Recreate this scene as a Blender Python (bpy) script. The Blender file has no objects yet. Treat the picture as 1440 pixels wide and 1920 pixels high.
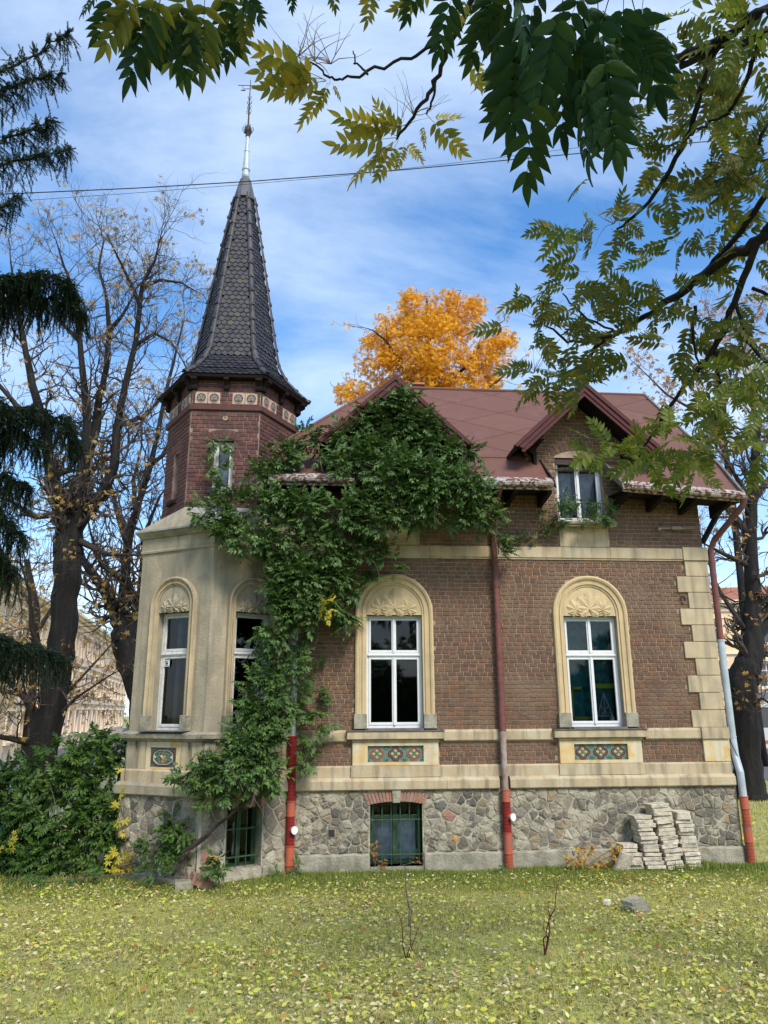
import bpy, math, random
import numpy as np
from mathutils import Vector, Matrix
random.seed(7); rng = np.random.default_rng(7)
PI = math.pi; R = math.radians
sc = bpy.context.scene; COL = sc.collection

# ------------------------------------------------------------------ camera
YAW, PITCH, ROLL, FPX = R(4.75), R(15.0), R(.3), 1387.0
CAM = Vector((0, -13, 2.5))
FWD = Vector((math.sin(YAW)*math.cos(PITCH), math.cos(YAW)*math.cos(PITCH), math.sin(PITCH)))
RGT0 = Vector((math.cos(YAW), -math.sin(YAW), 0)); UP0 = RGT0.cross(FWD)
RGT = RGT0*math.cos(ROLL) - UP0*math.sin(ROLL); UPV = UP0*math.cos(ROLL) + RGT0*math.sin(ROLL)
cd = bpy.data.cameras.new('camera'); cam = bpy.data.objects.new('camera', cd); COL.objects.link(cam)
cd.sensor_fit = 'VERTICAL'; cd.sensor_height = 36; cd.lens = FPX/1920*36; cd.clip_start = .05; cd.clip_end = 2000
cam.matrix_world = Matrix((( RGT.x, UPV.x, -FWD.x, CAM.x), (RGT.y, UPV.y, -FWD.y, CAM.y), (RGT.z, UPV.z, -FWD.z, CAM.z), (0,0,0,1)))
sc.camera = cam

# ------------------------------------------------------------------ sky
w = bpy.data.worlds.new("World"); sc.world = w; w.use_nodes = True
nt = w.node_tree; nt.nodes.clear(); N = nt.nodes; Lk = nt.links
SUN_EL, SUN_AZ = R(46), R(158)      # azimuth measured clockwise from +Y
out = N.new('ShaderNodeOutputWorld'); bg = N.new('ShaderNodeBackground'); bg2 = N.new('ShaderNodeBackground')
sky = N.new('ShaderNodeTexSky'); sky.sky_type = 'NISHITA'; sky.sun_disc = False
sky.sun_elevation = SUN_EL; sky.sun_rotation = SUN_AZ; sky.ozone_density = 2.5; sky.dust_density = .6; sky.air_density = 1.0
hs = N.new('ShaderNodeHueSaturation'); hs.inputs['Saturation'].default_value = 1.27; hs.inputs['Value'].default_value = 1.12
Lk.new(sky.outputs[0], hs.inputs['Color']); Lk.new(hs.outputs[0], bg.inputs[0]); bg.inputs[1].default_value = .15
bg2.inputs[0].default_value = (.70, .83, 1.0, 1); bg2.inputs[1].default_value = .80
tc = N.new('ShaderNodeTexCoord'); sep = N.new('ShaderNodeSeparateXYZ'); Lk.new(tc.outputs['Generated'], sep.inputs[0])
zp = N.new('ShaderNodeMath'); zp.operation = 'ADD'; zp.inputs[1].default_value = .22; Lk.new(sep.outputs[2], zp.inputs[0])
zm = N.new('ShaderNodeMath'); zm.operation = 'MAXIMUM'; zm.inputs[1].default_value = .08; Lk.new(zp.outputs[0], zm.inputs[0])
dx = N.new('ShaderNodeMath'); dx.operation = 'DIVIDE'; Lk.new(sep.outputs[0], dx.inputs[0]); Lk.new(zm.outputs[0], dx.inputs[1])
dy = N.new('ShaderNodeMath'); dy.operation = 'DIVIDE'; Lk.new(sep.outputs[1], dy.inputs[0]); Lk.new(zm.outputs[0], dy.inputs[1])
cb = N.new('ShaderNodeCombineXYZ'); Lk.new(dx.outputs[0], cb.inputs[0]); Lk.new(dy.outputs[0], cb.inputs[1])
mp = N.new('ShaderNodeMapping'); mp.inputs['Rotation'].default_value = (0, 0, R(-28)); mp.inputs['Scale'].default_value = (.75, 1.35, 1); mp.inputs['Location'].default_value = (1.3, .4, 0)
Lk.new(cb.outputs[0], mp.inputs[0])
n1 = N.new('ShaderNodeTexNoise'); n1.inputs['Scale'].default_value = 1.25; n1.inputs['Detail'].default_value = 10; n1.inputs['Roughness'].default_value = .62; n1.inputs['Distortion'].default_value = .25
Lk.new(mp.outputs[0], n1.inputs['Vector'])
cr = N.new('ShaderNodeValToRGB'); cr.color_ramp.elements[0].position = .41; cr.color_ramp.elements[1].position = .74
cr.color_ramp.elements[0].color = (.02, .02, .02, 1); cr.color_ramp.elements[1].color = (.92, .92, .92, 1)
Lk.new(n1.outputs[0], cr.inputs[0])
# paler towards the horizon
hz = N.new('ShaderNodeMapRange'); hz.inputs[1].default_value = .0; hz.inputs[2].default_value = .55; hz.inputs[3].default_value = .30; hz.inputs[4].default_value = 0.0
Lk.new(sep.outputs[2], hz.inputs[0])
ad = N.new('ShaderNodeMath'); ad.operation = 'ADD'; ad.use_clamp = True; Lk.new(cr.outputs[0], ad.inputs[0]); Lk.new(hz.outputs[0], ad.inputs[1])
mx = N.new('ShaderNodeMixShader'); Lk.new(ad.outputs[0], mx.inputs[0]); Lk.new(bg.outputs[0], mx.inputs[1]); Lk.new(bg2.outputs[0], mx.inputs[2])
Lk.new(mx.outputs[0], out.inputs[0])

# ------------------------------------------------------------------ sun behind thin cloud: large soft disc
sl = bpy.data.lights.new('sun', 'SUN'); sl.energy = 2.4; sl.angle = R(18); sl.color = (1, .95, .86)
so = bpy.data.objects.new('sun', sl); COL.objects.link(so)
sd = Vector((math.sin(SUN_AZ)*math.cos(SUN_EL), math.cos(SUN_AZ)*math.cos(SUN_EL), math.sin(SUN_EL)))
so.rotation_euler = sd.to_track_quat('Z', 'Y').to_euler()
sc.view_settings.view_transform = 'Standard'; sc.view_settings.look = 'None'
sc.view_settings.exposure = 0.75; sc.view_settings.gamma = 1; sc.view_settings.use_curve_mapping = False
sc.render.engine = 'CYCLES'; sc.cycles.max_bounces = 6; sc.cycles.transparent_max_bounces = 12

# ------------------------------------------------------------------ helpers
def ray(px, py): return FWD + RGT*((px-720)/FPX) + UPV*((960-py)/FPX)
def at(px, py, Y):                       # the point of the plane y = Y seen at a pixel of the photograph
    d = ray(px, py); return CAM + d*((Y-CAM.y)/d.y)
def atd(px, py, dist):                   # the point at a distance from the camera
    return CAM + ray(px, py).normalized()*dist

class MB:
    def __init__(s): s.v = []; s.f = []
    def add(s, vs, fs):
        b = len(s.v); s.v += [tuple(p) for p in vs]; s.f += [tuple(i+b for i in f) for f in fs]; return s
    def box(s, x0, y0, z0, x1, y1, z1):
        return s.add([(x0,y0,z0),(x1,y0,z0),(x1,y1,z0),(x0,y1,z0),(x0,y0,z1),(x1,y0,z1),(x1,y1,z1),(x0,y1,z1)],
            [(0,3,2,1),(4,5,6,7),(0,1,5,4),(1,2,6,5),(2,3,7,6),(3,0,4,7)])
    def tube(s, pts, rad, k=8, cap=True, up=None):
        pts = [Vector(p) for p in pts]; n = len(pts)
        if not hasattr(rad, '__len__'): rad = [rad]*n
        vs = []; fs = []; prev = None
        for i, p in enumerate(pts):
            t = (pts[min(i+1,n-1)] - pts[max(i-1,0)])
            if t.length < 1e-9: t = Vector((0,0,1))
            t.normalize()
            if prev is None:
                a = Vector((0,0,1)) if abs(t.z) < .9 else Vector((1,0,0))
                u = t.cross(a).normalized()
            else:
                u = prev - t*prev.dot(t)
                u = u.normalized() if u.length > 1e-6 else t.orthogonal().normalized()
            prev = u; v = t.cross(u)
            for j in range(k):
                a = 2*PI*j/k; vs.append(p + (u*math.cos(a) + v*math.sin(a))*rad[i])
        for i in range(n-1):
            for j in range(k):
                fs.append((i*k+j, i*k+(j+1)%k, (i+1)*k+(j+1)%k, (i+1)*k+j))
        if cap: fs.append(tuple(range(k))[::-1]); fs.append(tuple((n-1)*k+j for j in range(k)))
        return s.add(vs, fs)
    def prism(s, poly, d0, d1, T=None):  # poly in (u,z); extruded along local depth d0..d1 (outward positive)
        n = len(poly); T = T or FAC.pt
        return s.add([T(u, d0, z) for u, z in poly] + [T(u, d1, z) for u, z in poly],
            [tuple(range(n))[::-1], tuple(range(n, 2*n))] + [(i, (i+1)%n, n+(i+1)%n, n+i) for i in range(n)])
    def rings(s, rings, cap=True):       # loft between closed rings of equal length
        k = len(rings[0]); b = []
        fs = [(i*k+j, i*k+(j+1)%k, (i+1)*k+(j+1)%k, (i+1)*k+j) for i in range(len(rings)-1) for j in range(k)]
        if cap: fs += [tuple(range(k))[::-1], tuple((len(rings)-1)*k+j for j in range(k))]
        return s.add([p for r in rings for p in r], fs)
    def mesh(s, name, mats, smooth=False):
        me = bpy.data.meshes.new(name); me.from_pydata(s.v, [], s.f)
        for m in (mats if isinstance(mats, (list, tuple)) else [mats]): me.materials.append(m)
        if smooth: me.shade_smooth()
        me.update(); return me
    def build(s, name, mats, parent=None, smooth=False, kind=None, label=None, bevel=0):
        if bevel:
            import bmesh
            me = s.mesh(name, mats, smooth); bm = bmesh.new(); bm.from_mesh(me)
            bmesh.ops.recalc_face_normals(bm, faces=bm.faces[:])
            ed = [e for e in bm.edges if len(e.link_faces) == 2 and e.calc_face_angle(0) > .5]
            bmesh.ops.bevel(bm, geom=ed, offset=bevel, segments=1, affect='EDGES'); bm.to_mesh(me); bm.free()
        else: me = s.mesh(name, mats, smooth)
        return link(name, me, parent, kind, label)
def link(name, me, parent=None, kind=None, label=None, M=None):
    o = bpy.data.objects.new(name, me); COL.objects.link(o)
    if parent:
        o.parent = parent; root = parent
        while root.parent: root = root.parent
        o.matrix_parent_inverse = ROOTINV.get(root.name, Matrix.Identity(4)) if parent is root else Matrix.Identity(4)
    if M is not None: o.matrix_basis = M
    if kind: o['kind'] = kind
    if label: o['label'] = label
    return o
ROOTINV = {}
def thing(name, label, cat, loc=(0,0,0), group=None):
    o = bpy.data.objects.new(name, None); o.location = loc; COL.objects.link(o); o['label'] = label; o['category'] = cat
    o.empty_display_size = .1
    if group: o['group'] = group
    ROOTINV[o.name] = Matrix.Translation(-Vector(loc))
    return o
def tag(o, label, cat, group=None):
    o['label'] = label; o['category'] = cat
    if group: o['group'] = group
    return o
def fastmesh(name, V, F, mats, smooth=False):   # V (n,3), F (m,k) arrays
    me = bpy.data.meshes.new(name); n, k = F.shape
    me.vertices.add(len(V)); me.vertices.foreach_set('co', np.asarray(V, np.float32).ravel())
    me.loops.add(n*k); me.loops.foreach_set('vertex_index', F.astype(np.int32).ravel())
    me.polygons.add(n); me.polygons.foreach_set('loop_start', np.arange(0, n*k, k, dtype=np.int32))
    me.materials.append(mats)
    me.update(calc_edges=True); me.validate()
    if smooth: me.shade_smooth()
    return me
def scatter(tv, tf, A, P):                       # copies of a template: matrices A (N,3,3), positions P (N,3)
    V = np.einsum('nij,vj->nvi', A, tv) + P[:, None, :]
    F = tf[None] + (np.arange(len(P))*len(tv))[:, None, None]
    return V.reshape(-1, 3), F.reshape(-1, tf.shape[1])
def basis(D, U, S):                              # columns: side, dir, normal ; D dir, U approx normal
    D = D/np.linalg.norm(D, axis=1, keepdims=True)
    X = np.cross(D, U); X /= np.maximum(np.linalg.norm(X, axis=1, keepdims=True), 1e-6)
    Z = np.cross(X, D)
    return np.stack([X, D, Z], axis=2)*S[:, None, None]
class Frame:                                     # a wall face: origin, along, outward
    def __init__(s, o, u, n): s.o = Vector(o); s.u = Vector(u); s.n = Vector(n)
    def pt(s, u, d, z): return s.o + s.u*u + s.n*d + Vector((0,0,z))
    def mat(s, u, d, z):
        p = s.pt(u, d, z); return Matrix(((s.u.x, -s.n.x, 0, p.x), (s.u.y, -s.n.y, 0, p.y), (0, 0, 1, p.z), (0,0,0,1)))
    def box(s, mb, u0, d0, z0, u1, d1, z1): mb.prism([(u0,z0),(u1,z0),(u1,z1),(u0,z1)], d0, d1, s.pt)
FAC = Frame((0,0,0), (1,0,0), (0,-1,0))
def frame_between(a, b):
    a = Vector((a[0],a[1],0)); b = Vector((b[0],b[1],0)); u = (b-a); L = u.length; u.normalize()
    f = Frame(a, u, (u.y, -u.x, 0)); f.L = L; return f
def hexpts(cx, cy, r, rot): return [(cx + r*math.cos(R(rot+60*i)), cy + r*math.sin(R(rot+60*i))) for i in range(6)]

# ------------------------------------------------------------------ materials
def mat(name, cols, rough=.85, nscale=8, ncol=None, namt=.35, bump=.15, bscale=40, rnd=True, streak=0, streakcol=(.12,.1,.07), spec=.3, metal=0, trans=0, dirt=None, blotch=None):
    """cols: list of colours picked at random per piece; ncol: colour mixed in by noise."""
    m = bpy.data.materials.new(name); m.use_nodes = True; t = m.node_tree; n = t.nodes; l = t.links
    b = n['Principled BSDF']; b.inputs['Roughness'].default_value = rough; b.inputs['Metallic'].default_value = metal
    b.inputs['Specular IOR Level'].default_value = spec
    geo = n.new('ShaderNodeNewGeometry')
    if rnd and len(cols) > 1:
        oi = n.new('ShaderNodeObjectInfo'); a = n.new('ShaderNodeMath'); a.operation = 'ADD'; fr = n.new('ShaderNodeMath'); fr.operation = 'FRACT'
        l.new(oi.outputs['Random'], a.inputs[0]); l.new(geo.outputs['Random Per Island'], a.inputs[1]); l.new(a.outputs[0], fr.inputs[0])
        cr = n.new('ShaderNodeValToRGB'); e = cr.color_ramp.elements
        for i, c in enumerate(cols):
            p = i/(len(cols)-1)
            if i < 2: e[i].position = p if i == 0 else e[1].position
            el = e[0] if i == 0 else (e[len(e)-1] if i == len(cols)-1 else e.new(p))
            el.position = p; el.color = (*c, 1)
        l.new(fr.outputs[0], cr.inputs[0]); col = cr.outputs[0]
    else:
        rg = n.new('ShaderNodeRGB'); rg.outputs[0].default_value = (*cols[0], 1); col = rg.outputs[0]
    def mixin(col, fac, c):
        mxn = n.new('ShaderNodeMix'); mxn.data_type = 'RGBA'; l.new(fac, mxn.inputs[0]); l.new(col, mxn.inputs[6]); mxn.inputs[7].default_value = (*c, 1); return mxn.outputs[2]
    def noise(scale, det=5, vec=None, r0=.4, r1=.65, amt=1):
        no = n.new('ShaderNodeTexNoise'); no.inputs['Scale'].default_value = scale; no.inputs['Detail'].default_value = det
        l.new(vec or geo.outputs['Position'], no.inputs['Vector'])
        mr = n.new('ShaderNodeMapRange'); mr.inputs[1].default_value = r0; mr.inputs[2].default_value = r1; mr.inputs[4].default_value = amt
        l.new(no.outputs[0], mr.inputs[0]); return mr.outputs[0], no.outputs[0]
    if ncol is not None:
        f, _ = noise(nscale, amt=namt); col = mixin(col, f, ncol)
    if blotch: # (scale, colour, amount, r0, r1)
        f, _ = noise(blotch[0], det=8, r0=blotch[3], r1=blotch[4], amt=blotch[2]); col = mixin(col, f, blotch[1])
    if streak:
        mpn = n.new('ShaderNodeMapping'); mpn.inputs['Scale'].default_value = (1, 1, .12); l.new(geo.outputs['Position'], mpn.inputs[0])
        f, _ = noise(9, det=6, vec=mpn.outputs[0], r0=.46, r1=.72, amt=streak); col = mixin(col, f, streakcol)
    l.new(col, b.inputs['Base Color'])
    if bump:
        no = n.new('ShaderNodeTexNoise'); no.inputs['Scale'].default_value = bscale; no.inputs['Detail'].default_value = 6
        l.new(geo.outputs['Position'], no.inputs['Vector'])
        bp = n.new('ShaderNodeBump'); bp.inputs['Strength'].default_value = bump; bp.inputs['Distance'].default_value = .02
        l.new(no.outputs[0], bp.inputs['Height']); l.new(bp.outputs[0], b.inputs['Normal'])
    if trans:
        tr = n.new('ShaderNodeBsdfTranslucent'); l.new(col, tr.inputs['Color']); ms = n.new('ShaderNodeMixShader'); ms.inputs[0].default_value = trans
        l.new(b.outputs[0], ms.inputs[1]); l.new(tr.outputs[0], ms.inputs[2]); l.new(ms.outputs[0], n['Material Output'].inputs[0])
    return m
def glassmat(name, tint=.75):
    m = bpy.data.materials.new(name); m.use_nodes = True; t = m.node_tree; n = t.nodes; l = t.links; n.remove(n['Principled BSDF'])
    tr = n.new('ShaderNodeBsdfTransparent'); tr.inputs[0].default_value = (tint, tint, tint, 1)
    gl = n.new('ShaderNodeBsdfGlossy'); gl.inputs['Roughness'].default_value = .03
    fr = n.new('ShaderNodeFresnel'); fr.inputs[0].default_value = 1.5
    no = n.new('ShaderNodeTexNoise'); no.inputs['Scale'].default_value = 3.0
    bp = n.new('ShaderNodeBump'); bp.inputs['Strength'].default_value = .06; l.new(no.outputs[0], bp.inputs['Height']); l.new(bp.outputs[0], gl.inputs['Normal'])
    ml = n.new('ShaderNodeMath'); ml.operation = 'MULTIPLY'; ml.inputs[1].default_value = 1.1; ml.use_clamp = True; l.new(fr.outputs[0], ml.inputs[0])
    mx = n.new('ShaderNodeMixShader'); l.new(ml.outputs[0], mx.inputs[0]); l.new(tr.outputs[0], mx.inputs[1]); l.new(gl.outputs[0], mx.inputs[2])
    l.new(mx.outputs[0], n['Material Output'].inputs[0]); return m
M = {}
M['brick'] = mat('brick', [(0.137,0.074,0.041),(0.174,0.092,0.051),(0.117,0.068,0.043),(0.198,0.103,0.055),(0.155,0.086,0.050),(0.221,0.098,0.048),(0.141,0.079,0.050),(0.188,0.112,0.060),(0.123,0.073,0.048)], ncol=(.095,.062,.048), namt=.55, nscale=14, bump=.6, bscale=70, blotch=(1.3,(.22,.145,.09),.5,.48,.64))
M['brick_dark'] = mat('tower_brick', [(0.107,0.043,0.034),(0.139,0.055,0.043),(0.082,0.038,0.036),(0.180,0.068,0.047),(0.115,0.051,0.043),(0.098,0.043,0.038)], ncol=(.06,.035,.035), namt=.6, nscale=12, bump=.5, bscale=60)
M['mortar'] = mat('mortar', [(.40,.30,.205)], ncol=(.25,.18,.13), namt=.7, nscale=5, bump=.6, bscale=90)
M['mortar_dark'] = mat('mortar_dark', [(.30,.22,.17)], ncol=(.10,.07,.06), namt=.9, nscale=3, bump=.6, bscale=90)
M['sand'] = mat('sandstone', [(0.498,0.390,0.235),(0.456,0.360,0.221),(0.519,0.410,0.248)], ncol=(.36,.29,.19), namt=.8, nscale=3.5, streak=.8, streakcol=(.22,.18,.12), bump=.35, bscale=45)
M['band'] = mat('band_stone', [(0.440,0.337,0.198)], ncol=(.50,.43,.30), namt=.7, nscale=4, streak=.8, streakcol=(.20,.165,.11), bump=.4, bscale=40)
M['ochre'] = mat('ochre_plaster', [(.60,.40,.16)], ncol=(.62,.54,.36), namt=1, nscale=4.5, streak=.25, bump=.3, bscale=40, blotch=(2.6,(.60,.52,.35),.9,.50,.53))
M['cream'] = mat('cream_moulding', [(0.578,0.430,0.233)], ncol=(.44,.35,.20), namt=.6, nscale=6, streak=.5, streakcol=(.34,.27,.16), bump=.2, bscale=50)
M['stucco'] = mat('grey_stucco', [(.38,.32,.215)], ncol=(.27,.235,.17), namt=.8, nscale=2.5, streak=.9, streakcol=(.22,.19,.14), bump=.4, bscale=30, blotch=(3.2,(.27,.225,.15),.75,.50,.64))
M['footing'] = mat('cement', [(.36,.32,.24)], ncol=(.19,.18,.12), namt=.9, nscale=5, bump=.8, bscale=25, streak=.5, streakcol=(.15,.15,.10))
M['stone'] = mat('rubble_stone', [(.16,.14,.10),(.24,.205,.15),(.36,.31,.22),(.09,.082,.07),(.29,.24,.165),(.13,.12,.095),(.48,.43,.31),(.19,.165,.125),(.32,.24,.14),(.10,.092,.078),(.26,.215,.15),(.42,.36,.25)], ncol=(.125,.11,.085), namt=.7, nscale=1.3, bump=1.0, bscale=24, blotch=(5,(.46,.41,.29),.65,.53,.60))
M['stone_red'] = mat('red_stone', [(.36,.19,.13)], ncol=(.24,.13,.10), namt=.6, nscale=8, bump=.7, bscale=25)
M['stone_ochre'] = mat('ochre_stone', [(.48,.27,.08)], ncol=(.32,.2,.09), namt=.6, nscale=8, bump=.7, bscale=25)
M['rubble_mortar'] = mat('rubble_mortar', [(.42,.38,.28)], ncol=(.24,.21,.15), namt=.8, nscale=6, bump=1, bscale=30)
M['roof'] = mat('rust_painted_sheet', [(0.142,0.064,0.045),(0.154,0.070,0.049),(0.134,0.061,0.043)], ncol=(.15,.07,.055), namt=.5, nscale=1.5, bump=.12, bscale=9, streak=.45, streakcol=(.11,.055,.045), rough=.65, spec=.22, blotch=(3.0,(.19,.10,.075),.4,.55,.7))
M['seam'] = mat('seam_dark', [(.05,.025,.025)], rough=.7, bump=0)
M['fascia'] = mat('maroon_wood', [(0.069,0.016,0.014)], ncol=(.08,.025,.022), namt=.7, nscale=10, bump=.3, rough=.6, spec=.2)
M['peel'] = mat('peeling_paint', [(.50,.48,.43)], ncol=(.36,.31,.26), namt=.6, nscale=12, bump=.5, bscale=50, rough=.6, blotch=(13,(.14,.055,.035),1,.50,.53), streak=.8, streakcol=(.2,.08,.05))
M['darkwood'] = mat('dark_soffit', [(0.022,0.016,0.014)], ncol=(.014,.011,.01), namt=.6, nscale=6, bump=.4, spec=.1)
M['greywood'] = mat('weathered_wood', [(.18,.16,.14)], ncol=(.08,.07,.06), namt=.7, nscale=8, bump=.4)
M['white'] = mat('white_window_paint', [(0.688,0.698,0.681)], ncol=(.60,.60,.57), namt=.5, nscale=14, bump=.15, rough=.5)
M['whiteold'] = mat('old_white_paint', [(.64,.64,.61)], ncol=(.42,.40,.35), namt=.6, nscale=16, bump=.3, rough=.6)
M['glass'] = glassmat('window_glass', .5)
M['glassb'] = glassmat('tower_glass', .85)
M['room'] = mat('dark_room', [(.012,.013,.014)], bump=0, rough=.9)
M['teal'] = mat('teal_curtain', [(0.045,0.332,0.354)], ncol=(.01,.09,.12), namt=.7, nscale=9, bump=0, rough=.8)
M['lime'] = mat('lime_paper', [(.42,.62,.06)], bump=0)
M['paper'] = mat('white_paper', [(.62,.66,.68)], bump=0)
M['curtain'] = mat('grey_net_curtain', [(0.714,0.780,0.850)], ncol=(.20,.23,.28), namt=.6, nscale=9, bump=0)
M['slate'] = mat('black_glazed_tile', [(0.022,0.022,0.030),(0.015,0.015,0.021),(0.030,0.029,0.037),(0.019,0.019,0.026),(0.026,0.025,0.031),(0.020,0.020,0.028)], ncol=(.07,.065,.06), namt=.5, nscale=7, bump=.25, bscale=45, rough=.5, spec=.35)
M['slate_ochre'] = mat('lichen_tile', [(0.105,0.090,0.060),(0.077,0.068,0.055)], bump=.4, rough=.8)
M['terra'] = mat('terracotta', [(.45,.16,.08)], bump=.3)
M['hip'] = mat('hip_tile_black', [(0.035,0.032,0.038),(0.027,0.025,0.031),(0.043,0.039,0.045)], ncol=(.12,.11,.10), namt=.5, nscale=6, bump=.3, rough=.55, spec=.3)
M['zinc'] = mat('zinc_sheet', [(.36,.36,.34)], ncol=(.24,.24,.23), namt=.7, nscale=5, bump=.15, rough=.7, metal=0, spec=.15, streak=.4)
M['lead'] = mat('lead_cap', [(.10,.10,.11)], ncol=(.06,.06,.06), namt=.6, nscale=6, rough=.55, bump=.2)
M['iron'] = mat('wrought_iron', [(.035,.03,.028)], ncol=(.10,.05,.03), namt=.5, nscale=20, rough=.6, bump=.2)
M['pvc'] = mat('orange_pvc', [(.52,.11,.055)], ncol=(.34,.12,.08), namt=.8, nscale=6, rough=.45, bump=.1, streak=.3, streakcol=(.25,.07,.05))
M['pvcdark'] = mat('maroon_corrugated', [(0.325,0.032,0.028)], ncol=(.18,.03,.025), namt=.6, nscale=7, rough=.5, bump=.1)
M['rustpipe'] = mat('rust_red_pipe', [(.20,.065,.05)], ncol=(.10,.05,.045), namt=.8, nscale=8, rough=.6, bump=.3, streak=.5, streakcol=(.10,.06,.05))
M['barepipe'] = mat('bare_pipe', [(.34,.29,.25)], ncol=(.26,.13,.08), namt=.9, nscale=6, rough=.6, bump=.2)
M['galv'] = mat('galvanised_pipe', [(.46,.50,.52)], ncol=(.33,.37,.39), namt=.7, nscale=7, rough=.45, metal=.2, bump=.1)
M['cap'] = mat('white_cap', [(.78,.78,.78)], rough=.4, bump=0)
M['greenpaint'] = mat('green_paint', [(.035,.085,.03)], ncol=(.02,.045,.02), namt=.8, nscale=10, rough=.6, bump=.3, blotch=(9,(.16,.13,.09),.6,.6,.68))
M['greeniron'] = mat('green_iron', [(.05,.11,.06)], ncol=(.03,.06,.03), namt=.7, nscale=20, rough=.55, bump=.2)
M['voussoir'] = mat('voussoir_brick', [(.34,.14,.09),(.28,.13,.09),(.40,.17,.11),(.24,.13,.10)], ncol=(.30,.23,.18), namt=.6, nscale=9, bump=.5)
M['glaze_green'] = mat('green_glaze', [(.06,.15,.07)], ncol=(.10,.26,.17), namt=.7, nscale=22, rough=.25, bump=.2, spec=.5)
M['trefoil'] = mat('grey_trefoil', [(.20,.18,.15)], rough=.4, bump=.2)
M['glaze_blue'] = mat('blue_glaze', [(.12,.17,.155)], ncol=(.22,.24,.17), namt=.7, nscale=24, rough=.25, bump=.2, spec=.5)
M['glaze_brown'] = mat('brown_glaze', [(.09,.04,.04)], rough=.25, bump=.2, spec=.5)
M['glaze_terra'] = mat('terracotta_glaze', [(.25,.12,.08)], rough=.3, bump=.2, spec=.5)
M['glaze_gold'] = mat('gold_glaze', [(.42,.33,.13)], rough=.3, bump=.2, spec=.5)
M['glaze_white'] = mat('white_glaze', [(.62,.60,.50)], rough=.3, bump=.1)
M['frieze'] = mat('frieze_tile', [(.52,.38,.27)], ncol=(.36,.22,.15), namt=.6, nscale=20, bump=.3)
M['slab'] = mat('grey_paving_slab', [(0.552,0.482,0.357),(0.632,0.549,0.399),(0.483,0.426,0.315),(0.667,0.594,0.441)], ncol=(.26,.24,.20), namt=.6, nscale=12, bump=1, bscale=35)
M['bark'] = mat('dark_bark', [(0.008,0.007,0.006)], ncol=(.010,.009,.008), namt=.9, nscale=14, bump=1, bscale=22, streak=.7, streakcol=(.034,.028,.023))
M['twig'] = mat('twig_bark', [(.055,.042,.033),(.09,.07,.055),(.04,.03,.025)], bump=0)
M['limb'] = mat('grey_brown_limb', [(0.033,0.025,0.020)], ncol=(.04,.032,.027), namt=.8, nscale=6, bump=.7, bscale=20)
M['vine'] = mat('vine_bark', [(.16,.12,.085)], ncol=(.09,.07,.05), namt=.7, nscale=15, bump=.6)
M['ivy'] = mat('wisteria_leaf', [(0.048,0.095,0.019),(0.077,0.150,0.028),(0.041,0.079,0.023),(0.109,0.198,0.038),(0.062,0.124,0.028),(0.153,0.238,0.049),(0.053,0.103,0.025),(0.084,0.158,0.037)], rough=.5, bump=0, trans=.22, spec=.4)
M['bush'] = mat('shrub_leaf', [(0.037,0.089,0.013),(0.059,0.125,0.018),(0.031,0.071,0.013),(0.091,0.170,0.023),(0.048,0.107,0.018),(0.139,0.224,0.029),(0.043,0.099,0.022)], rough=.5, bump=0, trans=.25, spec=.4)
M['yleaf'] = mat('yellow_leaf', [(.62,.46,.04),(.52,.45,.05),(.70,.52,.05),(.40,.42,.05)], rough=.55, bump=0, trans=.35)
M['frond'] = mat('tree_of_heaven_leaf', [(0.059,0.111,0.016),(0.098,0.136,0.016),(0.167,0.160,0.017),(0.069,0.104,0.018),(0.253,0.207,0.020),(0.088,0.104,0.020),(0.128,0.152,0.022)], rough=.5, bump=0, trans=.5, spec=.3)
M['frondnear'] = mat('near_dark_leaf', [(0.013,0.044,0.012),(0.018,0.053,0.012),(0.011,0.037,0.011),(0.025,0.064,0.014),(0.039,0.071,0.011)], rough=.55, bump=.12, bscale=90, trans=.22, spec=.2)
M['frondyel'] = mat('olive_yellow_leaf', [(0.211,0.210,0.024),(0.351,0.284,0.026),(0.140,0.166,0.024),(0.456,0.360,0.040),(0.176,0.157,0.026)], rough=.5, bump=0, trans=.4, spec=.3)
M['frondlow'] = mat('lime_green_leaf', [(.11,.16,.018),(.17,.20,.022),(.075,.12,.018),(.22,.24,.03),(.10,.13,.02)], rough=.5, bump=0, trans=.45, spec=.3)
M['maple'] = mat('maple_leaf', [(.80,.38,.02),(.85,.48,.03),(.72,.30,.02),(.90,.56,.04),(.80,.40,.02),(.62,.24,.02)], rough=.6, bump=0, trans=.4)
M['dryleaf'] = mat('dry_chestnut_leaf', [(.36,.16,.04),(.45,.24,.06),(.27,.12,.04),(.52,.32,.08)], rough=.7, bump=0, trans=.3)
M['ochreleaf'] = mat('ochre_leaf', [(.40,.25,.06),(.33,.18,.05),(.50,.35,.10),(.34,.27,.07),(.28,.14,.05),(.46,.36,.16)], rough=.7, bump=0, trans=.35)
M['needle'] = mat('spruce_needle', [(0.009,0.024,0.010),(0.015,0.034,0.013),(0.011,0.027,0.013),(0.021,0.042,0.013)], rough=.6, bump=0)
M['grass'] = mat('grass_blade', [(0.590,0.470,0.180),(0.299,0.364,0.042),(0.448,0.477,0.057),(0.624,0.552,0.123),(0.244,0.326,0.033),(0.570,0.489,0.123),(0.380,0.427,0.048),(0.760,0.627,0.227),(0.516,0.489,0.076)], ncol=(.46,.42,.15), namt=.7, nscale=1.6, rough=.7, bump=0, trans=.35)
M['tuft'] = mat('lush_grass', [(0.115,0.198,0.027),(0.172,0.253,0.036),(0.253,0.308,0.054),(0.149,0.187,0.036),(0.345,0.330,0.090)], rough=.7, bump=0, trans=.3)
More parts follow.
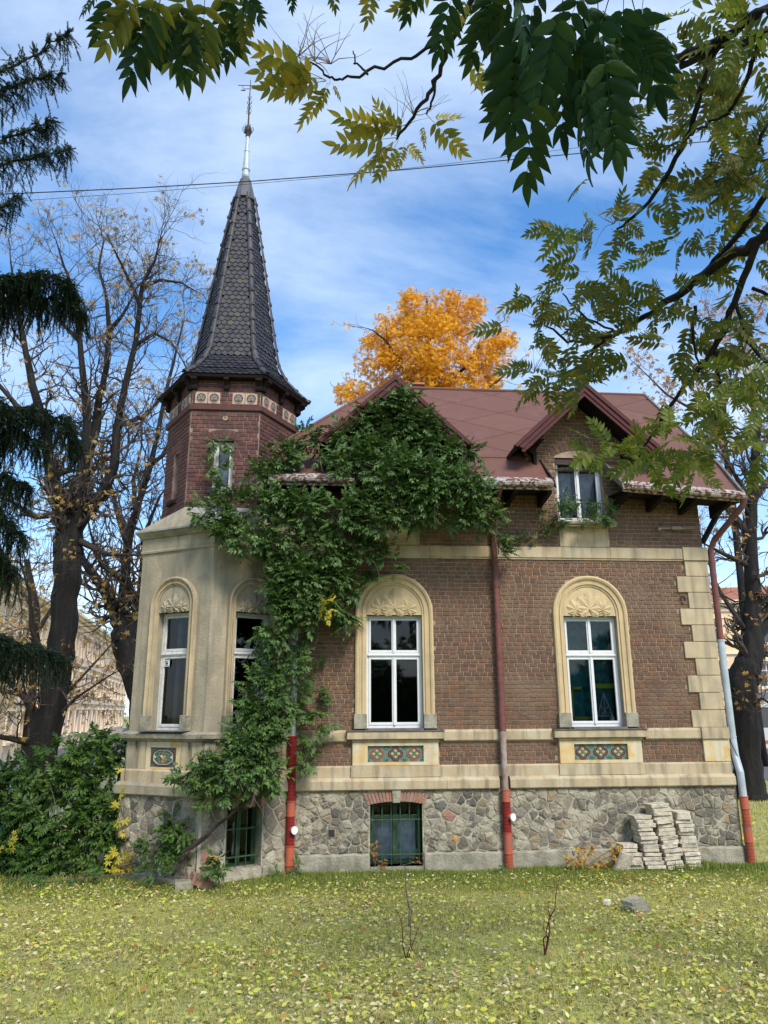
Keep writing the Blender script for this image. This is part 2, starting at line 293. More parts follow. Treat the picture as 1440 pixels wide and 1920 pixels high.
M['litter'] = mat('fallen_leaf', [(0.506,0.540,0.072),(0.616,0.583,0.117),(0.352,0.432,0.045),(0.682,0.583,0.072),(0.462,0.454,0.117),(0.275,0.356,0.041),(0.704,0.691,0.270),(0.330,0.238,0.072),(0.440,0.518,0.054),(0.572,0.540,0.162),(0.264,0.162,0.054),(0.528,0.540,0.090)], ncol=(.38,.38,.08), namt=.5, nscale=9, rough=.7, bump=0, trans=.2)
M['thatch'] = mat('dry_thatch', [(0.552,0.480,0.253),(0.456,0.372,0.184),(0.648,0.576,0.345),(0.336,0.240,0.115),(0.504,0.456,0.184),(0.240,0.156,0.081)], rough=.8, bump=0)
M['soil'] = mat('lawn_soil', [(.40,.38,.12)], ncol=(.30,.26,.12), namt=.9, nscale=2.2, bump=.8, bscale=20, blotch=(14,(.18,.20,.06),.7,.45,.6))
M['asphalt'] = mat('asphalt', [(.10,.10,.105)], ncol=(.14,.14,.14), namt=.5, nscale=3, bump=.2)
M['beige'] = mat('beige_render', [(.80,.58,.36)], ncol=(.70,.50,.32), namt=.6, nscale=.6, bump=.2, bscale=6)
M['pink'] = mat('pink_render', [(.80,.55,.38)], ncol=(.68,.46,.33), namt=.6, nscale=.6, bump=.2, bscale=6)
M['pale'] = mat('pale_stone', [(.80,.66,.48)], bump=.1)
M['darkglass'] = mat('dark_pane', [(.05,.055,.065)], rough=.15, bump=0, spec=.6)
M['redroof'] = mat('red_tile_roof', [(.34,.13,.07)], bump=.3)
M['tramw'] = mat('tram_grey', [(.50,.50,.47)], rough=.4, bump=0)
M['rubber'] = mat('black_rubber', [(.02,.02,.02)], rough=.8, bump=0)
M['bottle'] = mat('white_plastic', [(.75,.78,.80)], rough=.3, bump=0)
M['orange'] = mat('orange_lamp', [(.9,.3,.03)], rough=.4, bump=0)
M['autumn'] = mat('autumn_weed_leaf', [(0.585,0.400,0.040),(0.286,0.062,0.030),(0.650,0.525,0.060),(0.390,0.125,0.040),(0.520,0.375,0.050)], rough=.6, bump=0, trans=.3)

# ================================================================== THE GROUND
def gz(x, y):
    t = min(1, max(0, (-y-1.0)/8.5)); return .42*t*t*(3-2*t) + .02*math.sin(x*1.7+y*.6)*min(1, max(0, -y/2.)) 
def gzv(x, y):
    t = np.clip((-y-1.0)/8.5, 0, 1); return .42*t*t*(3-2*t) + .02*np.sin(x*1.7+y*.6)*np.clip(-y/2., 0, 1)
xs = sorted(set([-300,-120,-60,-35] + [-25+.8*i for i in range(60)] + [40,60,120,300]))
ys = sorted(set([-80,-40,-25] + [-18+.45*i for i in range(44)] + [3,6,10,14,18,24,30,45,80,150,400]))
mb = MB(); mb.v = [(x, y, gz(x, y)-.012) for y in ys for x in xs]
nx = len(xs); mb.f = [(j*nx+i, j*nx+i+1, (j+1)*nx+i+1, (j+1)*nx+i) for j in range(len(ys)-1) for i in range(nx-1)]
mb.build('ground', M['soil'], smooth=True, kind='structure')
mb = MB().add([(13,14,.02),(60,14,.02),(60,60,.02),(13,120,.02)], [(0,1,2,3)]); mb.build('street', M['asphalt'], kind='structure')
mb = MB().add([(-45,12,.02),(-9.5,12,.02),(-13.5,60,.02),(-24,110,.02),(-45,110,.02)], [(0,1,2,3,4)]); mb.build('street', M['asphalt'], kind='structure')

# ================================================================== THE VILLA
house = thing('villa', 'brick villa with hexagonal slate spire, stucco bay and rust red metal roof', 'house', (0,0,0))
CX, CY, RL, RU = -1.82, .77, 1.54, 1.23
LH = hexpts(CX, CY, RL, 30)      # vertices at 30,90,..; front vertex is index 4 (270 deg)
UH = hexpts(CX, CY, RU, 0)       # flat side to the front: indices 4 (240) and 5 (300)
FA = frame_between(LH[3], LH[4]); FB = frame_between(LH[4], LH[5]); FL = frame_between(LH[2], LH[3])
TF = frame_between(UH[4], UH[5]); TL = frame_between(UH[3], UH[4]); TR = frame_between(UH[5], UH[0])
TLL = frame_between(UH[2], UH[3]); TRR = frame_between(UH[0], UH[1]); TB = frame_between(UH[1], UH[2])
RW = Frame((7.05,0,0), (0,1,0), (1,0,0)); RW.L = 5.5

def panel(mb, fr, u0, u1, z0, z1, holes, d=0.0, back=.3):     # wall slab with rectangular holes, real thickness with reveals
    us = sorted(set([u0, u1] + [h[0] for h in holes] + [h[1] for h in holes])); zs = sorted(set([z0, z1] + [h[2] for h in holes] + [h[3] for h in holes]))
    inh = lambda u, z: any(h[0] < u < h[1] and h[2] < z < h[3] for h in holes)
    for i in range(len(us)-1):
        for j in range(len(zs)-1):
            if inh((us[i]+us[i+1])/2, (zs[j]+zs[j+1])/2): continue
            a, b, c, e = us[i], us[i+1], zs[j], zs[j+1]
            mb.add([fr.pt(a,d,c), fr.pt(b,d,c), fr.pt(b,d,e), fr.pt(a,d,e)], [(0,1,2,3)])
    for a, b, c, e in holes:
        q = [fr.pt(a,d,c), fr.pt(b,d,c), fr.pt(b,d,e), fr.pt(a,d,e), fr.pt(a,d-back,c), fr.pt(b,d-back,c), fr.pt(b,d-back,e), fr.pt(a,d-back,e)]
        mb.add(q, [(0,4,5,1), (1,5,6,2), (2,6,7,3), (3,7,4,0)])

# --- openings
W1, W2 = 1.25, 4.78
FH = [(W1-.49, W1+.49, 2.2, 4.12), (W2-.49, W2+.49, 2.2, 4.12), (W2-.45, W2+.45, 5.88, 7.12), (W1-.43, W1+.43, .07, 1.04), (W1-.45, W1+.45, 5.88, 7.12)]
wall = MB()
panel(wall, FAC, -.5, 7.05, 0, 6.9, [h for h in FH if h[3] < 6.9] + [(W2-.45, W2+.45, 5.88, 6.9), (W1-.45, W1+.45, 5.88, 6.9)])
for c in (W1, W2):
    for s in (-1, 1):   # gable wall beside and above the dormer window
        wall.add([FAC.pt(c+s*.45,0,6.9), FAC.pt(c+s*1.0,0,6.9), FAC.pt(c+s*1.0,0,7.35), FAC.pt(c+s*.45,0,7.83)], [(0,1,2,3)])
    wall.add([FAC.pt(c-.45,0,7.12), FAC.pt(c+.45,0,7.12), FAC.pt(c+.45,0,7.83), FAC.pt(c,0,8.23), FAC.pt(c-.45,0,7.83)], [(0,1,2,3,4)])
    for s in (-1, 1): wall.add([(c+s*1.0,0,6.9),(c+s*1.0,1.4,6.9),(c+s*1.0,1.4,7.35),(c+s*1.0,0,7.35)], [(0,1,2,3)])
panel(wall, RW, 0, 5.5, 0, 6.6, [])
wall.add([(7.05,0,6.6),(7.05,5.5,6.6),(7.05,2.75,9.45)], [(0,1,2)])
wall.add([(7.05,5.5,0),(-1.6,5.5,0),(-1.6,5.5,6.6),(7.05,5.5,6.6)], [(0,1,2,3)])
wall.add([(-1.6,5.5,0),(-1.6,.4,0),(-1.6,.4,6.6),(-1.6,5.5,6.6)], [(0,1,2,3)])
wall_o = wall.build('wall', M['mortar'], house)

# --- brick makers
def brick_mesh(L, H, D, seed, m):
    r = random.Random(seed); j = lambda a: r.uniform(-a, a); e = .005
    vs = [(j(.003),0,j(.002)),(L+j(.003),0,j(.002)),(L+j(.003),0,H+j(.002)),(j(.003),0,H+j(.002)),
          (e+j(.002),-D+j(.002),e+j(.002)),(L-e+j(.002),-D+j(.002),e+j(.002)),(L-e+j(.002),-D+j(.002),H-e+j(.002)),(e+j(.002),-D+j(.002),H-e+j(.002))]
    fs = [(4,5,6,7),(0,1,5,4),(1,2,6,5),(2,3,7,6),(3,0,4,7)]
    return vs, fs
def layout(u0, u1, z0, z1, course, LS, LH_, gap, blocked, seed, clipf=None):
    r = random.Random(seed); out = []; z = z0; k = 0
    while z + course*.6 < z1:
        h = min(course-gap, z1-z); zc = z+h/2; lo, hi = u0, u1
        if clipf:
            lo, hi = clipf(zc)
        ivs = sorted(blocked(zc)); segs = []; a = lo
        for b0, b1 in ivs:
            if b1 <= a or b0 >= hi: continue
            if b0 > a: segs.append((a, b0))
            a = max(a, b1)
        if a < hi: segs.append((a, hi))
        u = u0 - (0 if k % 2 else LS*.5) - r.uniform(0, .02)
        while u < u1:
            L = LS if r.random() < .86 else LH_
            L *= r.uniform(.92, 1.10)
            for s0, s1 in segs:
                a, b = max(u, s0), min(u+L-gap, s1)
                if b-a > .035: out.append((a, b, z+r.uniform(-.0015, .0015), h, abs((b-a)-(L-gap)) < .001))
            u += L
        z += course; k += 1
    return out
POOL = {}
def lay(fr, items, m, key, parent, indiv, D=.012):
    """items as (u0,u1,z,h,full). indiv: predicate, picks bricks that become single objects."""
    mb = MB(); n = 0; r = random.Random(hash(key) % 1000 if False else len(items))
    for it in items:
        a, b, z, h, full = it
        if indiv(a, z) and LIM[key] > 0:
            LIM[key] -= 1; v = r.randrange(6); pk = (key, v)
            if pk not in POOL:
                vs, fs = brick_mesh(1, h, D, v, m); POOL[pk] = (MB().add(vs, fs).mesh('brick', m), h)
            me, h0 = POOL[pk]; Mx = fr.mat(a, 0, z) @ Matrix.Diagonal((b-a, 1, h/h0, 1))
            link('brick', me, parent, M=Mx)
        else:
            vs, fs = brick_mesh(b-a, h, D, r.randrange(10**6), m)
            Mx = fr.mat(a, 0, z); mb.add([Mx @ Vector(p) for p in vs], fs)
        n += 1
    return mb
LIM = {'f': 295, 't': 295}
def arch_block(c, r_out, z0, zs):        # surround silhouettes
    def f(z):
        if z < z0 or z > zs + r_out: return None
        if z < zs: return (c-r_out, c+r_out)
        q = math.sqrt(max(0, r_out**2-(z-zs)**2)); return (c-q, c+q)
    return f
def rect_block(a, b, z0, z1): return lambda z: (a, b) if z0 < z < z1 else None
QU = []                                  # quoin blocks (u0, z0, z1)
for i in range(10):
    z1 = 5.15-i*.297; QU.append((6.65 if i % 2 == 0 else 6.47, z1-.297, z1))
blk = [arch_block(W1, .69, 2.2, 4.16), arch_block(W2, .69, 2.2, 4.16), rect_block(W1-.75, W1+.75, 1.6, 2.0), rect_block(W2-.75, W2+.75, 1.6, 2.0),
       rect_block(6.62, 7.06, 1.6, 2.0), rect_block(W2-.46, W2+.46, 5.37, 5.75), rect_block(W1-.46, W1+.46, 5.37, 5.75)]
blk += [rect_block(q[0], 7.06, q[1], q[2]) for q in QU]
def dorm(c):
    def f(z):
        if 5.75 < z < 7.12: return (c-.45, c+.45)
        if z < 7.33:                     # segmental head
            q = .45*.45-((z-7.12)*1.9)**2
            return (c-math.sqrt(q), c+math.sqrt(q)) if q > 0 and z > 5.75 else None
    return f
blk += [dorm(W1), dorm(W2)]
BL = lambda z: [q for q in (b(z) for b in blk) if q]
items = layout(-.5, 7.05, 1.6, 1.99, .0742, .139, .118, .0105, BL, 1)
items += layout(-.5, 7.05, 2.18, 5.16, .0742, .139, .118, .0105, BL, 2)
items += layout(-.5, 7.05, 5.37, 6.86, .0742, .139, .118, .0105, BL, 3)
# the closest courses, around the windows, as single bricks
mbx = lay(FAC, items, M['brick'], 'f', wall_o, lambda u, z: 2.2 < z < 2.95 and 1.9 < u < 6.6)
for c in (W1, W2):
    g = layout(c-1.0, c+1.0, 6.87, 8.2, .0742, .139, .118, .0105, BL, 5, clipf=lambda z, c=c: (c-min(1.0, (8.22-z)/.885), c+min(1.0, (8.22-z)/.885)))
    m2 = lay(FAC, g, M['brick'], 'f', wall_o, lambda u, z: False); mbx.add(m2.v, m2.f)
m2 = lay(RW, layout(.02, 5.5, 1.6, 5.2, .0742, .139, .118, .0105, lambda z: [], 6), M['brick'], 'f', wall_o, lambda u, z: False); mbx.add(m2.v, m2.f)
m2 = lay(RW, layout(.02, 5.5, 5.3, 6.6, .0742, .139, .118, .0105, lambda z: [], 7), M['brick'], 'f', wall_o, lambda u, z: False); mbx.add(m2.v, m2.f)
mbx.build('brickwork', M['brick'], wall_o, kind='stuff')
# brick heads over the dormer windows
for c in (W1, W2):
    for i in range(11):
        a = R(62+56*i/10+0); rr = .95; zc = 7.16-.80
        p = lambda r_, a_: (c+r_*math.cos(a_), zc+r_*math.sin(a_)-.02)
        da = R(2.4)
        MB().prism([p(rr-.01,a-da), p(rr-.01,a+da), p(rr+.13,a+da), p(rr+.13,a-da)], 0, .016).build('arch_brick', M['brick'], wall_o)

# --- bands and mouldings on the front
def profile_band(fr, u0, u1, prof, name, m, parent, cuts=(), label=None):
    """prof = [(depth, z)...] swept along u; split into stones at cuts"""
    xs_ = [u0] + [c for c in cuts if u0 < c < u1] + [u1]
    for a, b in zip(xs_[:-1], xs_[1:]):
        a2, b2 = a+(.002 if a != u0 else 0), b-(.002 if b != u1 else 0); n = len(prof); j = random.uniform(-.003, .003)
        mb = MB().add([fr.pt(a2, d+(j if d > 0 else 0), z) for d, z in prof] + [fr.pt(b2, d+(j if d > 0 else 0), z) for d, z in prof],
            [tuple(range(n)), tuple(range(2*n-1, n-1, -1))] + [(i, n+i, n+(i+1)%n, (i+1)%n) for i in range(n)])
        mb.build(name, m, parent, label=label)
stone_p = [-.05, 1.05, 2.1, 3.0, 4.0, 5.15, 6.1]
ledge = lambda z0, z1, d: [(-.02, z0), (d-.02, z0), (d, z0+.02), (d, z1-.05), (d-.05, z1), (-.02, z1)]
for a, b in ((-.40, 2.98), (3.16, 7.08)): profile_band(FAC, a, b, ledge(1.225, 1.42, .14), 'ledge_stone', M['band'], house, stone_p)
profile_band(FAC, -.42, 7.07, [(-.02,1.42),(.065,1.42),(.065,1.585),(.04,1.61),(-.02,1.61)], 'base_moulding', M['band'], house, [W1-.76, W1+.76, 2.5, W2-.76, W2+.76, 6.6])
for a, b in ((-.45, W1-.82), (W1+.82, W2-.82), (W2+.82, 6.6)): profile_band(FAC, a, b, [(-.02,1.99),(.045,1.99),(.06,2.01),(.06,2.14),(.035,2.18),(-.02,2.18)], 'sill_band', M['band'], house, [2.9, 3.5])
profile_band(FAC, 6.6, 7.10, [(-.02,1.995),(.08,1.995),(.08,2.18),(-.02,2.185)], 'corner_band_stone', M['sand'], house)
profile_band(FAC, -.48, 6.63, [(-.02,5.14),(.03,5.14),(.03,5.17),(.05,5.175),(.05,5.36),(.02,5.38),(-.02,5.38)], 'upper_band', M['band'], house, [1.9, 4.33, 5.25])
profile_band(FAC, 6.63, 7.10, [(-.02,5.15),(.075,5.15),(.075,5.375),(.05,5.40),(-.02,5.40)], 'corner_cap_stone', M['sand'], house)
for i, (u, z0, z1) in enumerate(QU):
    mb = MB(); FAC.box(mb, u, -.02, z0+.004, 7.085, .045, z1-.004); mb.build('quoin', M['sand'], house, bevel=.006)
mb = MB(); FAC.box(mb, 6.62, -.02, 1.615, 7.085, .05, 1.99); mb.build('corner_panel', M['ochre'], house, bevel=.006)
mb = MB(); FAC.box(mb, W2-.46, -.02, 5.382, W2+.47, .035, 5.75); mb.build('dormer_apron', M['sand'], house, bevel=.006)
mb = MB(); FAC.box(mb, W2-.55, -.02, 5.75, W2+.58, .14, 5.79); FAC.box(mb, W2-.57, -.02, 5.792, W2+.60, .17, 5.835); mb.build('dormer_sill', M['sand'], house)
mb = MB(); FAC.box(mb, W1-.46, -.02, 5.382, W1+.47, .035, 5.75); mb.build('dormer_apron', M['sand'], house, bevel=.006)

# --- rubble plinth
def clip(poly, a, b, c):                 # keep a*x+b*y<=c
    out = []
    for i in range(len(poly)):
        p, q = poly[i], poly[(i+1)%len(poly)]; fp, fq = a*p[0]+b*p[1]-c, a*q[0]+b*q[1]-c
        if fp <= 0: out.append(p)
        if (fp < 0 < fq) or (fq < 0 < fp):
            t = fp/(fp-fq); out.append((p[0]+(q[0]-p[0])*t, p[1]+(q[1]-p[1])*t))
    return out
NST = [0]
def rubble(fr, u0, u1, z0, z1, size, seed, parent, d0=.06, special=()):
    r = random.Random(seed); pts = []
    tries = int((u1-u0)*(z1-z0)/size**2*14)
    for _ in range(tries):
        p = (r.uniform(u0-.1, u1+.1), r.uniform(z0-.1, z1+.1)); s = size*r.choice([.45,.6,.8,1,1.3,1.55])
        if all(math.hypot((p[0]-q[0])*.85, p[1]-q[1]) > s for q in pts): pts.append(p)
    for p in pts:
        cell = [(u0,z0),(u1,z0),(u1,z1),(u0,z1)]
        for q in pts:
            if q is p: continue
            dx_, dz_ = q[0]-p[0], q[1]-p[1]
            if dx_*dx_+dz_*dz_ > 1.2: continue
            cell = clip(cell, dx_, dz_, (q[0]**2+q[1]**2-p[0]**2-p[1]**2)/2)
            if len(cell) < 3: break
        if len(cell) < 3: continue
        cx_ = sum(c[0] for c in cell)/len(cell); cz_ = sum(c[1] for c in cell)/len(cell)
        area = abs(sum(cell[i][0]*cell[(i+1)%len(cell)][1]-cell[(i+1)%len(cell)][0]*cell[i][1] for i in range(len(cell))))/2
        if area < .0012: continue
        # finer uneven outline
        ring = []
        for i in range(len(cell)):
            a, b = cell[i], cell[(i+1)%len(cell)]
            ring.append(a)
            if math.hypot(a[0]-b[0], a[1]-b[1]) > .07: ring.append(((a[0]+b[0])/2+r.uniform(-.009,.009), (a[1]+b[1])/2+r.uniform(-.009,.009)))
        g = r.uniform(.004, .016); rad = math.sqrt(area)
        def sh(p_, k, jit): 
            dx_, dz_ = p_[0]-cx_, p_[1]-cz_; L = math.hypot(dx_, dz_)+1e-6; q = max(0, L-k)/L
            return (cx_+dx_*q+r.uniform(-jit,jit), cz_+dz_*q+r.uniform(-jit,jit))
        r1 = [sh(p_, g, .003) for p_ in ring]; r2 = [sh(p_, g+.010, .005) for p_ in r1]
        h = r.uniform(.010, .028); n = len(ring); tx, tz = r.uniform(-.08,.08), r.uniform(-.08,.08)
        dep = lambda q, hh: d0+hh+(q[0]-cx_)*tx+(q[1]-cz_)*tz
        vs = [fr.pt(q[0], d0-.03, q[1]) for q in r1] + [fr.pt(q[0], dep(q, h*.72), q[1]) for q in r1] + [fr.pt(q[0], dep(q, h+r.uniform(-.004,.004)), q[1]) for q in r2] + [fr.pt(cx_, dep((cx_,cz_), h+r.uniform(0,.008)), cz_)]
        fs = [(i, (i+1)%n, n+(i+1)%n, n+i) for i in range(n)] + [(n+i, n+(i+1)%n, 2*n+(i+1)%n, 2*n+i) for i in range(n)] + [(2*n+i, 2*n+(i+1)%n, 3*n) for i in range(n)]
        m = M['stone']; lab = None
        for (su, sz, sm, sl_) in special:
            if abs(su-cx_) < .13 and abs(sz-cz_) < .12 and sm not in used_sp: m = sm; lab = sl_; used_sp.add(sm); break
        NST[0] += 1
        MB().add(vs, fs).build('stone', m, parent, label=lab)
pl = MB(); panel(pl, FAC, -.42, 7.10, .0, 1.225, [(W1-.43, W1+.43, .07, 1.04)], d=.067, back=.35)
pl.add([(7.105,-.067,0),(7.105,5.5,0),(7.105,5.5,1.225),(7.105,-.067,1.225)], [(0,1,2,3)])
BW = (.42, 1.02, .16, 1.06)              # basement window of the bay, on its right face
for fr, hs_ in ((FL, []), (FA, []), (FB, [BW])): panel(pl, fr, -.03 if fr is not FL else 0, fr.L+.03, 0, 1.225, hs_, d=.067, back=.35)
plinth = pl.build('plinth', M['rubble_mortar'], house)
used_sp = set()
rubble(FAC, -.40, W1-.45, .27, 1.22, .155, 11, plinth)
used_sp = set()
rubble(FAC, W1+.45, 7.09, .27, 1.22, .17, 12, plinth, special=[(2.1,.82,M['stone_red'],'red sandstone piece'), (6.98,.55,M['stone_ochre'],'orange stone at the corner'), (2.2,.36,M['stone_ochre'],'orange stone')])
used_sp = set()
rubble(FA, .0, FA.L-.01, .05, 1.22, .18, 13, plinth)
rubble(FB, .02, .40, .10, 1.22, .20, 14, plinth, special=[(.30,.40,M['stone_ochre'],'orange stone block'), (.1,.35,M['stone_red'],'pinkish red stone')])
rubble(FB, 1.04, FB.L, .05, 1.22, .19, 15, plinth)
# cement footing
def footing(fr, u0, u1, h=.27, seed=0):
    r = random.Random(seed); n = max(2, int((u1-u0)/.12)); mb = MB(); k = []
    for i in range(n+1):
        u = u0+(u1-u0)*i/n; d = .10+r.uniform(-.006,.008); t = h+r.uniform(-.012,.012)
        k.append([fr.pt(u, .05, -.1), fr.pt(u, d+.01, -.1), fr.pt(u, d, t-.03), fr.pt(u, d-.03, t), fr.pt(u, .05, t+.005)])
    mb.v = [tuple(p) for q in k for p in q]; mb.f = [(i*5+j, (i+1)*5+j, (i+1)*5+j+1, i*5+j+1) for i in range(n) for j in range(4)]
    mb.f += [(0,1,2,3,4), tuple(n*5+j for j in (4,3,2,1,0))]
    mb.build('cement_footing', M['footing'], plinth)
footing(FAC, -.40, W1-.45, seed=1); footing(FAC, W1+.45, 7.13, seed=2); footing(FB, 0, .40, .12, seed=3); footing(FB, 1.04, FB.L+.05, .18, seed=4); footing(FA, -.05, FA.L, .08, seed=5)
mb = MB(); FAC.box(mb, W1-.43, -.3, .0, W1+.43, .09, .07); mb.build('basement_sill', M['footing'], plinth)
mb = MB(); FAC.box(mb, .13, .02, .52, .26, .092, .65); mb.build('vent_frame', M['footing'], plinth)
mb = MB()
for i in range(4): FAC.box(mb, .145, .09, .535+i*.028, .245, .098, .545+i*.028)
FAC.box(mb, .145, .085, .53, .245, .093, .64); mb.build('air_vent', M['iron'], plinth)
# voussoirs and keystone over the basement window
for i in range(18):
    t = (i+.5)/18
    if .42 < t < .58: continue
    u = W1-.47+.94*t; k = (t-.5); zb = 1.00+.055*(1-(2*k)**2)
    w_ = .023; sl_ = k*.16
    MB().prism([(u-w_, zb), (u+w_, zb), (u+w_+sl_*.9, zb+.155), (u-w_+sl_*.9, zb+.155)], .04, .085+random.uniform(0,.006)).build('arch_brick', M['voussoir'], plinth)
MB().prism([(W1-.06,1.03),(W1+.06,1.03),(W1+.075,1.222),(W1-.075,1.222)], .04, .12).build('keystone', M['footing'], plinth, bevel=.008)
for i in range(8):
    t = (i+.5)/8; u = BW[0]-.03+(BW[1]-BW[0]+.06)*t
    MB().prism([(u-.036, 1.04), (u+.036, 1.04), (u+.036, 1.19), (u-.036, 1.19)], .04, .09, FB.pt).build('arch_brick', M['voussoir'] if i % 3 else M['brick_dark'], plinth)

# --- the stucco bay
sh = MB()
BWIN = (.46, 1.12, 2.2, 4.10)
for fr, hs_ in ((FL, []), (FA, [BWIN]), (FB, [(.43, 1.09, 2.2, 4.10)])): panel(sh, fr, 0, fr.L, 1.22, 5.5, hs_)
bay = sh.build('bay', M['stucco'], house)
def hexring(cx, cy, r, z, rot): return [(x, y, z) for x, y in hexpts(cx, cy, r, rot)]
def hexmould(prof, name, m, rot=30, R0=RL, parent=None):      # prof = [(offset outward, z)...]
    k = 1/math.cos(R(30)); MB().rings([hexring(CX, CY, R0+o*k, z, rot) for o, z in prof]).build(name, m, parent or bay)
hexmould([(0,1.225),(.12,1.225),(.14,1.245),(.14,1.37),(.09,1.42),(0,1.42)], 'ledge_moulding', M['stucco'])
hexmould([(0,1.421),(.065,1.421),(.065,1.585),(.04,1.61),(0,1.61)], 'base_moulding', M['band'])
hexmould([(0,2.03),(.04,2.04),(.06,2.075),(.12,2.085),(.13,2.15),(.05,2.185),(0,2.19)], 'sill_moulding', M['footing'])
hexmould([(0,5.14),(.03,5.15),(.035,5.18),(.02,5.2),(.02,5.40),(0,5.40)], 'neck_moulding', M['stucco'])
hexmould([(0,5.40),(.05,5.41),(.10,5.46),(.12,5.50),(0,5.50)], 'cornice', M['footing'])
hexmould([(.0,5.502),(.145,5.502),(.15,5.53),(.0,5.545)], 'zinc_edge', M['zinc'])
# sloping cap from the bay to the turret
b_ = [Vector(p) for p in hexring(CX, CY, RL+.14, 5.535, 30)]; t_ = [Vector(p) for p in hexring(CX, CY, RU+.03, 5.93, 0)]
for i in range(6):
    a0, a1 = b_[i], b_[(i+1)%6]; u0, u1 = t_[i], t_[(i+1)%6]     # u1 faces edge a0-a1
    MB().add([a0, a1, u1, a0-Vector((0,0,.02)), a1-Vector((0,0,.02))], [(0,1,2),(0,3,4,1)]).build('cap_sheet', M['stucco'], bay)
    MB().add([a0, u1, u0, a0-Vector((0,0,.02))], [(0,1,2)]).build('cap_slope', M['zinc'], bay)
# pedestal pilasters and panels on the bay's foot
for fr in (FA, FB):
    for a, b in ((.0, .20), (.26, .42), (1.12, 1.28), (1.34, 1.54)):
        mb = MB(); fr.box(mb, a+.01, -.01, 1.612, b-.01, .03, 2.03); mb.build('pedestal_pilaster', M['sand'] if a > .1 else M['stucco'], bay)
    mb = MB(); panel(mb, fr, .42, 1.12, 1.612, 2.03, [(.50, 1.03, 1.645, 1.945)], d=.02, back=.03); mb.build('pedestal_panel', M['ochre'], bay)

# --- arched window surrounds
def surround(fr, c, r_in, wid, z0, zs, m, parent, foot=True):
    prof = [(0,0),(0,.028),(.17,.028),(.19,.052),(.36,.056),(.39,.034),(.60,.042),(.64,.07),(.80,.085),(.95,.07),(1.0,0)]
    path = [(c-r_in, z0, -1, 0), (c-r_in, zs, -1, 0)] + [(c-r_in*math.cos(R(a)), zs+r_in*math.sin(R(a)), -math.cos(R(a)), math.sin(R(a))) for a in range(9, 180, 9)] + [(c+r_in, zs, 1, 0), (c+r_in, z0, 1, 0)]
    vs = []; n = len(prof)
    for u, z, a, b in path:
        for o, d in prof: vs.append(fr.pt(u+a*o*wid, d, z+b*o*wid))
    fs = [(i*n+j, i*n+j+1, (i+1)*n+j+1, (i+1)*n+j) for i in range(len(path)-1) for j in range(n-1)]
    fs += [tuple(range(n)), tuple((len(path)-1)*n+j for j in range(n))[::-1]]
    su = MB().add(vs, fs).build('window_surround', m, parent)
    if foot:
        for s in (-1, 1):
            mb = MB(); a, b = sorted((c+s*(r_in-.005), c+s*(r_in+wid+.012))); fr.box(mb, a, -.01, z0-.002, b, .095, z0+.24); mb.build('surround_foot', M['footing'], su, bevel=.005)
    return su
def leafrelief(mb, fr, c, z, S, ang, lobes, d0):
    for k in range(lobes):
        t = (k-(lobes-1)/2)/((lobes-1)/2+1e-9); a = ang + t*R(128); L = S*(1-.36*abs(t)); w_ = L*.36
        ca, sa = math.cos(a), math.sin(a)
        P = lambda x, y, d: fr.pt(c+x*ca-y*sa, d0+d, z+x*sa+y*ca)
        vs = [P(0,0,.03), P(L*.35,w_*.7,.006), P(L*.62,w_,.010), P(L*.72,w_*.55,.012), P(L*.86,w_*.62,.008), P(L,0,.022), P(L*.86,-w_*.62,.008), P(L*.72,-w_*.55,.012), P(L*.62,-w_,.010), P(L*.35,-w_*.7,.006), P(L*.5,0,.040), P(L*.22,0,.036)]
        mb.add(vs, [(0,11,1),(11,10,2,1),(10,3,2),(10,5,4,3),(10,7,6,5),(10,8,7),(11,9,8,10),(0,9,11)])
        b0 = len(mb.v); edge = [1,2,3,4,5,6,7,8,9]
        mb.add([vs[i] for i in edge] + [P(*(xy), -.004) for xy in [(L*.35,w_*.74),(L*.62,w_*1.06),(L*.72,w_*.58),(L*.86,w_*.68),(L*1.03,0),(L*.86,-w_*.68),(L*.72,-w_*.58),(L*.62,-w_*1.06),(L*.35,-w_*.74)]],
            [(i, i+1, 10+i, 9+i) for i in range(8)])
def tympanum(fr, c, r_in, zt, zs, parent, d=-.018, mm='cream'):
    n = 20; poly = [(c-r_in, zt), (c+r_in, zt)] + [(c+r_in*math.cos(R(180*i/n)), zs+r_in*math.sin(R(180*i/n))) for i in range(n+1)]
    mb = MB(); mb.prism(poly, d-.12, d+.03, fr.pt); ty = mb.build('tympanum', M[mm], parent)
    S = r_in/.48; mb = MB()
    leafrelief(mb, fr, c, zt+.12*S, .33*S, R(90), 7, d+.03)
    leafrelief(mb, fr, c-.24*S, zt+.10*S, .20*S, R(115), 7, d+.025)
    leafrelief(mb, fr, c+.24*S, zt+.10*S, .20*S, R(65), 7, d+.025)
    for s in (-1, 1):                    # curling tendrils
        pts = [fr.pt(c+s*(.05+.30*t/12)*S, d+.045, zt+(.05+.02*math.sin(t))*S) for t in range(13)]
        mb.tube(pts, .010*S, 5)
        for q, (uu, zz, rr) in enumerate(((.13,.26,.035),(.17,.20,.03),(.30,.20,.028))):
            mb.tube([fr.pt(c+s*(uu+rr*math.cos(a_*.8))*S, d+.042, zt+(zz+rr*math.sin(a_*.8))*S) for a_ in range(8)], .008*S, 5)
    mb.build('leaf_relief', M[mm], parent, smooth=False)
    return ty
def bars(mb, fr, rects, d0, d1):
    for a, c_, b, e in rects: fr.box(mb, a, d0, c_, b, d1, e)
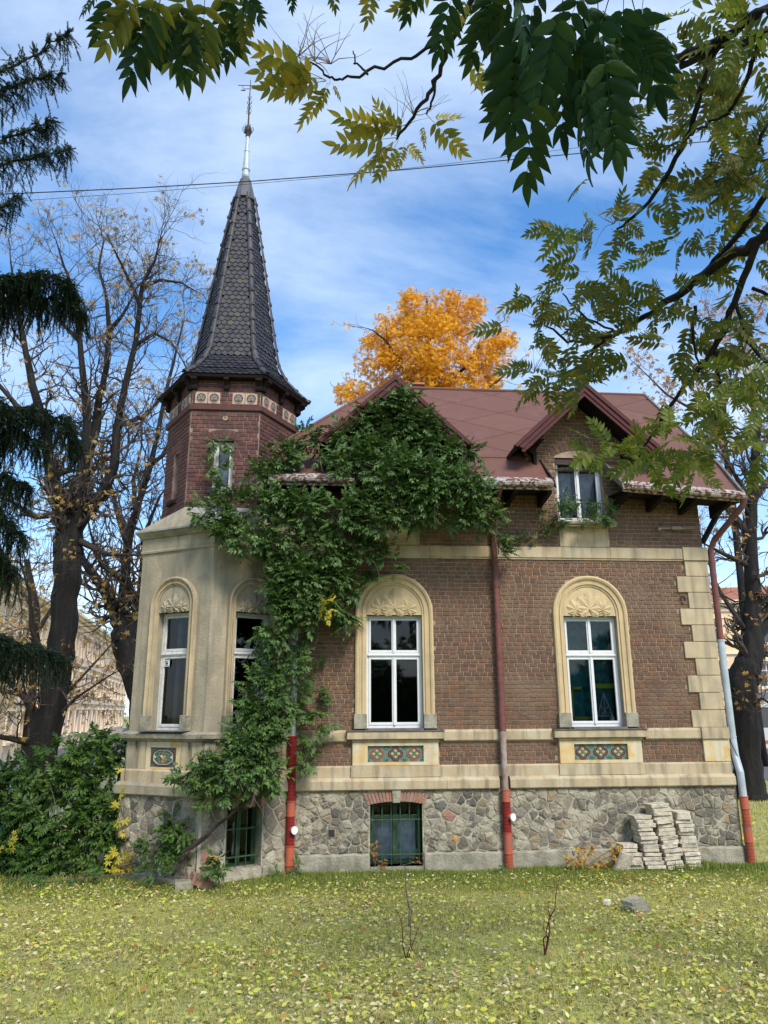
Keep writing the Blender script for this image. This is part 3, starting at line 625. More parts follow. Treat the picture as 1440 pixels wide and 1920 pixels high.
def casement(fr, c, w_, z0, z1, ztr, cols, parent, d=-.10, old=False, m=None, glass=None, name='window'):
    """outer frame, transom, sashes each with its own frame and pane"""
    m = m or M['white']; win = thing_part(name, parent); u0, u1 = c-w_/2, c+w_/2
    mb = MB(); bars(mb, fr, [(u0,z0,u0+.045,z1),(u1-.045,z0,u1,z1),(u0+.045,z0,u1-.045,z0+.05),(u0+.045,z1-.045,u1-.045,z1)], d-.06, d)
    if ztr:
        bars(mb, fr, [(u0+.045,ztr-.035,u1-.045,ztr+.035)], d-.05, d+.015); bars(mb, fr, [(u0+.03,ztr-.012,u1-.03,ztr+.012)], d, d+.035)
    mb.build('frame', m, win, bevel=.003)
    rows = [(z0+.05, (ztr-.035) if ztr else z1-.045)] + ([(ztr+.035, z1-.045)] if ztr else [])
    cw = (w_-.09)/cols
    for za, zb in rows:
        for k in range(cols):
            a, b = u0+.045+k*cw+.003, u0+.045+(k+1)*cw-.003; za2, zb2 = za+.003, zb-.003; s = .037
            mb = MB(); bars(mb, fr, [(a,za2,a+s,zb2),(b-s,za2,b,zb2),(a+s,za2,b-s,za2+s+.01),(a+s,zb2-s,b-s,zb2)], d-.045, d+.008); mb.build('sash', m, win, bevel=.004)
            mb = MB().add([fr.pt(a+s,d-.02,za2+s), fr.pt(b-s,d-.02,za2+s), fr.pt(b-s,d-.02,zb2-s), fr.pt(a+s,d-.02,zb2-s)], [(0,1,2,3)]); mb.build('pane', glass or M['glass'], win)
        if cols == 2:
            mb = MB(); bars(mb, fr, [(c-.016,za+.003,c+.016,zb-.003)], d, d+.028); mb.build('cover_strip', m, win)
    return win
def thing_part(name, parent):
    o = bpy.data.objects.new(name, None); COL.objects.link(o); o.parent = parent; o.empty_display_size = .1; return o
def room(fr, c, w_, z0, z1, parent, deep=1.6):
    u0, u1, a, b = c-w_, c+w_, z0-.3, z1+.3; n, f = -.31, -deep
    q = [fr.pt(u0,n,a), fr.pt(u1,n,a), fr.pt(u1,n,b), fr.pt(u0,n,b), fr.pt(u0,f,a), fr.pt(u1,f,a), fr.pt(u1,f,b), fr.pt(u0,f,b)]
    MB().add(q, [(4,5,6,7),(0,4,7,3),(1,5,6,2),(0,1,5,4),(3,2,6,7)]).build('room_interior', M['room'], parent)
def big_window(c):
    su = surround(FAC, c, .49, .20, 2.2, 4.16, M['cream'], house)
    tympanum(FAC, c, .485, 4.12, 4.16, su)
    w_ = casement(FAC, c, .98, 2.2, 4.12, 3.43, 2, house)
    room(FAC, c, .9, 2.2, 4.1, w_)
    mb = MB(); FAC.box(mb, c-.82, -.02, 2.03, c+.82, .15, 2.16); FAC.box(mb, c-.74, -.02, 1.985, c+.74, .10, 2.028); sill = mb.build('window_sill', M['sand'], w_, bevel=.008)
    mb = MB(); FAC.box(mb, c-.83, -.05, 2.162, c+.83, .17, 2.175); FAC.box(mb, c-.47, -.14, 2.17, c+.47, .15, 2.205); mb.build('sill_sheet', M['greywood'], w_)
    ap = MB(); panel(ap, FAC, c-.72, c+.72, 1.612, 1.984, [(c-.47, c+.47, 1.665, 1.925)], d=.075, back=.045)
    for s in (-1, 1): FAC.box(ap, min(c+s*.715, c+s*.722), 0, 1.612, max(c+s*.715, c+s*.722), .0755, 1.984)
    apo = ap.build('apron', M['ochre'], house)
    mb = MB(); FAC.box(mb, c-.75, .0, 1.425, c+.75, .085, 1.605); mb.build('apron_base', M['band'], apo, bevel=.004)
    return w_
def quatre(u, z, S, n=40, k=0.0):
    out = []
    for i in range(n):
        a = 2*PI*i/n+1e-4; ph = ((a+PI/4) % (PI/2))-PI/4; A, B = .58, .56
        rr = A*math.cos(ph)+math.sqrt(max(0, B*B-(A*math.sin(ph))**2)); out.append((u+S*rr*math.cos(a), z+S*rr*math.sin(a)))
    return out
def ring(mb, fr, poly, w_, d0, d1):
    cx_ = sum(p[0] for p in poly)/len(poly); cz_ = sum(p[1] for p in poly)/len(poly); n = len(poly)
    inn = [(cx_+(p[0]-cx_)*(1-w_), cz_+(p[1]-cz_)*(1-w_)) for p in poly]
    mb.add([fr.pt(p[0],d0,p[1]) for p in poly] + [fr.pt(p[0],d1,p[1]) for p in poly] + [fr.pt(p[0],d1,p[1]) for p in inn] + [fr.pt(p[0],d0,p[1]) for p in inn],
        [(a*n+i, a*n+(i+1)%n, (a+1)*n+(i+1)%n, (a+1)*n+i) for a in range(3) for i in range(n)])
def tile_panel(fr, c, zc, S, dark, parent, d=.032):
    tp = thing_part('majolica_panel', parent)
    hw, hh = .468, .128
    mb = MB(); fr.box(mb, c-hw, d-.01, zc-hh, c+hw, d, zc+hh); mb.build('glazed_ground', M['glaze_blue'], tp)
    for i in (-1, 0, 1):
        u = c+i*.312; rg = M['glaze_brown'] if (dark or i == 0) else M['glaze_terra']
        mb = MB(); ring(mb, fr, quatre(u, zc, .112), .16, d, d+.012); ring(mb, fr, quatre(u, zc, .080), .10, d, d+.008); mb.build('quatrefoil_rim', rg, tp)
        mb = MB(); ring(mb, fr, quatre(u, zc, .092), .08, d, d+.009); mb.build('quatrefoil_line', M['glaze_terra'], tp)
        mb = MB()
        for q in range(4):
            a = q*PI/2; ca, sa = math.cos(a), math.sin(a)
            P = lambda x, y: (u+x*ca-y*sa, zc+x*sa+y*ca)
            mb.prism([P(.022,0), P(.045,-.026), P(.070,-.015), P(.074,0), P(.070,.015), P(.045,.026)], d, d+.009, fr.pt)
        mb.build('petals', M['glaze_gold'], tp)
        mb = MB(); mb.prism([(u-.024,zc),(u,zc-.024),(u+.024,zc),(u,zc+.024)], d, d+.012, fr.pt)
        for q in range(4):
            a = q*PI/2+PI/4; mb.prism([(u+.028*math.cos(a+t)*(1.4 if j % 2 else .8), zc+.028*math.sin(a+t)*(1.4 if j % 2 else .8)) for j, t in enumerate((-.5,0,.5))] + [(u+.02*math.cos(a), zc+.02*math.sin(a))], d, d+.007, fr.pt)
        mb.build('centre_diamond', M['glaze_green'], tp)
        for s in (-1, 1):
            MB().prism([(u+s*.060, zc-.009), (u+s*.085, zc), (u+s*.060, zc+.009)][::s], d, d+.013, fr.pt).build('white_bud', M['glaze_white'], tp)
    mb = MB()
    for i in (-1.5, -.5, .5, 1.5):
        for s in (-1, 1):
            u = c+i*.312; z0 = zc+s*hh*.98
            for t in (-50, -20, 20, 50):
                if (abs(i) > 1 and t*i > 0): continue
                a = R(t); L = .078 if abs(t) < 30 else .07
                tip = (u+L*math.sin(a), z0-s*L*math.cos(a)); nx_, nz_ = math.cos(a)*.016, s*math.sin(a)*.016
                mid = ((u*.5+tip[0]*.5), (z0*.5+tip[1]*.5))
                mb.prism([(u, z0), (mid[0]+nx_, mid[1]+nz_), tip, (mid[0]-nx_, mid[1]-nz_)], d, d+.009, fr.pt)
    mb.build('leaf_sprigs', M['glaze_green'], tp)
    return tp
win1 = big_window(W1); win2 = big_window(W2)
tile_panel(FAC, W1, 1.795, 1, False, house); tile_panel(FAC, W2, 1.795, 1, True, house)
# the bay's arched windows
bays = []
for fr, c in ((FA, .79), (FB, .76)):
    su = surround(fr, c, .33, .145, 2.2, 4.22, M['sand'], bay, foot=True)
    tympanum(fr, c, .328, 4.10, 4.22, su, mm='stucco')
    w_ = casement(fr, c, .66, 2.2, 4.10, 3.42, 1, house, d=-.12, m=M['whiteold']); bays.append(w_)
    q = [(c-.33, -.31), (c+.33, -.31)]
    room(fr, c, .42, 2.2, 4.1, w_, deep=1.0)
    mb = MB(); fr.box(mb, c-.45, -.13, 2.188, c+.45, .16, 2.203); mb.build('sill_sheet', M['greywood'], w_)
mb = MB(); FA.box(mb, .545, -.113, 3.22, .66, -.108, 3.33); st = mb.build('sticker', M['paper'], bays[0])
mb = MB()
for z_, a_, b_2 in ((3.305,.56,.645),(3.29,.56,.62),(3.235,.56,.645)): FA.box(mb, a_, -.108, z_, b_2, -.1065, z_+.009)
FA.box(mb, .58, -.108, 3.252, .63, -.1065, 3.283); mb.build('sticker_print', M['rubber'], bays[0])
mb = MB(); fr = FA; fr.box(mb, .50, -.5, 2.28, .58, -.45, 4.0); mb.build('inner_sash', M['whiteold'], bays[0])
# majolica panel on the bay's left face: framed bouquet
def bouquet(fr, c, zc, d=.0):
    tp = thing_part('majolica_panel', bay); mb = MB(); fr.box(mb, c-.262, d-.012, zc-.15, c+.262, d, zc+.15); mb.build('glazed_ground', M['glaze_blue'], tp)
    n = 48; poly = []
    for i in range(n):
        a = 2*PI*i/n; ca, sa = math.cos(a), math.sin(a)
        x = .195*math.copysign(abs(ca)**.55, ca); z = .130*math.copysign(abs(sa)**.5, sa)
        if abs(sa) < .42: x = math.copysign(.20+.035*math.cos(sa/.42*PI/2), ca)
        poly.append((c+x, zc+z))
    mb = MB(); ring(mb, fr, poly, .12, d, d+.014); mb.build('frame_ring', M['glaze_brown'], tp)
    p2 = [(c+(u-c)*.84, zc+(z-zc)*.84) for u, z in poly]; mb = MB(); ring(mb, fr, p2, .05, d, d+.010); mb.build('inner_line', M['glaze_white'], tp)
    mb = MB()
    for i in range(14):
        a = 2*PI*i/14; L = .11 if i % 2 else .085; cc = (c+L*1.1*math.cos(a), zc+L*.8*math.sin(a))
        mb.prism([(cc[0]+.030*math.cos(a+t), cc[1]+.022*math.sin(a+t)) for t in (0, PI/2, PI, 3*PI/2)], d, d+.009, fr.pt)
    mb.build('leaves_pattern', M['glaze_green'], tp)
    for i, (du, dz, s, m_) in enumerate(((0,.06,.036,'glaze_terra'),(0,-.06,.040,'terra'),(-.028,.012,.026,'glaze_white'),(.028,.010,.026,'glaze_gold'),(0,-.018,.028,'glaze_gold'),(-.165,0,.02,'glaze_white'),(.165,0,.02,'glaze_white'),(.06,-.03,.014,'glaze_gold'),(-.06,.02,.014,'glaze_gold'))):
        MB().prism([(c+du+s*(1 if j % 2 else .6)*math.cos(2*PI*j/10), zc+dz+s*(1 if j % 2 else .6)*math.sin(2*PI*j/10)) for j in range(10)], d, d+.013, fr.pt).build('flower', M[m_], tp)
bouquet(FA, .765, 1.795); bouquet(FB, .765, 1.795)

# right window: what stands behind its panes
k = 26; cur = []
for i in range(k+1):
    u = W2-.45+.9*i/k; cur.append((u, -.30-.03*math.sin(i*1.25)-.015*math.sin(i*2.9)))
mb = MB(); mb.v = [tuple(FAC.pt(u,d,z)) for z in (2.2, 4.1) for u, d in cur]; mb.f = [(i,i+1,k+2+i,k+1+i) for i in range(k)]
mb.build('curtain', M['teal'], win2, smooth=True)
mb = MB(); FAC.box(mb, W2-.43, -.25, 2.32, W2+.02, -.24, 2.37); FAC.box(mb, W2+.02, -.25, 2.86, W2+.44, -.24, 2.94); FAC.box(mb, W2-.36, -.25, 2.32, W2-.32, -.24, 2.92); FAC.box(mb, W2-.42, -.25, 2.84, W2-.15, -.24, 2.89)
mb.build('lime_strip', M['lime'], win2)
mb = MB()
for (a, b) in (((W2+.10,2.38),(W2+.235,2.78)),((W2+.235,2.78),(W2+.37,2.38)),((W2+.10,2.38),(W2+.37,2.38)),((W2+.235,2.38),(W2+.235,2.78)),((W2+.16,2.56),(W2+.30,2.40)),((W2+.31,2.56),(W2+.17,2.40))):
    mb.tube([FAC.pt(a[0],-.23,a[1]), FAC.pt(b[0],-.23,b[1])], .010, 4)
mb.build('paper_triangle', M['curtain'], win2)
bo = MB(); BX, BD = W2+.335, -.175
prof = [(.0,0),(.038,0),(.040,.01),(.040,.095),(.034,.11),(.014,.118),(.014,.135),(.018,.137),(.018,.15),(.005,.152),(.005,.175),(0,.175)]
rings_ = [[(BX+r_*math.cos(2*PI*j/14), -BD*1+r_*math.sin(2*PI*j/14), 2.262+z_) for j in range(14)] for r_, z_ in prof[1:-1]]
bo.rings(rings_); bo.box(BX-.045, .17, 2.262+.168, BX+.008, .182, 2.262+.180)
tag(bo.build('soap_bottle', M['bottle'], smooth=False), 'white pump soap bottle standing inside the right arched window', 'bottle')

# --- basement windows
def basement(fr, c, w_, z0, z1, parent, d=-.16, nb=6, name='basement_window'):
    win = thing_part(name, parent); u0, u1 = c-w_/2, c+w_/2; mb = MB()
    bars(mb, fr, [(u0,z0,u0+.07,z1),(u1-.07,z0,u1,z1),(u0+.07,z1-.07,u1-.07,z1),(u0+.07,z0,u1-.07,z0+.05),(c-.035,z0+.05,c+.035,z1-.07)], d-.05, d)
    if w_ > .7: bars(mb, fr, [(u0+.07,z0+.70,c-.035,z0+.75),(c+.035,z0+.70,u1-.07,z0+.75)], d-.05, d+.001)
    mb.build('frame', M['greenpaint'], win)
    mb = MB().add([fr.pt(u0,d-.03,z0), fr.pt(u1,d-.03,z0), fr.pt(u1,d-.03,z1), fr.pt(u0,d-.03,z1)], [(0,1,2,3)]); mb.build('pane', M['glassb'], win)
    room(fr, c, w_*.5, z0+.25, z1-.25, win, deep=.9)
    if w_ > .7:
        mb = MB(); fr.box(mb, u0+.08, -.285, z0+.05, u1-.08, -.275, z0+.68); mb.build('grey_board', M['curtain'], win)
    for i in range(nb):
        u = u0+.05+(w_-.10)*i/(nb-1); MB().tube([fr.pt(u,-.03,z0+.005), fr.pt(u,-.03,z1-.01)], .008, 6).build('bar', M['greeniron'], win)
    for z in (z0+.16, z1-.28 if w_ > .7 else z1-.34):
        mb = MB(); fr.box(mb, u0+.005, -.045, z-.009, u1-.005, -.02, z+.009)
        if w_ > .7:
            for i in range(nb-1):
                for s in (-1, 1):
                    uc = u0+.05+(w_-.10)*(i+.5)/(nb-1)+s*.022; mb.tube([fr.pt(uc+s*(.018+.004*t)*math.cos(t*.75-1.2), -.03, z+.045+(.018+.002*t)*math.sin(t*.75-1.2)) for t in range(8)], .005, 4)
        mb.build('crossbar', M['greeniron'], win)
    return win
basement(FAC, W1, .86, .07, 1.04, house)
bwin = basement(FB, (BW[0]+BW[1])/2, BW[1]-BW[0], BW[2], BW[3], house, nb=4)
# pale mask and cloth behind the bay's basement window
uc = .72; mb = MB(); n = 12; zs_ = [1.0-.66*i/10 for i in range(9)]
rings2 = [[FB.pt(uc+.055*(.8+.25*math.sin(i))*math.cos(2*PI*j/n), -.27+.02*math.sin(2*PI*j/n), .80-.055*i) for j in range(n)] for i in range(10)]
mb.rings(rings2); mb.build('white_cloth', M['paper'], bwin, smooth=True)
mb = MB(); hr = [(.0,.01),(.03,.0),(.045,.03),(.05,.07),(.046,.11),(.03,.14),(.01,.15)]
mb.rings([[FB.pt(uc+.01+r_*math.cos(2*PI*j/n), -.25+.5*r_*math.sin(2*PI*j/n), .80+z_) for j in range(n)] for r_, z_ in hr[1:]]); mb.build('pale_mask', M['glaze_white'], bwin, smooth=True)
mb = MB()
for s in (-1, 1): mb.tube([FB.pt(uc+.01+s*.018, -.222, .88), FB.pt(uc+.01+s*.018, -.218, .88)], .008, 6)
mb.tube([FB.pt(uc-.002,-.222,.84), FB.pt(uc+.022,-.222,.84)], .004, 5); mb.build('mask_features', M['rubber'], bwin)

# --- dormer window (right), with its little iron railing
def dormer_window(c):
    w_ = casement(FAC, c, .90, 5.88, 7.12, None, 2, house, d=-.12)
    mb = MB(); n = 10; top = [(c-.45+.9*i/n, 7.12+.10*(1-(2*i/n-1)**2)) for i in range(n+1)]
    mb.prism([(c-.45,7.10)] + top[:0] + [(c+.45,7.10)] + top[::-1], -.18, -.09); mb.build('head', M['whiteold'], w_)
    room(FAC, c, .6, 5.9, 7.1, w_)
    k = 24
    for s in (-1, 1):
        mb = MB(); cc = [(c+s*(.06+.36*i/k), -.30-.02*math.sin(i*1.4)) for i in range(k+1)]
        mb.v = [tuple(FAC.pt(u,d,z)) for z in (5.9, 7.16) for u, d in cc]; mb.f = [(i,i+1,k+2+i,k+1+i) for i in range(k)]; mb.build('net_curtain', M['curtain'], w_, smooth=True)
    return w_
dormer_window(W2); dormer_window(W1)
rl = thing_part('balcony_railing', house)
x0, x1, zb, zt, dd = W2-.50, W2+.53, 5.86, 6.17, .20
MB().tube([FAC.pt(x0,-.0,zt), FAC.pt(x0,dd,zt), FAC.pt(x1,dd,zt), FAC.pt(x1,0,zt)], .011, 6).build('top_rail', M['greeniron'], rl)
MB().tube([FAC.pt(x0,-.0,zb+.03), FAC.pt(x0,dd,zb+.03), FAC.pt(x1,dd,zb+.03), FAC.pt(x1,0,zb+.03)], .009, 6).build('bottom_rail', M['greeniron'], rl)
for i in range(10):
    u = x0+(x1-x0)*i/9; MB().tube([FAC.pt(u,dd,zb-.02), FAC.pt(u,dd,zt+.01)], .007, 5).build('baluster', M['greeniron'], rl)
mb = MB()
for i in range(9):
    u = x0+(x1-x0)*i/9; u2 = x0+(x1-x0)*(i+1)/9
    mb.tube([FAC.pt(u,dd,zb+.03), FAC.pt(u2,dd,zb+.17)], .004, 4); mb.tube([FAC.pt(u2,dd,zb+.03), FAC.pt(u,dd,zb+.17)], .004, 4)
mb.build('lattice_rods', M['greeniron'], rl)
# wall stay / insulator arm on the right
mb = MB().tube([(6.2,-.02,5.76),(6.9,-.16,5.74)], .02, 6); mb.tube([(6.45,-.09,5.75),(6.62,-.12,5.745)], .035, 8); mb.tube([(6.2,-.02,5.76),(6.2,-.14,5.72)], .03, 6); mb.build('wall_bracket', M['barepipe'], house)
# iron ring on the wall by the quoins
mb = MB(); mb.tube([FAC.pt(6.55+.05*math.cos(a_*.6), .03, 4.42+.07*math.sin(a_*.6)) for a_ in range(9)], .010, 5); mb.build('iron_ring', M['iron'], house)

# ================================================================== THE TURRET
tur = thing_part('turret', house)
TWIN = (RU/2-.18, RU/2+.18, 6.26, 7.20)     # front slit window; the side ones are blind niches
NI = (RU/2-.13, RU/2+.13, 6.20, 7.12)
tw = MB()
FLATS = [(TF, [TWIN]), (TL, [NI]), (TR, [NI]), (TLL, []), (TRR, []), (TB, [])]
for fr, hs_ in FLATS: panel(tw, fr, 0, fr.L, 5.5, 8.5, hs_, back=.10 if fr is not TF else .22)
for fr in (TL, TR): tw.add([fr.pt(NI[0],-.10,NI[2]), fr.pt(NI[1],-.10,NI[2]), fr.pt(NI[1],-.10,NI[3]), fr.pt(NI[0],-.10,NI[3])], [(0,1,2,3)])
tw_o = tw.build('turret_wall', M['mortar_dark'], tur)
tw_root = house
def indiv_t(u, z): return True
allb = MB()
# turret brickwork: level-3 limit, so single bricks hang under a part of the villa
tbrick = thing_part('turret_brickwork', house)
for fr, hs_ in FLATS:
    bl = [rect_block(h[0], h[1], h[2], h[3]) for h in hs_]
    if hs_:
        h = hs_[0]
        bl.append(lambda z, h=h: (lambda q: (RU/2-q, RU/2+q) if q > 0 else None)(math.sqrt(max(0, .18**2-((z-h[3])*2.6)**2))+.0 if h[3] <= z < h[3]+.07 else 0))
        bl.append(lambda z, h=h: (RU/2-.24, RU/2+.24) if h[3]+.02 < z < h[3]+.185 else None)
    BLf = lambda z, bl=bl: [q for q in (b(z) for b in bl) if q]
    it = layout(.012, fr.L-.012, 5.80, 7.74, .0775, .150, .125, .0115, BLf, 30+FLATS.index((fr,hs_)))
    it2 = layout(.012, fr.L-.012, 8.15, 8.42, .0775, .150, .125, .0115, lambda z: [], 40) + layout(.012, fr.L-.012, 7.885, 8.145, .0775, .150, .125, .0115, lambda z: [(.05,.05+.42),(RU-.47,RU-.05)], 41)
    vis = fr in (TF, TL, TR)
    m2 = lay(fr, it+it2, M['brick_dark'], 't', tbrick, lambda u, z, v=vis, f=fr: v and (f is TF or z > 6.9)); allb.add(m2.v, m2.f)
allb.build('brickwork', M['brick_dark'], tbrick, kind='stuff')
for fr, hs_ in FLATS[:3]:                # rowlock heads
    c = RU/2; z0 = hs_[0][3]
    for i in range(9):
        t = (i-4)/4; a = R(90-t*22); rr, zc = .58, z0-.55
        p = lambda r_, a_: (c+r_*math.cos(a_), zc+r_*math.sin(a_))
        MB().prism([p(rr+.01,a+R(2.3)), p(rr+.01,a-R(2.3)), p(rr+.17,a-R(2.3)), p(rr+.17,a+R(2.3))][::-1], 0, .016, fr.pt).build('arch_brick', M['brick_dark'], tbrick)
k30 = 1/math.cos(R(30))
MB().rings([hexring(CX, CY, RU+o*k30, z, 0) for o, z in [(0,7.75),(.05,7.775),(.055,7.87),(.0,7.885)]]).build('string_course', M['brick_dark'], tur)
MB().rings([hexring(CX, CY, RU+o*k30, z, 0) for o, z in [(0,5.55),(.03,5.56),(.03,5.93),(.0,5.95)]]).build('turret_base', M['stucco'], tur)
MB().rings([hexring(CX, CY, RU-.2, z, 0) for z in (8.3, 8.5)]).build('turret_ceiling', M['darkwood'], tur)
# frieze tiles
def frieze(fr, c, zc, s=.112):
    t = thing_part('frieze_tile', tur); mb = MB(); fr.box(mb, c-s+.004, -.01, zc-s+.004, c+s-.004, .014, zc+s-.004); mb.build('tile_ground', M['frieze'], t)
    circ = lambda r_, n=20, du=0, dz=0: [(c+du+r_*math.cos(2*PI*i/n), zc+dz+r_*math.sin(2*PI*i/n)) for i in range(n)]
    MB().prism(circ(.082), .012, .017, fr.pt).build('dark_disc', M['glaze_brown'], t)
    mb = MB(); ring(mb, fr, circ(.094), .10, .014, .024); mb.build('tile_rim', M['frieze'], t)
    mb = MB()
    for a in (90, 210, 330): mb.prism(circ(.028, 10, .038*math.cos(R(a)), .038*math.sin(R(a))), .016, .026, fr.pt)
    for a in (30, 150): mb.prism(circ(.016, 8, .05*math.cos(R(a)), .05*math.sin(R(a))), .016, .023, fr.pt)
    mb.prism(circ(.013, 8), .016, .03, fr.pt); mb.build('trefoil', M['trefoil'], t)
for fr in (TF, TL, TR, TLL, TRR):
    for u in (.165, .395, RU-.395, RU-.165): frieze(fr, u, 8.012)
# consoles under the turret eaves
def console(fr, u, w_=.07, name='console'):
    mb = MB(); pr_ = [(0,8.16),(.07,8.16),(.085,8.19),(.085,8.25),(.13,8.30),(.18,8.32),(.18,8.42),(0,8.42)]
    n = len(pr_); mb.add([fr.pt(u-w_, d, z) for d, z in pr_] + [fr.pt(u+w_, d, z) for d, z in pr_], [tuple(range(n)), tuple(range(2*n-1,n-1,-1))] + [(i,n+i,n+(i+1)%n,(i+1)%n) for i in range(n)])
    mb.build(name, M['darkwood'], tur)
for fr in (TF, TL, TR, TLL, TRR): console(fr, RU/2, .045); console(fr, .03, .06); console(fr, RU-.03, .06)
tww = casement(TF, RU/2, .36, 6.26, 7.20, None, 1, tur if False else house, d=-.10, m=M['whiteold'], glass=M['glassb'], name='turret_window')
mb = MB().add([TF.pt(RU/2-.14,-.16,6.3), TF.pt(RU/2+.14,-.16,6.3), TF.pt(RU/2+.14,-.16,7.16), TF.pt(RU/2-.14,-.16,7.16)], [(0,1,2,3)]); mb.build('white_blind', M['whiteold'], tww)
mb = MB(); TF.box(mb, RU/2-.24, -.0, 6.19, RU/2+.24, .09, 6.245); mb.build('turret_sill', M['lead'], tww)
for fr in (TL, TR): mb = MB(); fr.box(mb, RU/2-.19, 0, 6.12, RU/2+.19, .08, 6.18); mb.build('niche_sill', M['darkwood'], tur)
mb = MB(); mb.tube([TF.pt(RU/2, .01, 7.62), TF.pt(RU/2, .03, 7.62)], .05, 7); mb.build('mortar_patch', M['mortar'], tur); MB().tube([TF.pt(RU/2,.03,7.62), TF.pt(RU/2,.07,7.66)], .008, 5).build('iron_hook', M['iron'], tur)

# ---- spire
spire = thing_part('spire', house)
PRO = [(8.40, 1.47), (8.56, 1.27), (8.76, 1.08), (9.02, .86), (9.25, .80), (13.12, .185)]   # (z, R)
def rad_at(z):
    for (a, ra), (b, rb) in zip(PRO[:-1], PRO[1:]):
        if z <= b: return ra+(rb-ra)*(z-a)/(b-a)
    return PRO[-1][1]
MB().rings([hexring(CX, CY, r_-.02, z, 0) for z, r_ in PRO]).build('roof_boarding', M['darkwood'], spire)
MB().rings([hexring(CX, CY, r_, z, 0) for z, r_ in ((8.36, 1.44), (8.40, 1.46))]).build('eave_board', M['darkwood'], spire)
# arc length parametrisation of a face (apothem, z)
ap_ = [(r_*math.cos(R(30)), z) for z, r_ in PRO]
seg = [math.hypot(b[0]-a[0], b[1]-a[1]) for a, b in zip(ap_[:-1], ap_[1:])]; TOT = sum(seg)
def along(s):
    for (a, b), L in zip(zip(ap_[:-1], ap_[1:]), seg):
        if s <= L or b is ap_[-1]: t = s/L; return a[0]+(b[0]-a[0])*t, a[1]+(b[1]-a[1])*t, math.atan2(b[1]-a[1], -(b[0]-a[0]))
        s -= L
def tile_mesh(w_, L, m, th=.013):
    # beaver tail: local x across, y up the slope, z outward; round lower end at y=0
    n = 7; out_ = [(-w_/2, L)] + [(-w_/2+w_*i/n, w_*.36*(1-math.sin(PI*i/n))) for i in range(n+1)] + [(w_/2, L)]
    k = len(out_); vs = [(x, y, th if y < L*.7 else .002) for x, y in out_] + [(x, y, 0 if y < L*.7 else -.008) for x, y in out_]
    return MB().add(vs, [tuple(range(k))[::1], ] + [(i, k+i, k+(i+1)%k, (i+1)%k) for i in range(k)]).mesh('tile', m)
TW = .118; ROW = .102
tmesh = [tile_mesh(TW*.97, .165, m) for m in (M['slate'], M['slate'], M['slate_ochre'], M['terra'])]
rr = random.Random(4); stuff = MB(); nt_ = 0
for face in range(6):
    ang = R(30+60*face); nrm = Vector((math.cos(ang), math.sin(ang), 0)); tan = Vector((-math.sin(ang), math.cos(ang), 0))
    front = face == 4; s = .01; k = 0
    while s < TOT-.10:
        a_, z_, th_ = along(s); half = a_*math.tan(R(30)); n = int(half*2/TW)+2
        up = Vector((-nrm.x*math.cos(th_), -nrm.y*math.cos(th_), math.sin(th_))); no = (nrm*math.sin(th_)+Vector((0,0,math.cos(th_))))
        for i in range(-n, n+1):
            u = (i+(.5 if k % 2 else 0))*TW
            if abs(u) > half-.012: continue
            if s > .8 and abs(u) > half-.03: continue
            tiltx = rr.uniform(-.02,.02); P = Vector((CX, CY, z_)) + nrm*a_ + tan*u + no*(.010+rr.uniform(0,.004))
            X = (tan + up*tiltx + no*rr.uniform(-.03,.03)).normalized(); tilt = .075
            Yv = (up + no*(-tilt)).normalized(); Zv = X.cross(Yv).normalized()
            if Zv.dot(no) < 0: X = -X; Zv = -Zv
            Mx = Matrix(((X.x,Yv.x,Zv.x,P.x),(X.y,Yv.y,Zv.y,P.y),(X.z,Yv.z,Zv.z,P.z),(0,0,0,1)))
            v = 0; q = rr.random()
            if q < .025 or (front and 9.4 < z_ < 9.9 and u < 0 and q < .22) or (front and 11.2 < z_ < 11.3 and q < .7): v = 2
            if front and 11.95 < z_ < 12.04 and abs(u) < .05: v = 3
            if (front and nt_ < 298) or v >= 2 and face in (3,4,5) and nt_ < 299:
                nt_ += 1; link('tile', tmesh[v], spire, M=Mx)
            else:
                me = tmesh[0]; b0 = len(stuff.v); stuff.v += [tuple(Mx @ vv.co) for vv in me.vertices]; stuff.f += [tuple(b0+i2 for i2 in p.vertices) for p in me.polygons]
        s += ROW; k += 1
stuff.build('tiling', M['slate'], spire, kind='stuff')
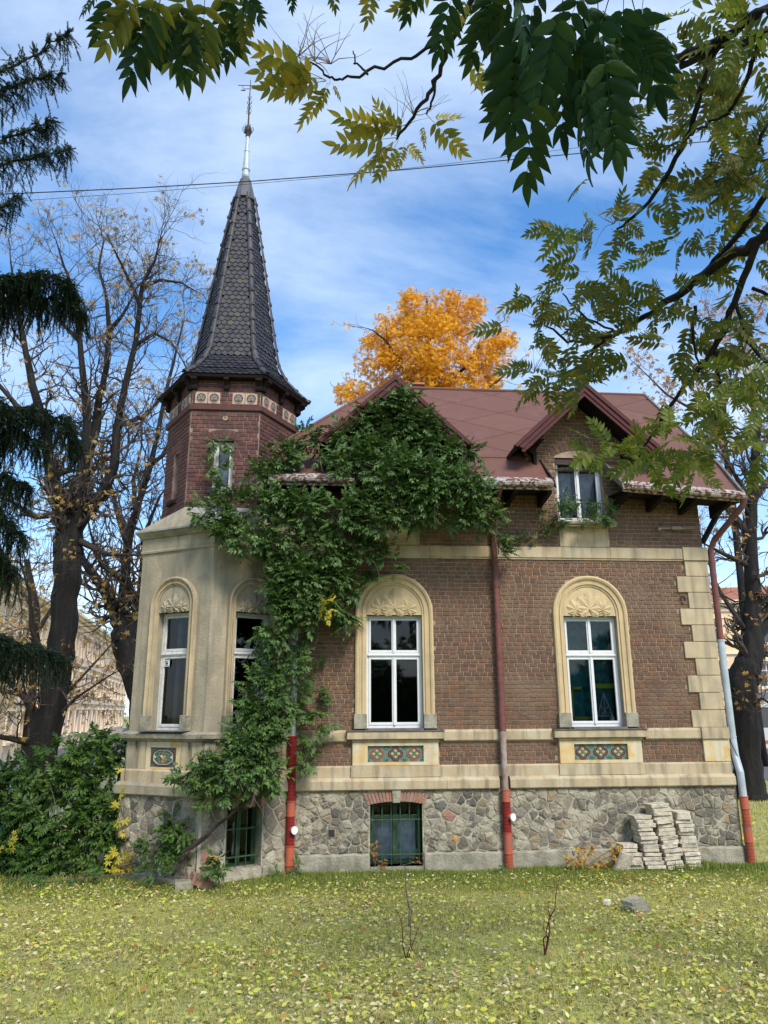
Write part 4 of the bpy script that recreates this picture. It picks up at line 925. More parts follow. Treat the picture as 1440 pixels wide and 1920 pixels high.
# hip tiles
HS = [0.02]; 
for vtx in range(6):
    ang = R(60*vtx); d_ = Vector((math.cos(ang), math.sin(ang), 0)); zz = [p[0] for p in PRO]
    pts = [Vector((CX, CY, 0)) + d_*(r_+.01) + Vector((0,0,z)) for z, r_ in PRO]
    lens = [(b-a).length for a, b in zip(pts[:-1], pts[1:])]; T_ = sum(lens)
    def hp(s):
        for a, b, L in zip(pts[:-1], pts[1:], lens):
            if s <= L or b is pts[-1]: return a + (b-a)*(s/L)
            s -= L
    s = .01; L = .345
    while s < T_-.12:
        a, b = hp(s), hp(min(s+L*1.12, T_)); t = (b-a).normalized(); side = t.cross(d_).normalized(); o = side.cross(t).normalized()
        if o.dot(d_) < 0: o = -o
        mb = MB(); kx = 7; R0, R1 = .062, .050
        for (p, r_, th_) in ((a, R0, 0), (b, R1, 0)):
            for j in range(kx):
                aa = PI*j/(kx-1); mb.v.append(tuple(p + side*(r_*math.cos(aa)) + o*(r_*.85*math.sin(aa)+.004)))
        for (p, r_) in ((a, R0-.014), (b, R1-.014)):
            for j in range(kx):
                aa = PI*j/(kx-1); mb.v.append(tuple(p + side*(r_*math.cos(aa)) + o*(r_*.85*math.sin(aa)+.004)))
        mb.f = [(j, j+1, kx+j+1, kx+j) for j in range(kx-1)] + [(j, 2*kx+j, 2*kx+j+1, j+1) for j in range(kx-1)] + [(kx+j, kx+j+1, 3*kx+j+1, 3*kx+j) for j in range(kx-1)]
        # nib at the lower lip
        b0 = len(mb.v); mb.v += [tuple(a+side*sx+o*oz+t*ty) for sx in (-.03,.03) for oz, ty in ((R0*.85,0),(R0*.85+.016,0),(R0*.85+.012,.05),(R0*.85-.005,.05))]
        mb.f += [(b0,b0+1,b0+5,b0+4),(b0+1,b0+2,b0+6,b0+5),(b0,b0+3,b0+2,b0+1),(b0+4,b0+5,b0+6,b0+7)]
        mb.build('hip_tile', M['hip'], spire); s += L
# lead cap, pole, ball and vane
mb = MB(); n = 14
def lathe(mb, prof, n=14, cx=CX, cy=CY): return mb.rings([[(cx+r_*math.cos(2*PI*j/n), cy+r_*math.sin(2*PI*j/n), z) for j in range(n)] for r_, z in prof])
lathe(MB(), [(.235,13.02),(.232,13.06),(.12,13.55),(.075,13.62),(.07,13.64)]).build('lead_cap', M['lead'], spire)
lathe(MB(), [(.07,13.62),(.085,13.66),(.085,13.72),(.07,13.74),(.072,13.80),(.09,13.82),(.09,13.85),(.075,13.87),(.05,14.28),(.058,14.30),(.058,14.33),(.045,14.35),(.035,14.70)]).build('finial_base', M['galv'], spire)
lathe(MB(), [(.02,14.68),(.05,14.70),(.05,14.72),(.03,14.75),(.075,14.80),(.085,14.86),(.075,14.92),(.03,14.96),(.04,14.98),(.015,15.0)]).build('finial_ball', M['iron'], spire, smooth=True)
mb = MB()
for j in range(6):
    a = 2*PI*j/6; mb.tube([(CX+(.07+.045*math.sin(t*.5))*math.cos(a), CY+(.07+.045*math.sin(t*.5))*math.sin(a), 14.78+.035*t) for t in range(6)], .008, 4)
mb.build('scrollwork', M['iron'], spire)
MB().tube([(CX,CY,14.95),(CX,CY,16.22)], [.022,.008], 6).build('vane_pole', M['iron'], spire)
mb = MB()
for z, s_ in ((15.30,1),(15.42,.8),(15.55,.9),(15.68,.6)):
    for j in range(4):
        a = 2*PI*j/4+z; mb.tube([(CX,CY,z),(CX+.05*s_*math.cos(a),CY+.05*s_*math.sin(a),z+.03),(CX+.06*s_*math.cos(a),CY+.06*s_*math.sin(a),z+.10)], .007, 4)
mb.build('iron_leaves', M['iron'], spire)
mb = MB().tube([(CX-.27,CY,16.06),(CX+.27,CY,16.09)], .008, 5)
mb.tube([(CX-.15,CY,15.97),(CX+.2,CY,16.0)], .007, 5); mb.tube([(CX-.15,CY,15.97),(CX-.17,CY,16.04)], .006, 4); mb.tube([(CX+.2,CY,16.0),(CX+.27,CY,16.09)], .006, 4)
mb.tube([(CX-.2,CY-.0,15.93),(CX-.1,CY,15.93)], .012, 5); mb.add([(CX+.16,CY,16.02),(CX+.27,CY,16.06),(CX+.27,CY,16.13),(CX+.16,CY,16.09),(CX+.16,CY+.006,16.02),(CX+.27,CY+.006,16.06),(CX+.27,CY+.006,16.13),(CX+.16,CY+.006,16.09)], [(0,1,2,3),(7,6,5,4)])
mb.build('weather_vane', M['iron'], spire)

# ================================================================== MAIN ROOF
roof = thing_part('roof', house)
EV, RG, RZ = -.75, 2.75, 9.70
def ez(x): return 6.38 - max(0, x-5.3)*.075          # the eave sags to the right
def ev_slab(a, b):
    mb = MB(); n = 8; vs = []; T_ = .05
    prof = [(EV, 0), (EV+.12, .085), (-.40, .30), (-.09, .62), (.06, .77)]
    for i in range(n+1):
        x = a+(b-a)*i/n
        for y, dz in prof: k = 1-(y-EV)/(.81); vs.append((x, y, 6.38+(ez(x)-6.38)*k + dz*.97))
        for y, dz in prof[::-1]: k = 1-(y-EV)/(.81); vs.append((x, y, 6.38+(ez(x)-6.38)*k + dz*.97-T_))
    m_ = 10; mb.v = vs; mb.f = [(i*m_+j, (i+1)*m_+j, (i+1)*m_+(j+1)%m_, i*m_+(j+1)%m_) for i in range(n) for j in range(m_)] + [tuple(range(m_))[::-1], tuple(n*m_+j for j in range(m_))]
    mb.build('eave_sheet', M['roof'], roof, smooth=False)
    # gutter, drip flashing, soffit, rafter ends
    g = thing_part('gutter', house); gy, gr = EV-.05, .06
    npt = 14; pth = []
    for i in range(npt+1):
        x = a+.02+(b-a-.04)*i/npt; pth.append((x, gy, ez(x)-.035-.004*math.sin(x*5)))
    vs = []; kx = 8
    for x, y, z in pth:
        for j in range(kx): aa = PI+PI*j/(kx-1); vs.append((x, y+gr*math.cos(aa), z+gr*math.sin(aa)))
        for j in range(kx): aa = 2*PI-PI*j/(kx-1); vs.append((x, y+(gr-.006)*math.cos(aa), z+(gr-.006)*math.sin(aa)))
    mb = MB(); k2 = 2*kx; mb.v = vs; mb.f = [(i*k2+j, (i+1)*k2+j, (i+1)*k2+(j+1)%k2, i*k2+(j+1)%k2) for i in range(npt) for j in range(k2)] + [tuple(range(kx))+(), tuple(npt*k2+j for j in range(kx))[::-1]]
    mb.build('gutter_trough', M['peel'], g, smooth=False)
    mb = MB().tube([(x, gy-gr, z+.005) for x, y, z in pth], .011, 6); mb.build('gutter_bead', M['peel'], g)
    for i in range(max(2, int((b-a)/.45))):
        x = a+.12+i*.45; z = ez(x)-.035
        if x > b-.05: break
        mb = MB().tube([(x, gy+(gr+.004)*math.cos(t*PI/6+PI), z+(gr+.004)*math.sin(t*PI/6+PI)) for t in range(7)], .006, 4); mb.build('gutter_hook', M['rustpipe'], g)
    n = 10; mb = MB()
    P = lambda x, dy, dz: (x, EV+dy, ez(x)+dz)
    vs = []
    for i in range(n+1): x = a+(b-a)*i/n; vs += [P(x,-.012,.095), P(x,-.075,.025), P(x,-.02,.002), P(x,.14,.02)]
    mb.v = vs; mb.f = [(i*4+j, (i+1)*4+j, (i+1)*4+j+1, i*4+j+1) for i in range(n) for j in range(3)]
    mb = MB()
    for i in range(n):                     # flashing strip above the gutter
        x0_, x1_ = a+(b-a)*i/n+.004, a+(b-a)*(i+1)/n-.002
        mb.add([P(x0_,.14,.135), P(x1_,.14,.135), P(x1_,-.02,.045), P(x0_,-.02,.045), P(x0_,-.02,.015), P(x1_,-.02,.015)], [(0,3,2,1),(3,4,5,2)])
    mb.build('drip_flashing', M['peel'], g)
    mb = MB(); n = 6
    for i in range(n):
        x0_, x1_ = a+(b-a)*i/n, a+(b-a)*(i+1)/n
        mb.add([P(x0_,.03,-.015), P(x1_,.03,-.015), P(x1_,.0,-.125), P(x0_,.0,-.125), P(x0_,.04,-.125), P(x1_,.04,-.125), P(x1_,.06,-.015), P(x0_,.06,-.015)], [(0,3,2,1),(3,4,5,2),(5,4,7,6)])
    mb.build('fascia_strip', M['peel'], g)
    mb = MB(); n = 6
    for i in range(n):
        x0_, x1_ = a+(b-a)*i/n, a+(b-a)*(i+1)/n
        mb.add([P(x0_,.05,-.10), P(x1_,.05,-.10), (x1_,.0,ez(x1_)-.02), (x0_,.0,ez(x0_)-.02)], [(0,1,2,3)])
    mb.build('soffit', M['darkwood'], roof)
    x = a+.1
    while x < b-.05:
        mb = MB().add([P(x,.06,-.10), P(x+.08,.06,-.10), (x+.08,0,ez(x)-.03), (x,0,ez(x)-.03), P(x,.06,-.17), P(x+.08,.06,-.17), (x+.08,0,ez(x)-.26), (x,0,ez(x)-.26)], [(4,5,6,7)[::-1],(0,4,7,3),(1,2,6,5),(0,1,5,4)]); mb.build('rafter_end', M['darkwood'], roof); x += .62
for a, b in ((-.98, .52), (1.98, 4.03), (5.30, 7.56)): ev_slab(a, b)
# slanting boards closing the eaves beside the dormers
for x in (5.285, 4.045, .535, 1.965):
    MB().add([(x-.015+dx_, y, z) for dx_ in (0,.03) for y, z in ((EV-.09, 6.26),(EV-.02, 6.42),(.0, 7.08),(.0, 6.86))], [(0,1,2,3),(7,6,5,4),(0,4,5,1),(1,5,6,2),(3,7,4,0)]).build('eave_end_board', M['greywood'] if x > 4.5 else M['darkwood'], roof)
# upper planes
xR = 7.56; HIPX = 1.18
P0 = lambda x, y: (x, y, 6.98+(y+.09)*((RZ-6.98)/(RG+.09)))
poly_front = [(-1.10, .02), (xR, .02), (xR, RG), (HIPX, RG)]
mb = MB(); q = [P0(*p) for p in poly_front]; mb.add(q + [(x,y,z-.07) for x,y,z in q], [(0,1,2,3),(7,6,5,4),(0,4,5,1),(1,5,6,2),(2,6,7,3),(3,7,4,0)])
q = [(x, 2*RG-y, z) for x, y, z in q]; mb.add(q + [(x,y,z-.07) for x,y,z in q], [(3,2,1,0),(4,5,6,7),(0,1,5,4),(1,2,6,5)])
q = [(-1.10,.02,P0(0,.02)[2]), (HIPX,RG,RZ), (-1.10,2*RG-.02,P0(0,.02)[2])]; mb.add(q, [(0,1,2)])
q = [(-1.10,5.48,7.08),(xR,5.48,7.08),(xR,6.25,6.38),(-1.75,6.25,6.38)]; mb.add(q, [(0,1,2,3)])
mb.build('roof_deck', M['seam'], roof)
a_, b_h = .92, .37/.706          # rhombus half width and half height along y (slope 45 deg)
def sheets(poly, P, nname='roof_sheet'):
    ys_ = [p[1] for p in poly]; xs_2 = [p[0] for p in poly]
    bh = .40
    for j in range(-2, int((max(ys_)-min(ys_))/bh)+4):
        for i in range(-2, int((max(xs_2)-min(xs_2))/(2*a_))+3):
            cx_ = min(xs_2)+i*2*a_+(a_ if j % 2 else 0)+.25; cy_ = min(ys_)+j*bh+.1
            rh = [(cx_-a_,cy_),(cx_,cy_-bh),(cx_+a_,cy_),(cx_,cy_+bh)]
            for k in range(len(poly)):
                p, q2 = poly[k], poly[(k+1)%len(poly)]; nx_, ny_ = (q2[1]-p[1]), -(q2[0]-p[0])
                rh = clip(rh, nx_, ny_, nx_*p[0]+ny_*p[1])
                if len(rh) < 3: break
            if len(rh) < 3: continue
            ar = abs(sum(rh[m_][0]*rh[(m_+1)%len(rh)][1]-rh[(m_+1)%len(rh)][0]*rh[m_][1] for m_ in range(len(rh))))/2
            if ar < .01: continue
            mx_ = sum(p[0] for p in rh)/len(rh); my_ = sum(p[1] for p in rh)/len(rh); n = len(rh)
            def ins(p, g): dx_, dy_ = p[0]-mx_, p[1]-my_; L = math.hypot(dx_,dy_)+1e-6; return (mx_+dx_*(1-g/L), my_+dy_*(1-g/L))
            r1 = [ins(p, .006) for p in rh]; r2 = [ins(p, .028) for p in rh]; w1 = random.uniform(.006,.012)
            V = [Vector(P(*p))+Vector((0,-.7,.7))*.002 for p in r1] + [Vector(P(*p))+Vector((0,-.7,.7))*.015 for p in r1] + [Vector(P(*p))+Vector((0,-.7,.7))*w1 for p in r2]
            MB().add(V, [(m_, (m_+1)%n, n+(m_+1)%n, n+m_) for m_ in range(n)] + [(n+m_, n+(m_+1)%n, 2*n+(m_+1)%n, 2*n+m_) for m_ in range(n)] + [tuple(2*n+m_ for m_ in range(n))]).build(nname, M['roof'], roof)
sheets([(-1.09,.03),(xR-.01,.03),(xR-.01,RG-.02),(HIPX+.01,RG-.02)], P0)
MB().add([Vector(p)+Vector((-.01,0,.012)) for p in [(-1.10,.02,P0(0,.02)[2]), (HIPX,RG,RZ), (-1.10,2*RG-.02,P0(0,.02)[2])]], [(0,1,2)]).build('hip_sheet', M['roof'], roof)
MB().tube([P0(HIPX,RG-.01)[:2]+(RZ+.02,), (xR+.02,RG,RZ+.02)], .045, 8).build('ridge_cap', M['roof'], roof)
MB().tube([P0(-1.10,.02)[:2]+(7.1,), (HIPX,RG,RZ+.02)], .035, 8).build('hip_cap', M['roof'], roof)
# verge on the right
mb = MB()
vg = [(xR, EV, ez(xR)+.0), (xR, -.09, 6.97), (xR, RG, RZ)]
for o_ in (0,):
    q = [(xR+.02, y, z+.06) for _, y, z in vg] + [(xR+.02, y, z-.14) for _, y, z in vg] + [(xR-.03, y, z+.06) for _, y, z in vg] + [(xR-.03, y, z-.14) for _, y, z in vg]
    mb.add(q, [(0,3,4,1),(1,4,5,2),(6,7,10,9),(7,8,11,10),(0,1,7,6),(1,2,8,7),(3,9,10,4),(4,10,11,5),(0,6,9,3)])
mb.build('verge_board', M['greywood'], roof)
mb = MB().tube([(7.07,.02,5.5),(7.52,.02,6.2)], .055, 4); mb.build('brace', M['darkwood'], roof)
mb = MB().tube([(7.0,.03,6.30),(7.56,.03,6.32)], .07, 4); mb.build('purlin_end', M['darkwood'], roof)

# ---- dormer gables
def dormer(c):
    d = thing_part('dormer', house); hw, zr, ze, yf = 1.36, 8.40, 7.12, -.62
    sl = (zr-ze)/hw; yr = .02+(zr+.02-7.085)/.958
    for s in (-1, 1):
        q = [(c, yf, zr), (c+s*hw, yf, ze), (c+s*hw, .10, ze), (c, yr+.1, zr)]
        th_ = [(x, y, z-.07) for x, y, z in q]
        MB().add(q+th_, [(0,1,2,3),(7,6,5,4),(0,4,5,1),(1,5,6,2),(3,7,4,0)]).build('dormer_deck', M['darkwood'], d)
        # two metal sheets with a fold between
        for (t0, t1) in ((0,.5),(.5,1)):
            P = lambda t, y, h=0.0: (c+s*hw*t, y, zr-(zr-ze)*t+h)
            y1 = lambda t: yr-(yr-.10)*t
            a0, a1 = t0+.006, t1-.006
            MB().add([P(a0,yf-.02,.014),P(a1,yf-.02,.014),P(a1,y1(a1),.014),P(a0,y1(a0),.014),P(a0,yf-.02,-.01),P(a1,yf-.02,-.01)], [(0,1,2,3),(0,4,5,1)]).build('dormer_sheet', M['roof'], d)
        # bargeboard: three stepped mouldings with a curled foot
        u_ = Vector((s*hw, 0, ze-zr)).normalized(); n_ = Vector((s*(zr-ze), 0, hw)).normalized(); L = math.hypot(hw, zr-ze)
        for k, (o0, o1, y0, y1_) in enumerate(((.015,-.055,yf-.05,yf+.03),(-.057,-.135,yf-.025,yf+.03),(-.137,-.20,yf-.005,yf+.025))):
            e0 = L+(.03 if k == 0 else -.03*k); st = 0.0
            A = Vector((c, 0, zr))
            def pp(t, o, y):
                p = A+u_*t+n_*o
                if t == 0: p = Vector((c, 0, zr+o/ (n_.z if n_.z else 1)))
                return (p.x, y, p.z)
            q = [pp(0,o0,y0), pp(e0,o0,y0), pp(e0-.03,o1,y0), pp(0,o1,y0), pp(0,o0,y1_), pp(e0,o0,y1_), pp(e0-.03,o1,y1_), pp(0,o1,y1_)]
            MB().add(q, [(0,1,2,3),(7,6,5,4),(0,4,5,1),(2,6,7,3),(1,5,6,2)]).build('bargeboard', M['fascia'], d)
        mb = MB(); e = A+u_*(L-.06)-n_*.16
        for t in range(4): mb.tube([(e.x-s*.05*t, yf+.0, e.z+.035*t*1.0), (e.x-s*.05*t, yf+.03, e.z+.035*t)], .045-.006*t, 7)
        mb.build('bargeboard_scroll', M['fascia'], d)
        mb = MB(); mb.prism([(c+s*.84,7.27),(c+s*.98,7.27),(c+s*.98,7.18),(c+s*.90,7.12),(c+s*.90,6.86),(c+s*.84,6.80)][::s], 0, .16); mb.prism([(c+s*.80,7.272),(c+s*1.0,7.272),(c+s*1.0,7.35),(c+s*.80,7.35)][::s], 0, .58)
        mb.prism([(c+s*.80,6.73),(c+s*.97,6.73),(c+s*.97,6.798),(c+s*.80,6.798)][::s], 0, .19); mb.build('console', M['darkwood'], d)
    MB().tube([(c, yf-.03, zr+.03), (c, yr, zr+.03)], .035, 6).build('dormer_ridge', M['roof'], d)
dormer(W1); dormer(W2)
# chimney
mb = MB().box(2.10, 3.4, 9.2, 2.34, 3.65, 10.12); ch = mb.build('chimney', M['brick_dark'], roof)
MB().box(2.07, 3.37, 10.121, 2.37, 3.68, 10.17).build('chimney_cap', M['terra'], ch)

# ================================================================== DOWNPIPES
def pipe(pts, r_, m, parent, name='pipe_length', k=14): return MB().tube(pts, r_, k).build(name, m, parent, smooth=False)
def ribs(mb, p0, p1, r0, r1, step=.021, k=14):
    p0, p1 = Vector(p0), Vector(p1); L = (p1-p0).length; n = int(L/step); pts = []; rr_ = []
    for i in range(n):
        for f, r_ in ((0,r0),(.25,r1),(.6,r1),(.85,r0)):
            pts.append(p0+(p1-p0)*((i+f)/n)); rr_.append(r_)
    pts.append(p1); rr_.append(r0); return mb.tube(pts, rr_, k)
def gully(x, y, ztop, parent, zrib=None, tee=None, tilt=0.0, darktop=None):
    r_ = .075
    P = lambda z: (x+tilt*(ztop-z), y, z)
    g = thing_part('plastic_gully_pipe', parent)
    def socket(za, zb, rr_=.078, m=None): MB().tube([P(za), P(zb)], rr_, 16).build('socket', m or M['pvc'], parent)
    z = ztop
    return P
def stack_pipe(dp, segs, x, y, tilt=0):
    P = lambda z: (x+tilt*z, y, z)
    for kind_, za, zb, m in segs:
        if kind_ == 'rib': ribs(MB(), P(za), P(zb), .058, .073).build('corrugated_sleeve', M[m], dp)
        elif kind_ == 'soc':
            MB().tube([P(za), P(za+.012), P(za+.013), P(zb-.013), P(zb-.012), P(zb)], [.078,.078,.070,.070,.078,.078], 18).build('pipe_socket', M[m], dp)
        else: MB().tube([P(za), P(zb)], .05, 14).build('pipe_length', M[m], dp)
def tee(dp, x, y, z, s=1):
    d = Vector((.55*s, -.83, .0)).normalized(); p = Vector((x, y, z))
    MB().tube([p, p+d*.115], .052, 16).build('branch_socket', M['pvc'], dp)
    MB().tube([p+d*.115, p+d*.135], [.060,.060], 18).build('white_cap', M['cap'], dp)
def clamps(dp, x, y, zs_, m='rustpipe', r_=.058, tilt=0):
    for z in zs_: MB().tube([(x+tilt*z,y,z-.012),(x+tilt*z,y,z+.012)], r_, 14).build('pipe_clamp', M[m], dp)
dp = thing_part('downpipe', house); dp['label'] = 'galvanised pipe with a long dark red corrugated sleeve beside the bay'
stack_pipe(dp, [('p',2.10,4.9,'galv'),('rib',1.09,2.10,'pvcdark'),('soc',.86,1.09,'pvc'),('rib',.42,.86,'pvcdark'),('soc',.13,.42,'pvc'),('rib',-.1,.13,'pvc')], -.465, -.14)
tee(dp, -.465, -.14, .66); clamps(dp, -.465, -.14, (3.2,2.4), 'galv')
dp = thing_part('downpipe', house); dp['label'] = 'rust red pipe in the middle of the front with orange foot'
stack_pipe(dp, [('soc',1.03-.0,1.22,'pvc'),('rib',.56,1.03,'pvcdark'),('soc',.24,.56,'pvc'),('rib',-.1,.24,'pvc')], 3.07, -.15)
pipe([(3.07,-.15,1.2),(3.065,-.15,1.62),(3.07,-.13,2.16)], [.05,.05,.055], M['barepipe'], dp)
pipe([(3.07,-.13,2.14),(3.07,-.11,2.3),(3.07,-.11,5.6),(3.07,-.3,6.0),(3.07,-.78,6.3)], [.058,.058,.056,.05,.05], M['rustpipe'], dp)
for z in [2.3+.13*i for i in range(24)]: MB().tube([(3.07,-.11,z-.004),(3.07,-.11,z+.004)], .0605, 14).build('pipe_crimp', M['rustpipe'], dp)
clamps(dp, 3.07, -.11, (4.62,), 'rustpipe', .068); MB().tube([(3.0,-.0,4.62),(3.0,-.12,4.62)], .012, 5).build('pipe_clamp', M['rustpipe'], dp)
tee(dp, 3.08, -.15, .80)
dp = thing_part('downpipe', house); dp['label'] = 'corner pipe, rust brown above and light galvanised grey below'
pipe([(7.52,-.80,6.17),(7.50,-.72,6.02),(7.22,-.14,5.52),(7.17,-.06,5.35),(7.165,-.04,3.68)], .055, M['rustpipe'], dp)
pipe([(7.165,-.04,3.70),(7.165,-.04,2.0),(7.165,-.06,1.7),(7.17,-.14,1.45),(7.17,-.15,1.0)], .062, M['galv'], dp)
clamps(dp, 7.165, -.04, (3.68, 2.02), 'galv', .068)
stack_pipe(dp, [('soc',.86,1.06,'pvc'),('rib',.60,.86,'pvc'),('soc',.34,.60,'pvc'),('rib',-.05,.34,'pvc')], 7.17, -.15)
MB().tube([(7.09,-.05,2.0),(7.14,-.11,1.8),(7.19,-.13,1.62),(7.24,-.10,1.5)], .007, 5).build('pipe_strap', M['rubber'], dp)

# ================================================================== FOLIAGE TOOLS
def leaflet(y0, side, L, W_, ang, droop=0.0, z0=0.0):
    """six-point folded leaflet; returns 6 verts, 2 quads"""
    ca, sa = math.cos(ang), math.sin(ang)
    P = lambda x, y, z: ((x*ca+y*sa)*side, y0+(-x*sa+y*ca), z0+z-droop*(y/L)**2*L)
    return [P(0,0,0), P(-W_*.5,L*.32,.012), P(-W_*.36,L*.72,.008), P(0,L,-.02), P(W_*.36,L*.72,.008), P(W_*.5,L*.32,.012)]
def leaflet_fine(y0, side, L, W_, ang, droop=0.0, z0=0.0, bend=.12):
    ca, sa = math.cos(ang), math.sin(ang)
    P = lambda x, y, z: ((x*ca+y*sa)*side, y0+(-x*sa+y*ca), z0+z-droop*(y/L)**2*L)
    V = []
    for t, w_ in ((0,.05),(.10,.36),(.28,.50),(.50,.47),(.72,.30),(.88,.12),(1.0,.01)):
        bx = -bend*L*t*t; V += [P(bx-W_*w_, L*t, .012), P(bx, L*t, -.006), P(bx+W_*w_*.92, L*t, .012)]
    return V
def pinnate(np_, ll, lw, a0=62, a1=40, jit=.15, droop=.15, seed=0, terminal=True, rach=.012, fine=False):
    r = random.Random(seed); V = []; F = []
    def put(vs):
        b = len(V); V.extend(vs)
        if fine: F.extend([(b+3*q+k, b+3*q+k+1, b+3*q+k+4, b+3*q+k+3) for q in range(6) for k in (0,1)])
        else: F.extend([(b,b+1,b+2,b+3),(b,b+3,b+4,b+5)])
    LF = leaflet_fine if fine else leaflet
    for i in range(np_):
        t = (i+.8)/(np_+.3); y = .16+.80*t; k = .72+.5*math.sin(PI*min(1, t*.9+.12))*.6
        for s in (-1, 1):
            if r.random() < .04: continue
            put(LF(y+r.uniform(-.012,.012), s, ll*k*r.uniform(.88,1.1), lw*k, R(a0+(a1-a0)*t+r.uniform(-12,12)*jit*5), droop*r.uniform(.4,1.6), -.10*y*y))
    if terminal: put(LF(.97, 1, ll*.85, lw*.8, r.uniform(-.2,.2), droop, -.10))
    # rachis
    b = len(V); V.extend([(-rach,0,0),(rach,0,0),(rach*.5,.5,-.025),(-rach*.5,.5,-.025),(rach*.3,.98,-.10),(-rach*.3,.98,-.10)]); F.extend([(b,b+1,b+2,b+3),(b+3,b+2,b+4,b+5)])
    return np.array(V), np.array(F)
def unit(v): return v/np.maximum(np.linalg.norm(v, axis=1, keepdims=True), 1e-6)
WIS = [pinnate(5, .34, .16, seed=i, droop=.25) for i in range(4)]
def pxm(P): return FPX/max(.5, (Vector(P)-CAM).dot(FWD))
def spray_blobs(blobs, dens, leafL, tmpls, spn=6, down=.35, flat=.65, seed=1):
    """blobs: (px, py, r_px, y). Sprays of pinnate leaves over the outer shell of each blob -> D, Nn, P, S arrays"""
    g = np.random.default_rng(seed); D=[]; Nn=[]; P=[]; S=[]
    for (px, py, rp, Y) in blobs:
        c = np.array(at(px, py, Y)); rm = rp/pxm(c); n = max(3, int(dens*rm*rm))
        for _ in range(n):
            d = g.normal(size=3); d /= np.linalg.norm(d)
            if d[1] > .35: d[1] *= -1
            q = g.uniform(.45, 1.05)**.6; base = c + d*np.array([1, flat, 1])*rm*q
            out = d*np.array([.8,1,.5]) + np.array([0,-.25,.15])
            k = g.integers(spn-2, spn+3)
            for i in range(k):
                v = out + g.normal(size=3)*.75; v[2] -= down
                nn = np.array([0,-.45,1.0]) + g.normal(size=3)*.35 + d*.3
                D.append(v); Nn.append(nn); P.append(base + g.normal(size=3)*.03); S.append(leafL*g.uniform(.65,1.15))
    return [np.array(a) for a in (D, Nn, P, S)]
def leaf_objects(tm, D, Nn, P, S, parent, m, nobj, nm='leaf', stuffname='foliage', key=None):
    """the nobj leaves nearest the camera as single objects, the rest joined"""
    A = basis(D, Nn, S); cam_ = np.array(CAM)
    if key is None: key = np.linalg.norm(P-cam_, axis=1)/S
    order = np.argsort(key); first, rest = order[:nobj], order[nobj:]
    meshes = [fastmesh(nm, tv, tf, m) for tv, tf in tm]
    for j, i in enumerate(first):
        a = A[i]; link(nm, meshes[j % len(tm)], parent, M=Matrix(((*a[0], P[i][0]), (*a[1], P[i][1]), (*a[2], P[i][2]), (0,0,0,1))))
    Vs=[]; Fs=[]; b=0
    for k, (tv, tf) in enumerate(tm):
        idx = rest[k::len(tm)]
        if len(idx) == 0: continue
        V, F = scatter(tv, tf, A[idx], P[idx]); Vs.append(V); Fs.append(F+b); b += len(V)
    if Vs: link(stuffname, fastmesh(stuffname, np.vstack(Vs), np.vstack(Fs), m), parent, kind='stuff')

# ================================================================== WISTERIA
wis = thing('wisteria', 'dense dark green wisteria climbing over the bay, the left gable and the eaves', 'climbing plant', (-.3, -.9, 0))
WB = [(790,800,26,-.62),(825,850,24,-.7),(765,745,12,-.75),(880,850,8,-.6),(375,1450,16,-1.1),(400,1470,18,-1.1),(500,1450,22,-.9),(440,1430,26,-1.15),(412,832,4,-.5),(410,925,5,-.5),(408,880,4,-.5),(748,738,9,-.75),(735,765,19,-.7),(700,790,28,-.5),(770,790,26,-.5),(655,825,28,-.5),(735,830,39,-.45),(805,835,30,-.45),(845,865,19,-.6),(690,860,35,-.7),(735,890,41,-.95),
 (640,865,21,-.75),(800,900,45,-1.0),(865,915,33,-1.0),(915,905,10,-.95),(900,960,28,-.75),(932,1000,12,-.5),(938,1030,6,-.35),(850,965,22,-.7),(780,955,33,-.8),(705,960,43,-.85),
 (640,965,33,-.9),(575,960,33,-.95),(520,940,28,-.9),(478,895,14,-.8),(530,850,26,-.55),(572,822,16,-.45),(610,845,12,-.55),(500,870,17,-.6),(450,955,26,-.95),(405,960,17,-1.0),(372,962,7,-.95),
 (430,1000,21,-1.05),(470,1010,22,-1.1),(530,1015,36,-.9),(600,1025,40,-.75),(668,1020,29,-.6),(718,1040,16,-.45),(738,1058,6,-.35),(560,1080,41,-.8),(622,1085,29,-.6),(660,1110,14,-.4),(515,1085,22,-.95),
 (560,1130,43,-.75),(520,1140,22,-.9),(605,1140,29,-.55),(645,1150,10,-.35),(650,1175,6,-.3),(510,1195,26,-.9),(540,1240,28,-.7),(565,1215,14,-.5),(500,1290,32,-.9),(518,1330,24,-.7),(495,1350,29,-.95),(500,1393,26,-.85),
 (455,1395,26,-1.1),(410,1440,21,-1.1),(465,1430,29,-1.05),(425,1475,19,-1.05),(465,1480,14,-1.0),(375,1432,6,-1.1),(580,1385,10,-.35),(600,1368,6,-.3),(575,1425,6,-.3),(500,1440,21,-.8),(350,1455,6,-1.1),
 (570,1300,6,-.3),(585,1335,6,-.25),(460,1330,10,-1.05),(855,840,6,-.6),(885,850,6,-.5),(700,1075,6,-.3),(625,860,9,-.5)]
D, Nn, P, S = spray_blobs(WB, 300, .25, WIS, seed=3)
leaf_objects(WIS, D, Nn, P, S, wis, M['ivy'], 290)
SB = [(315,1572,26,-.75),(338,1552,20,-.85),(290,1592,20,-.6),(405,1622,12,-1.2),(330,1600,14,-.7),(390,1500,12,-1.1)]
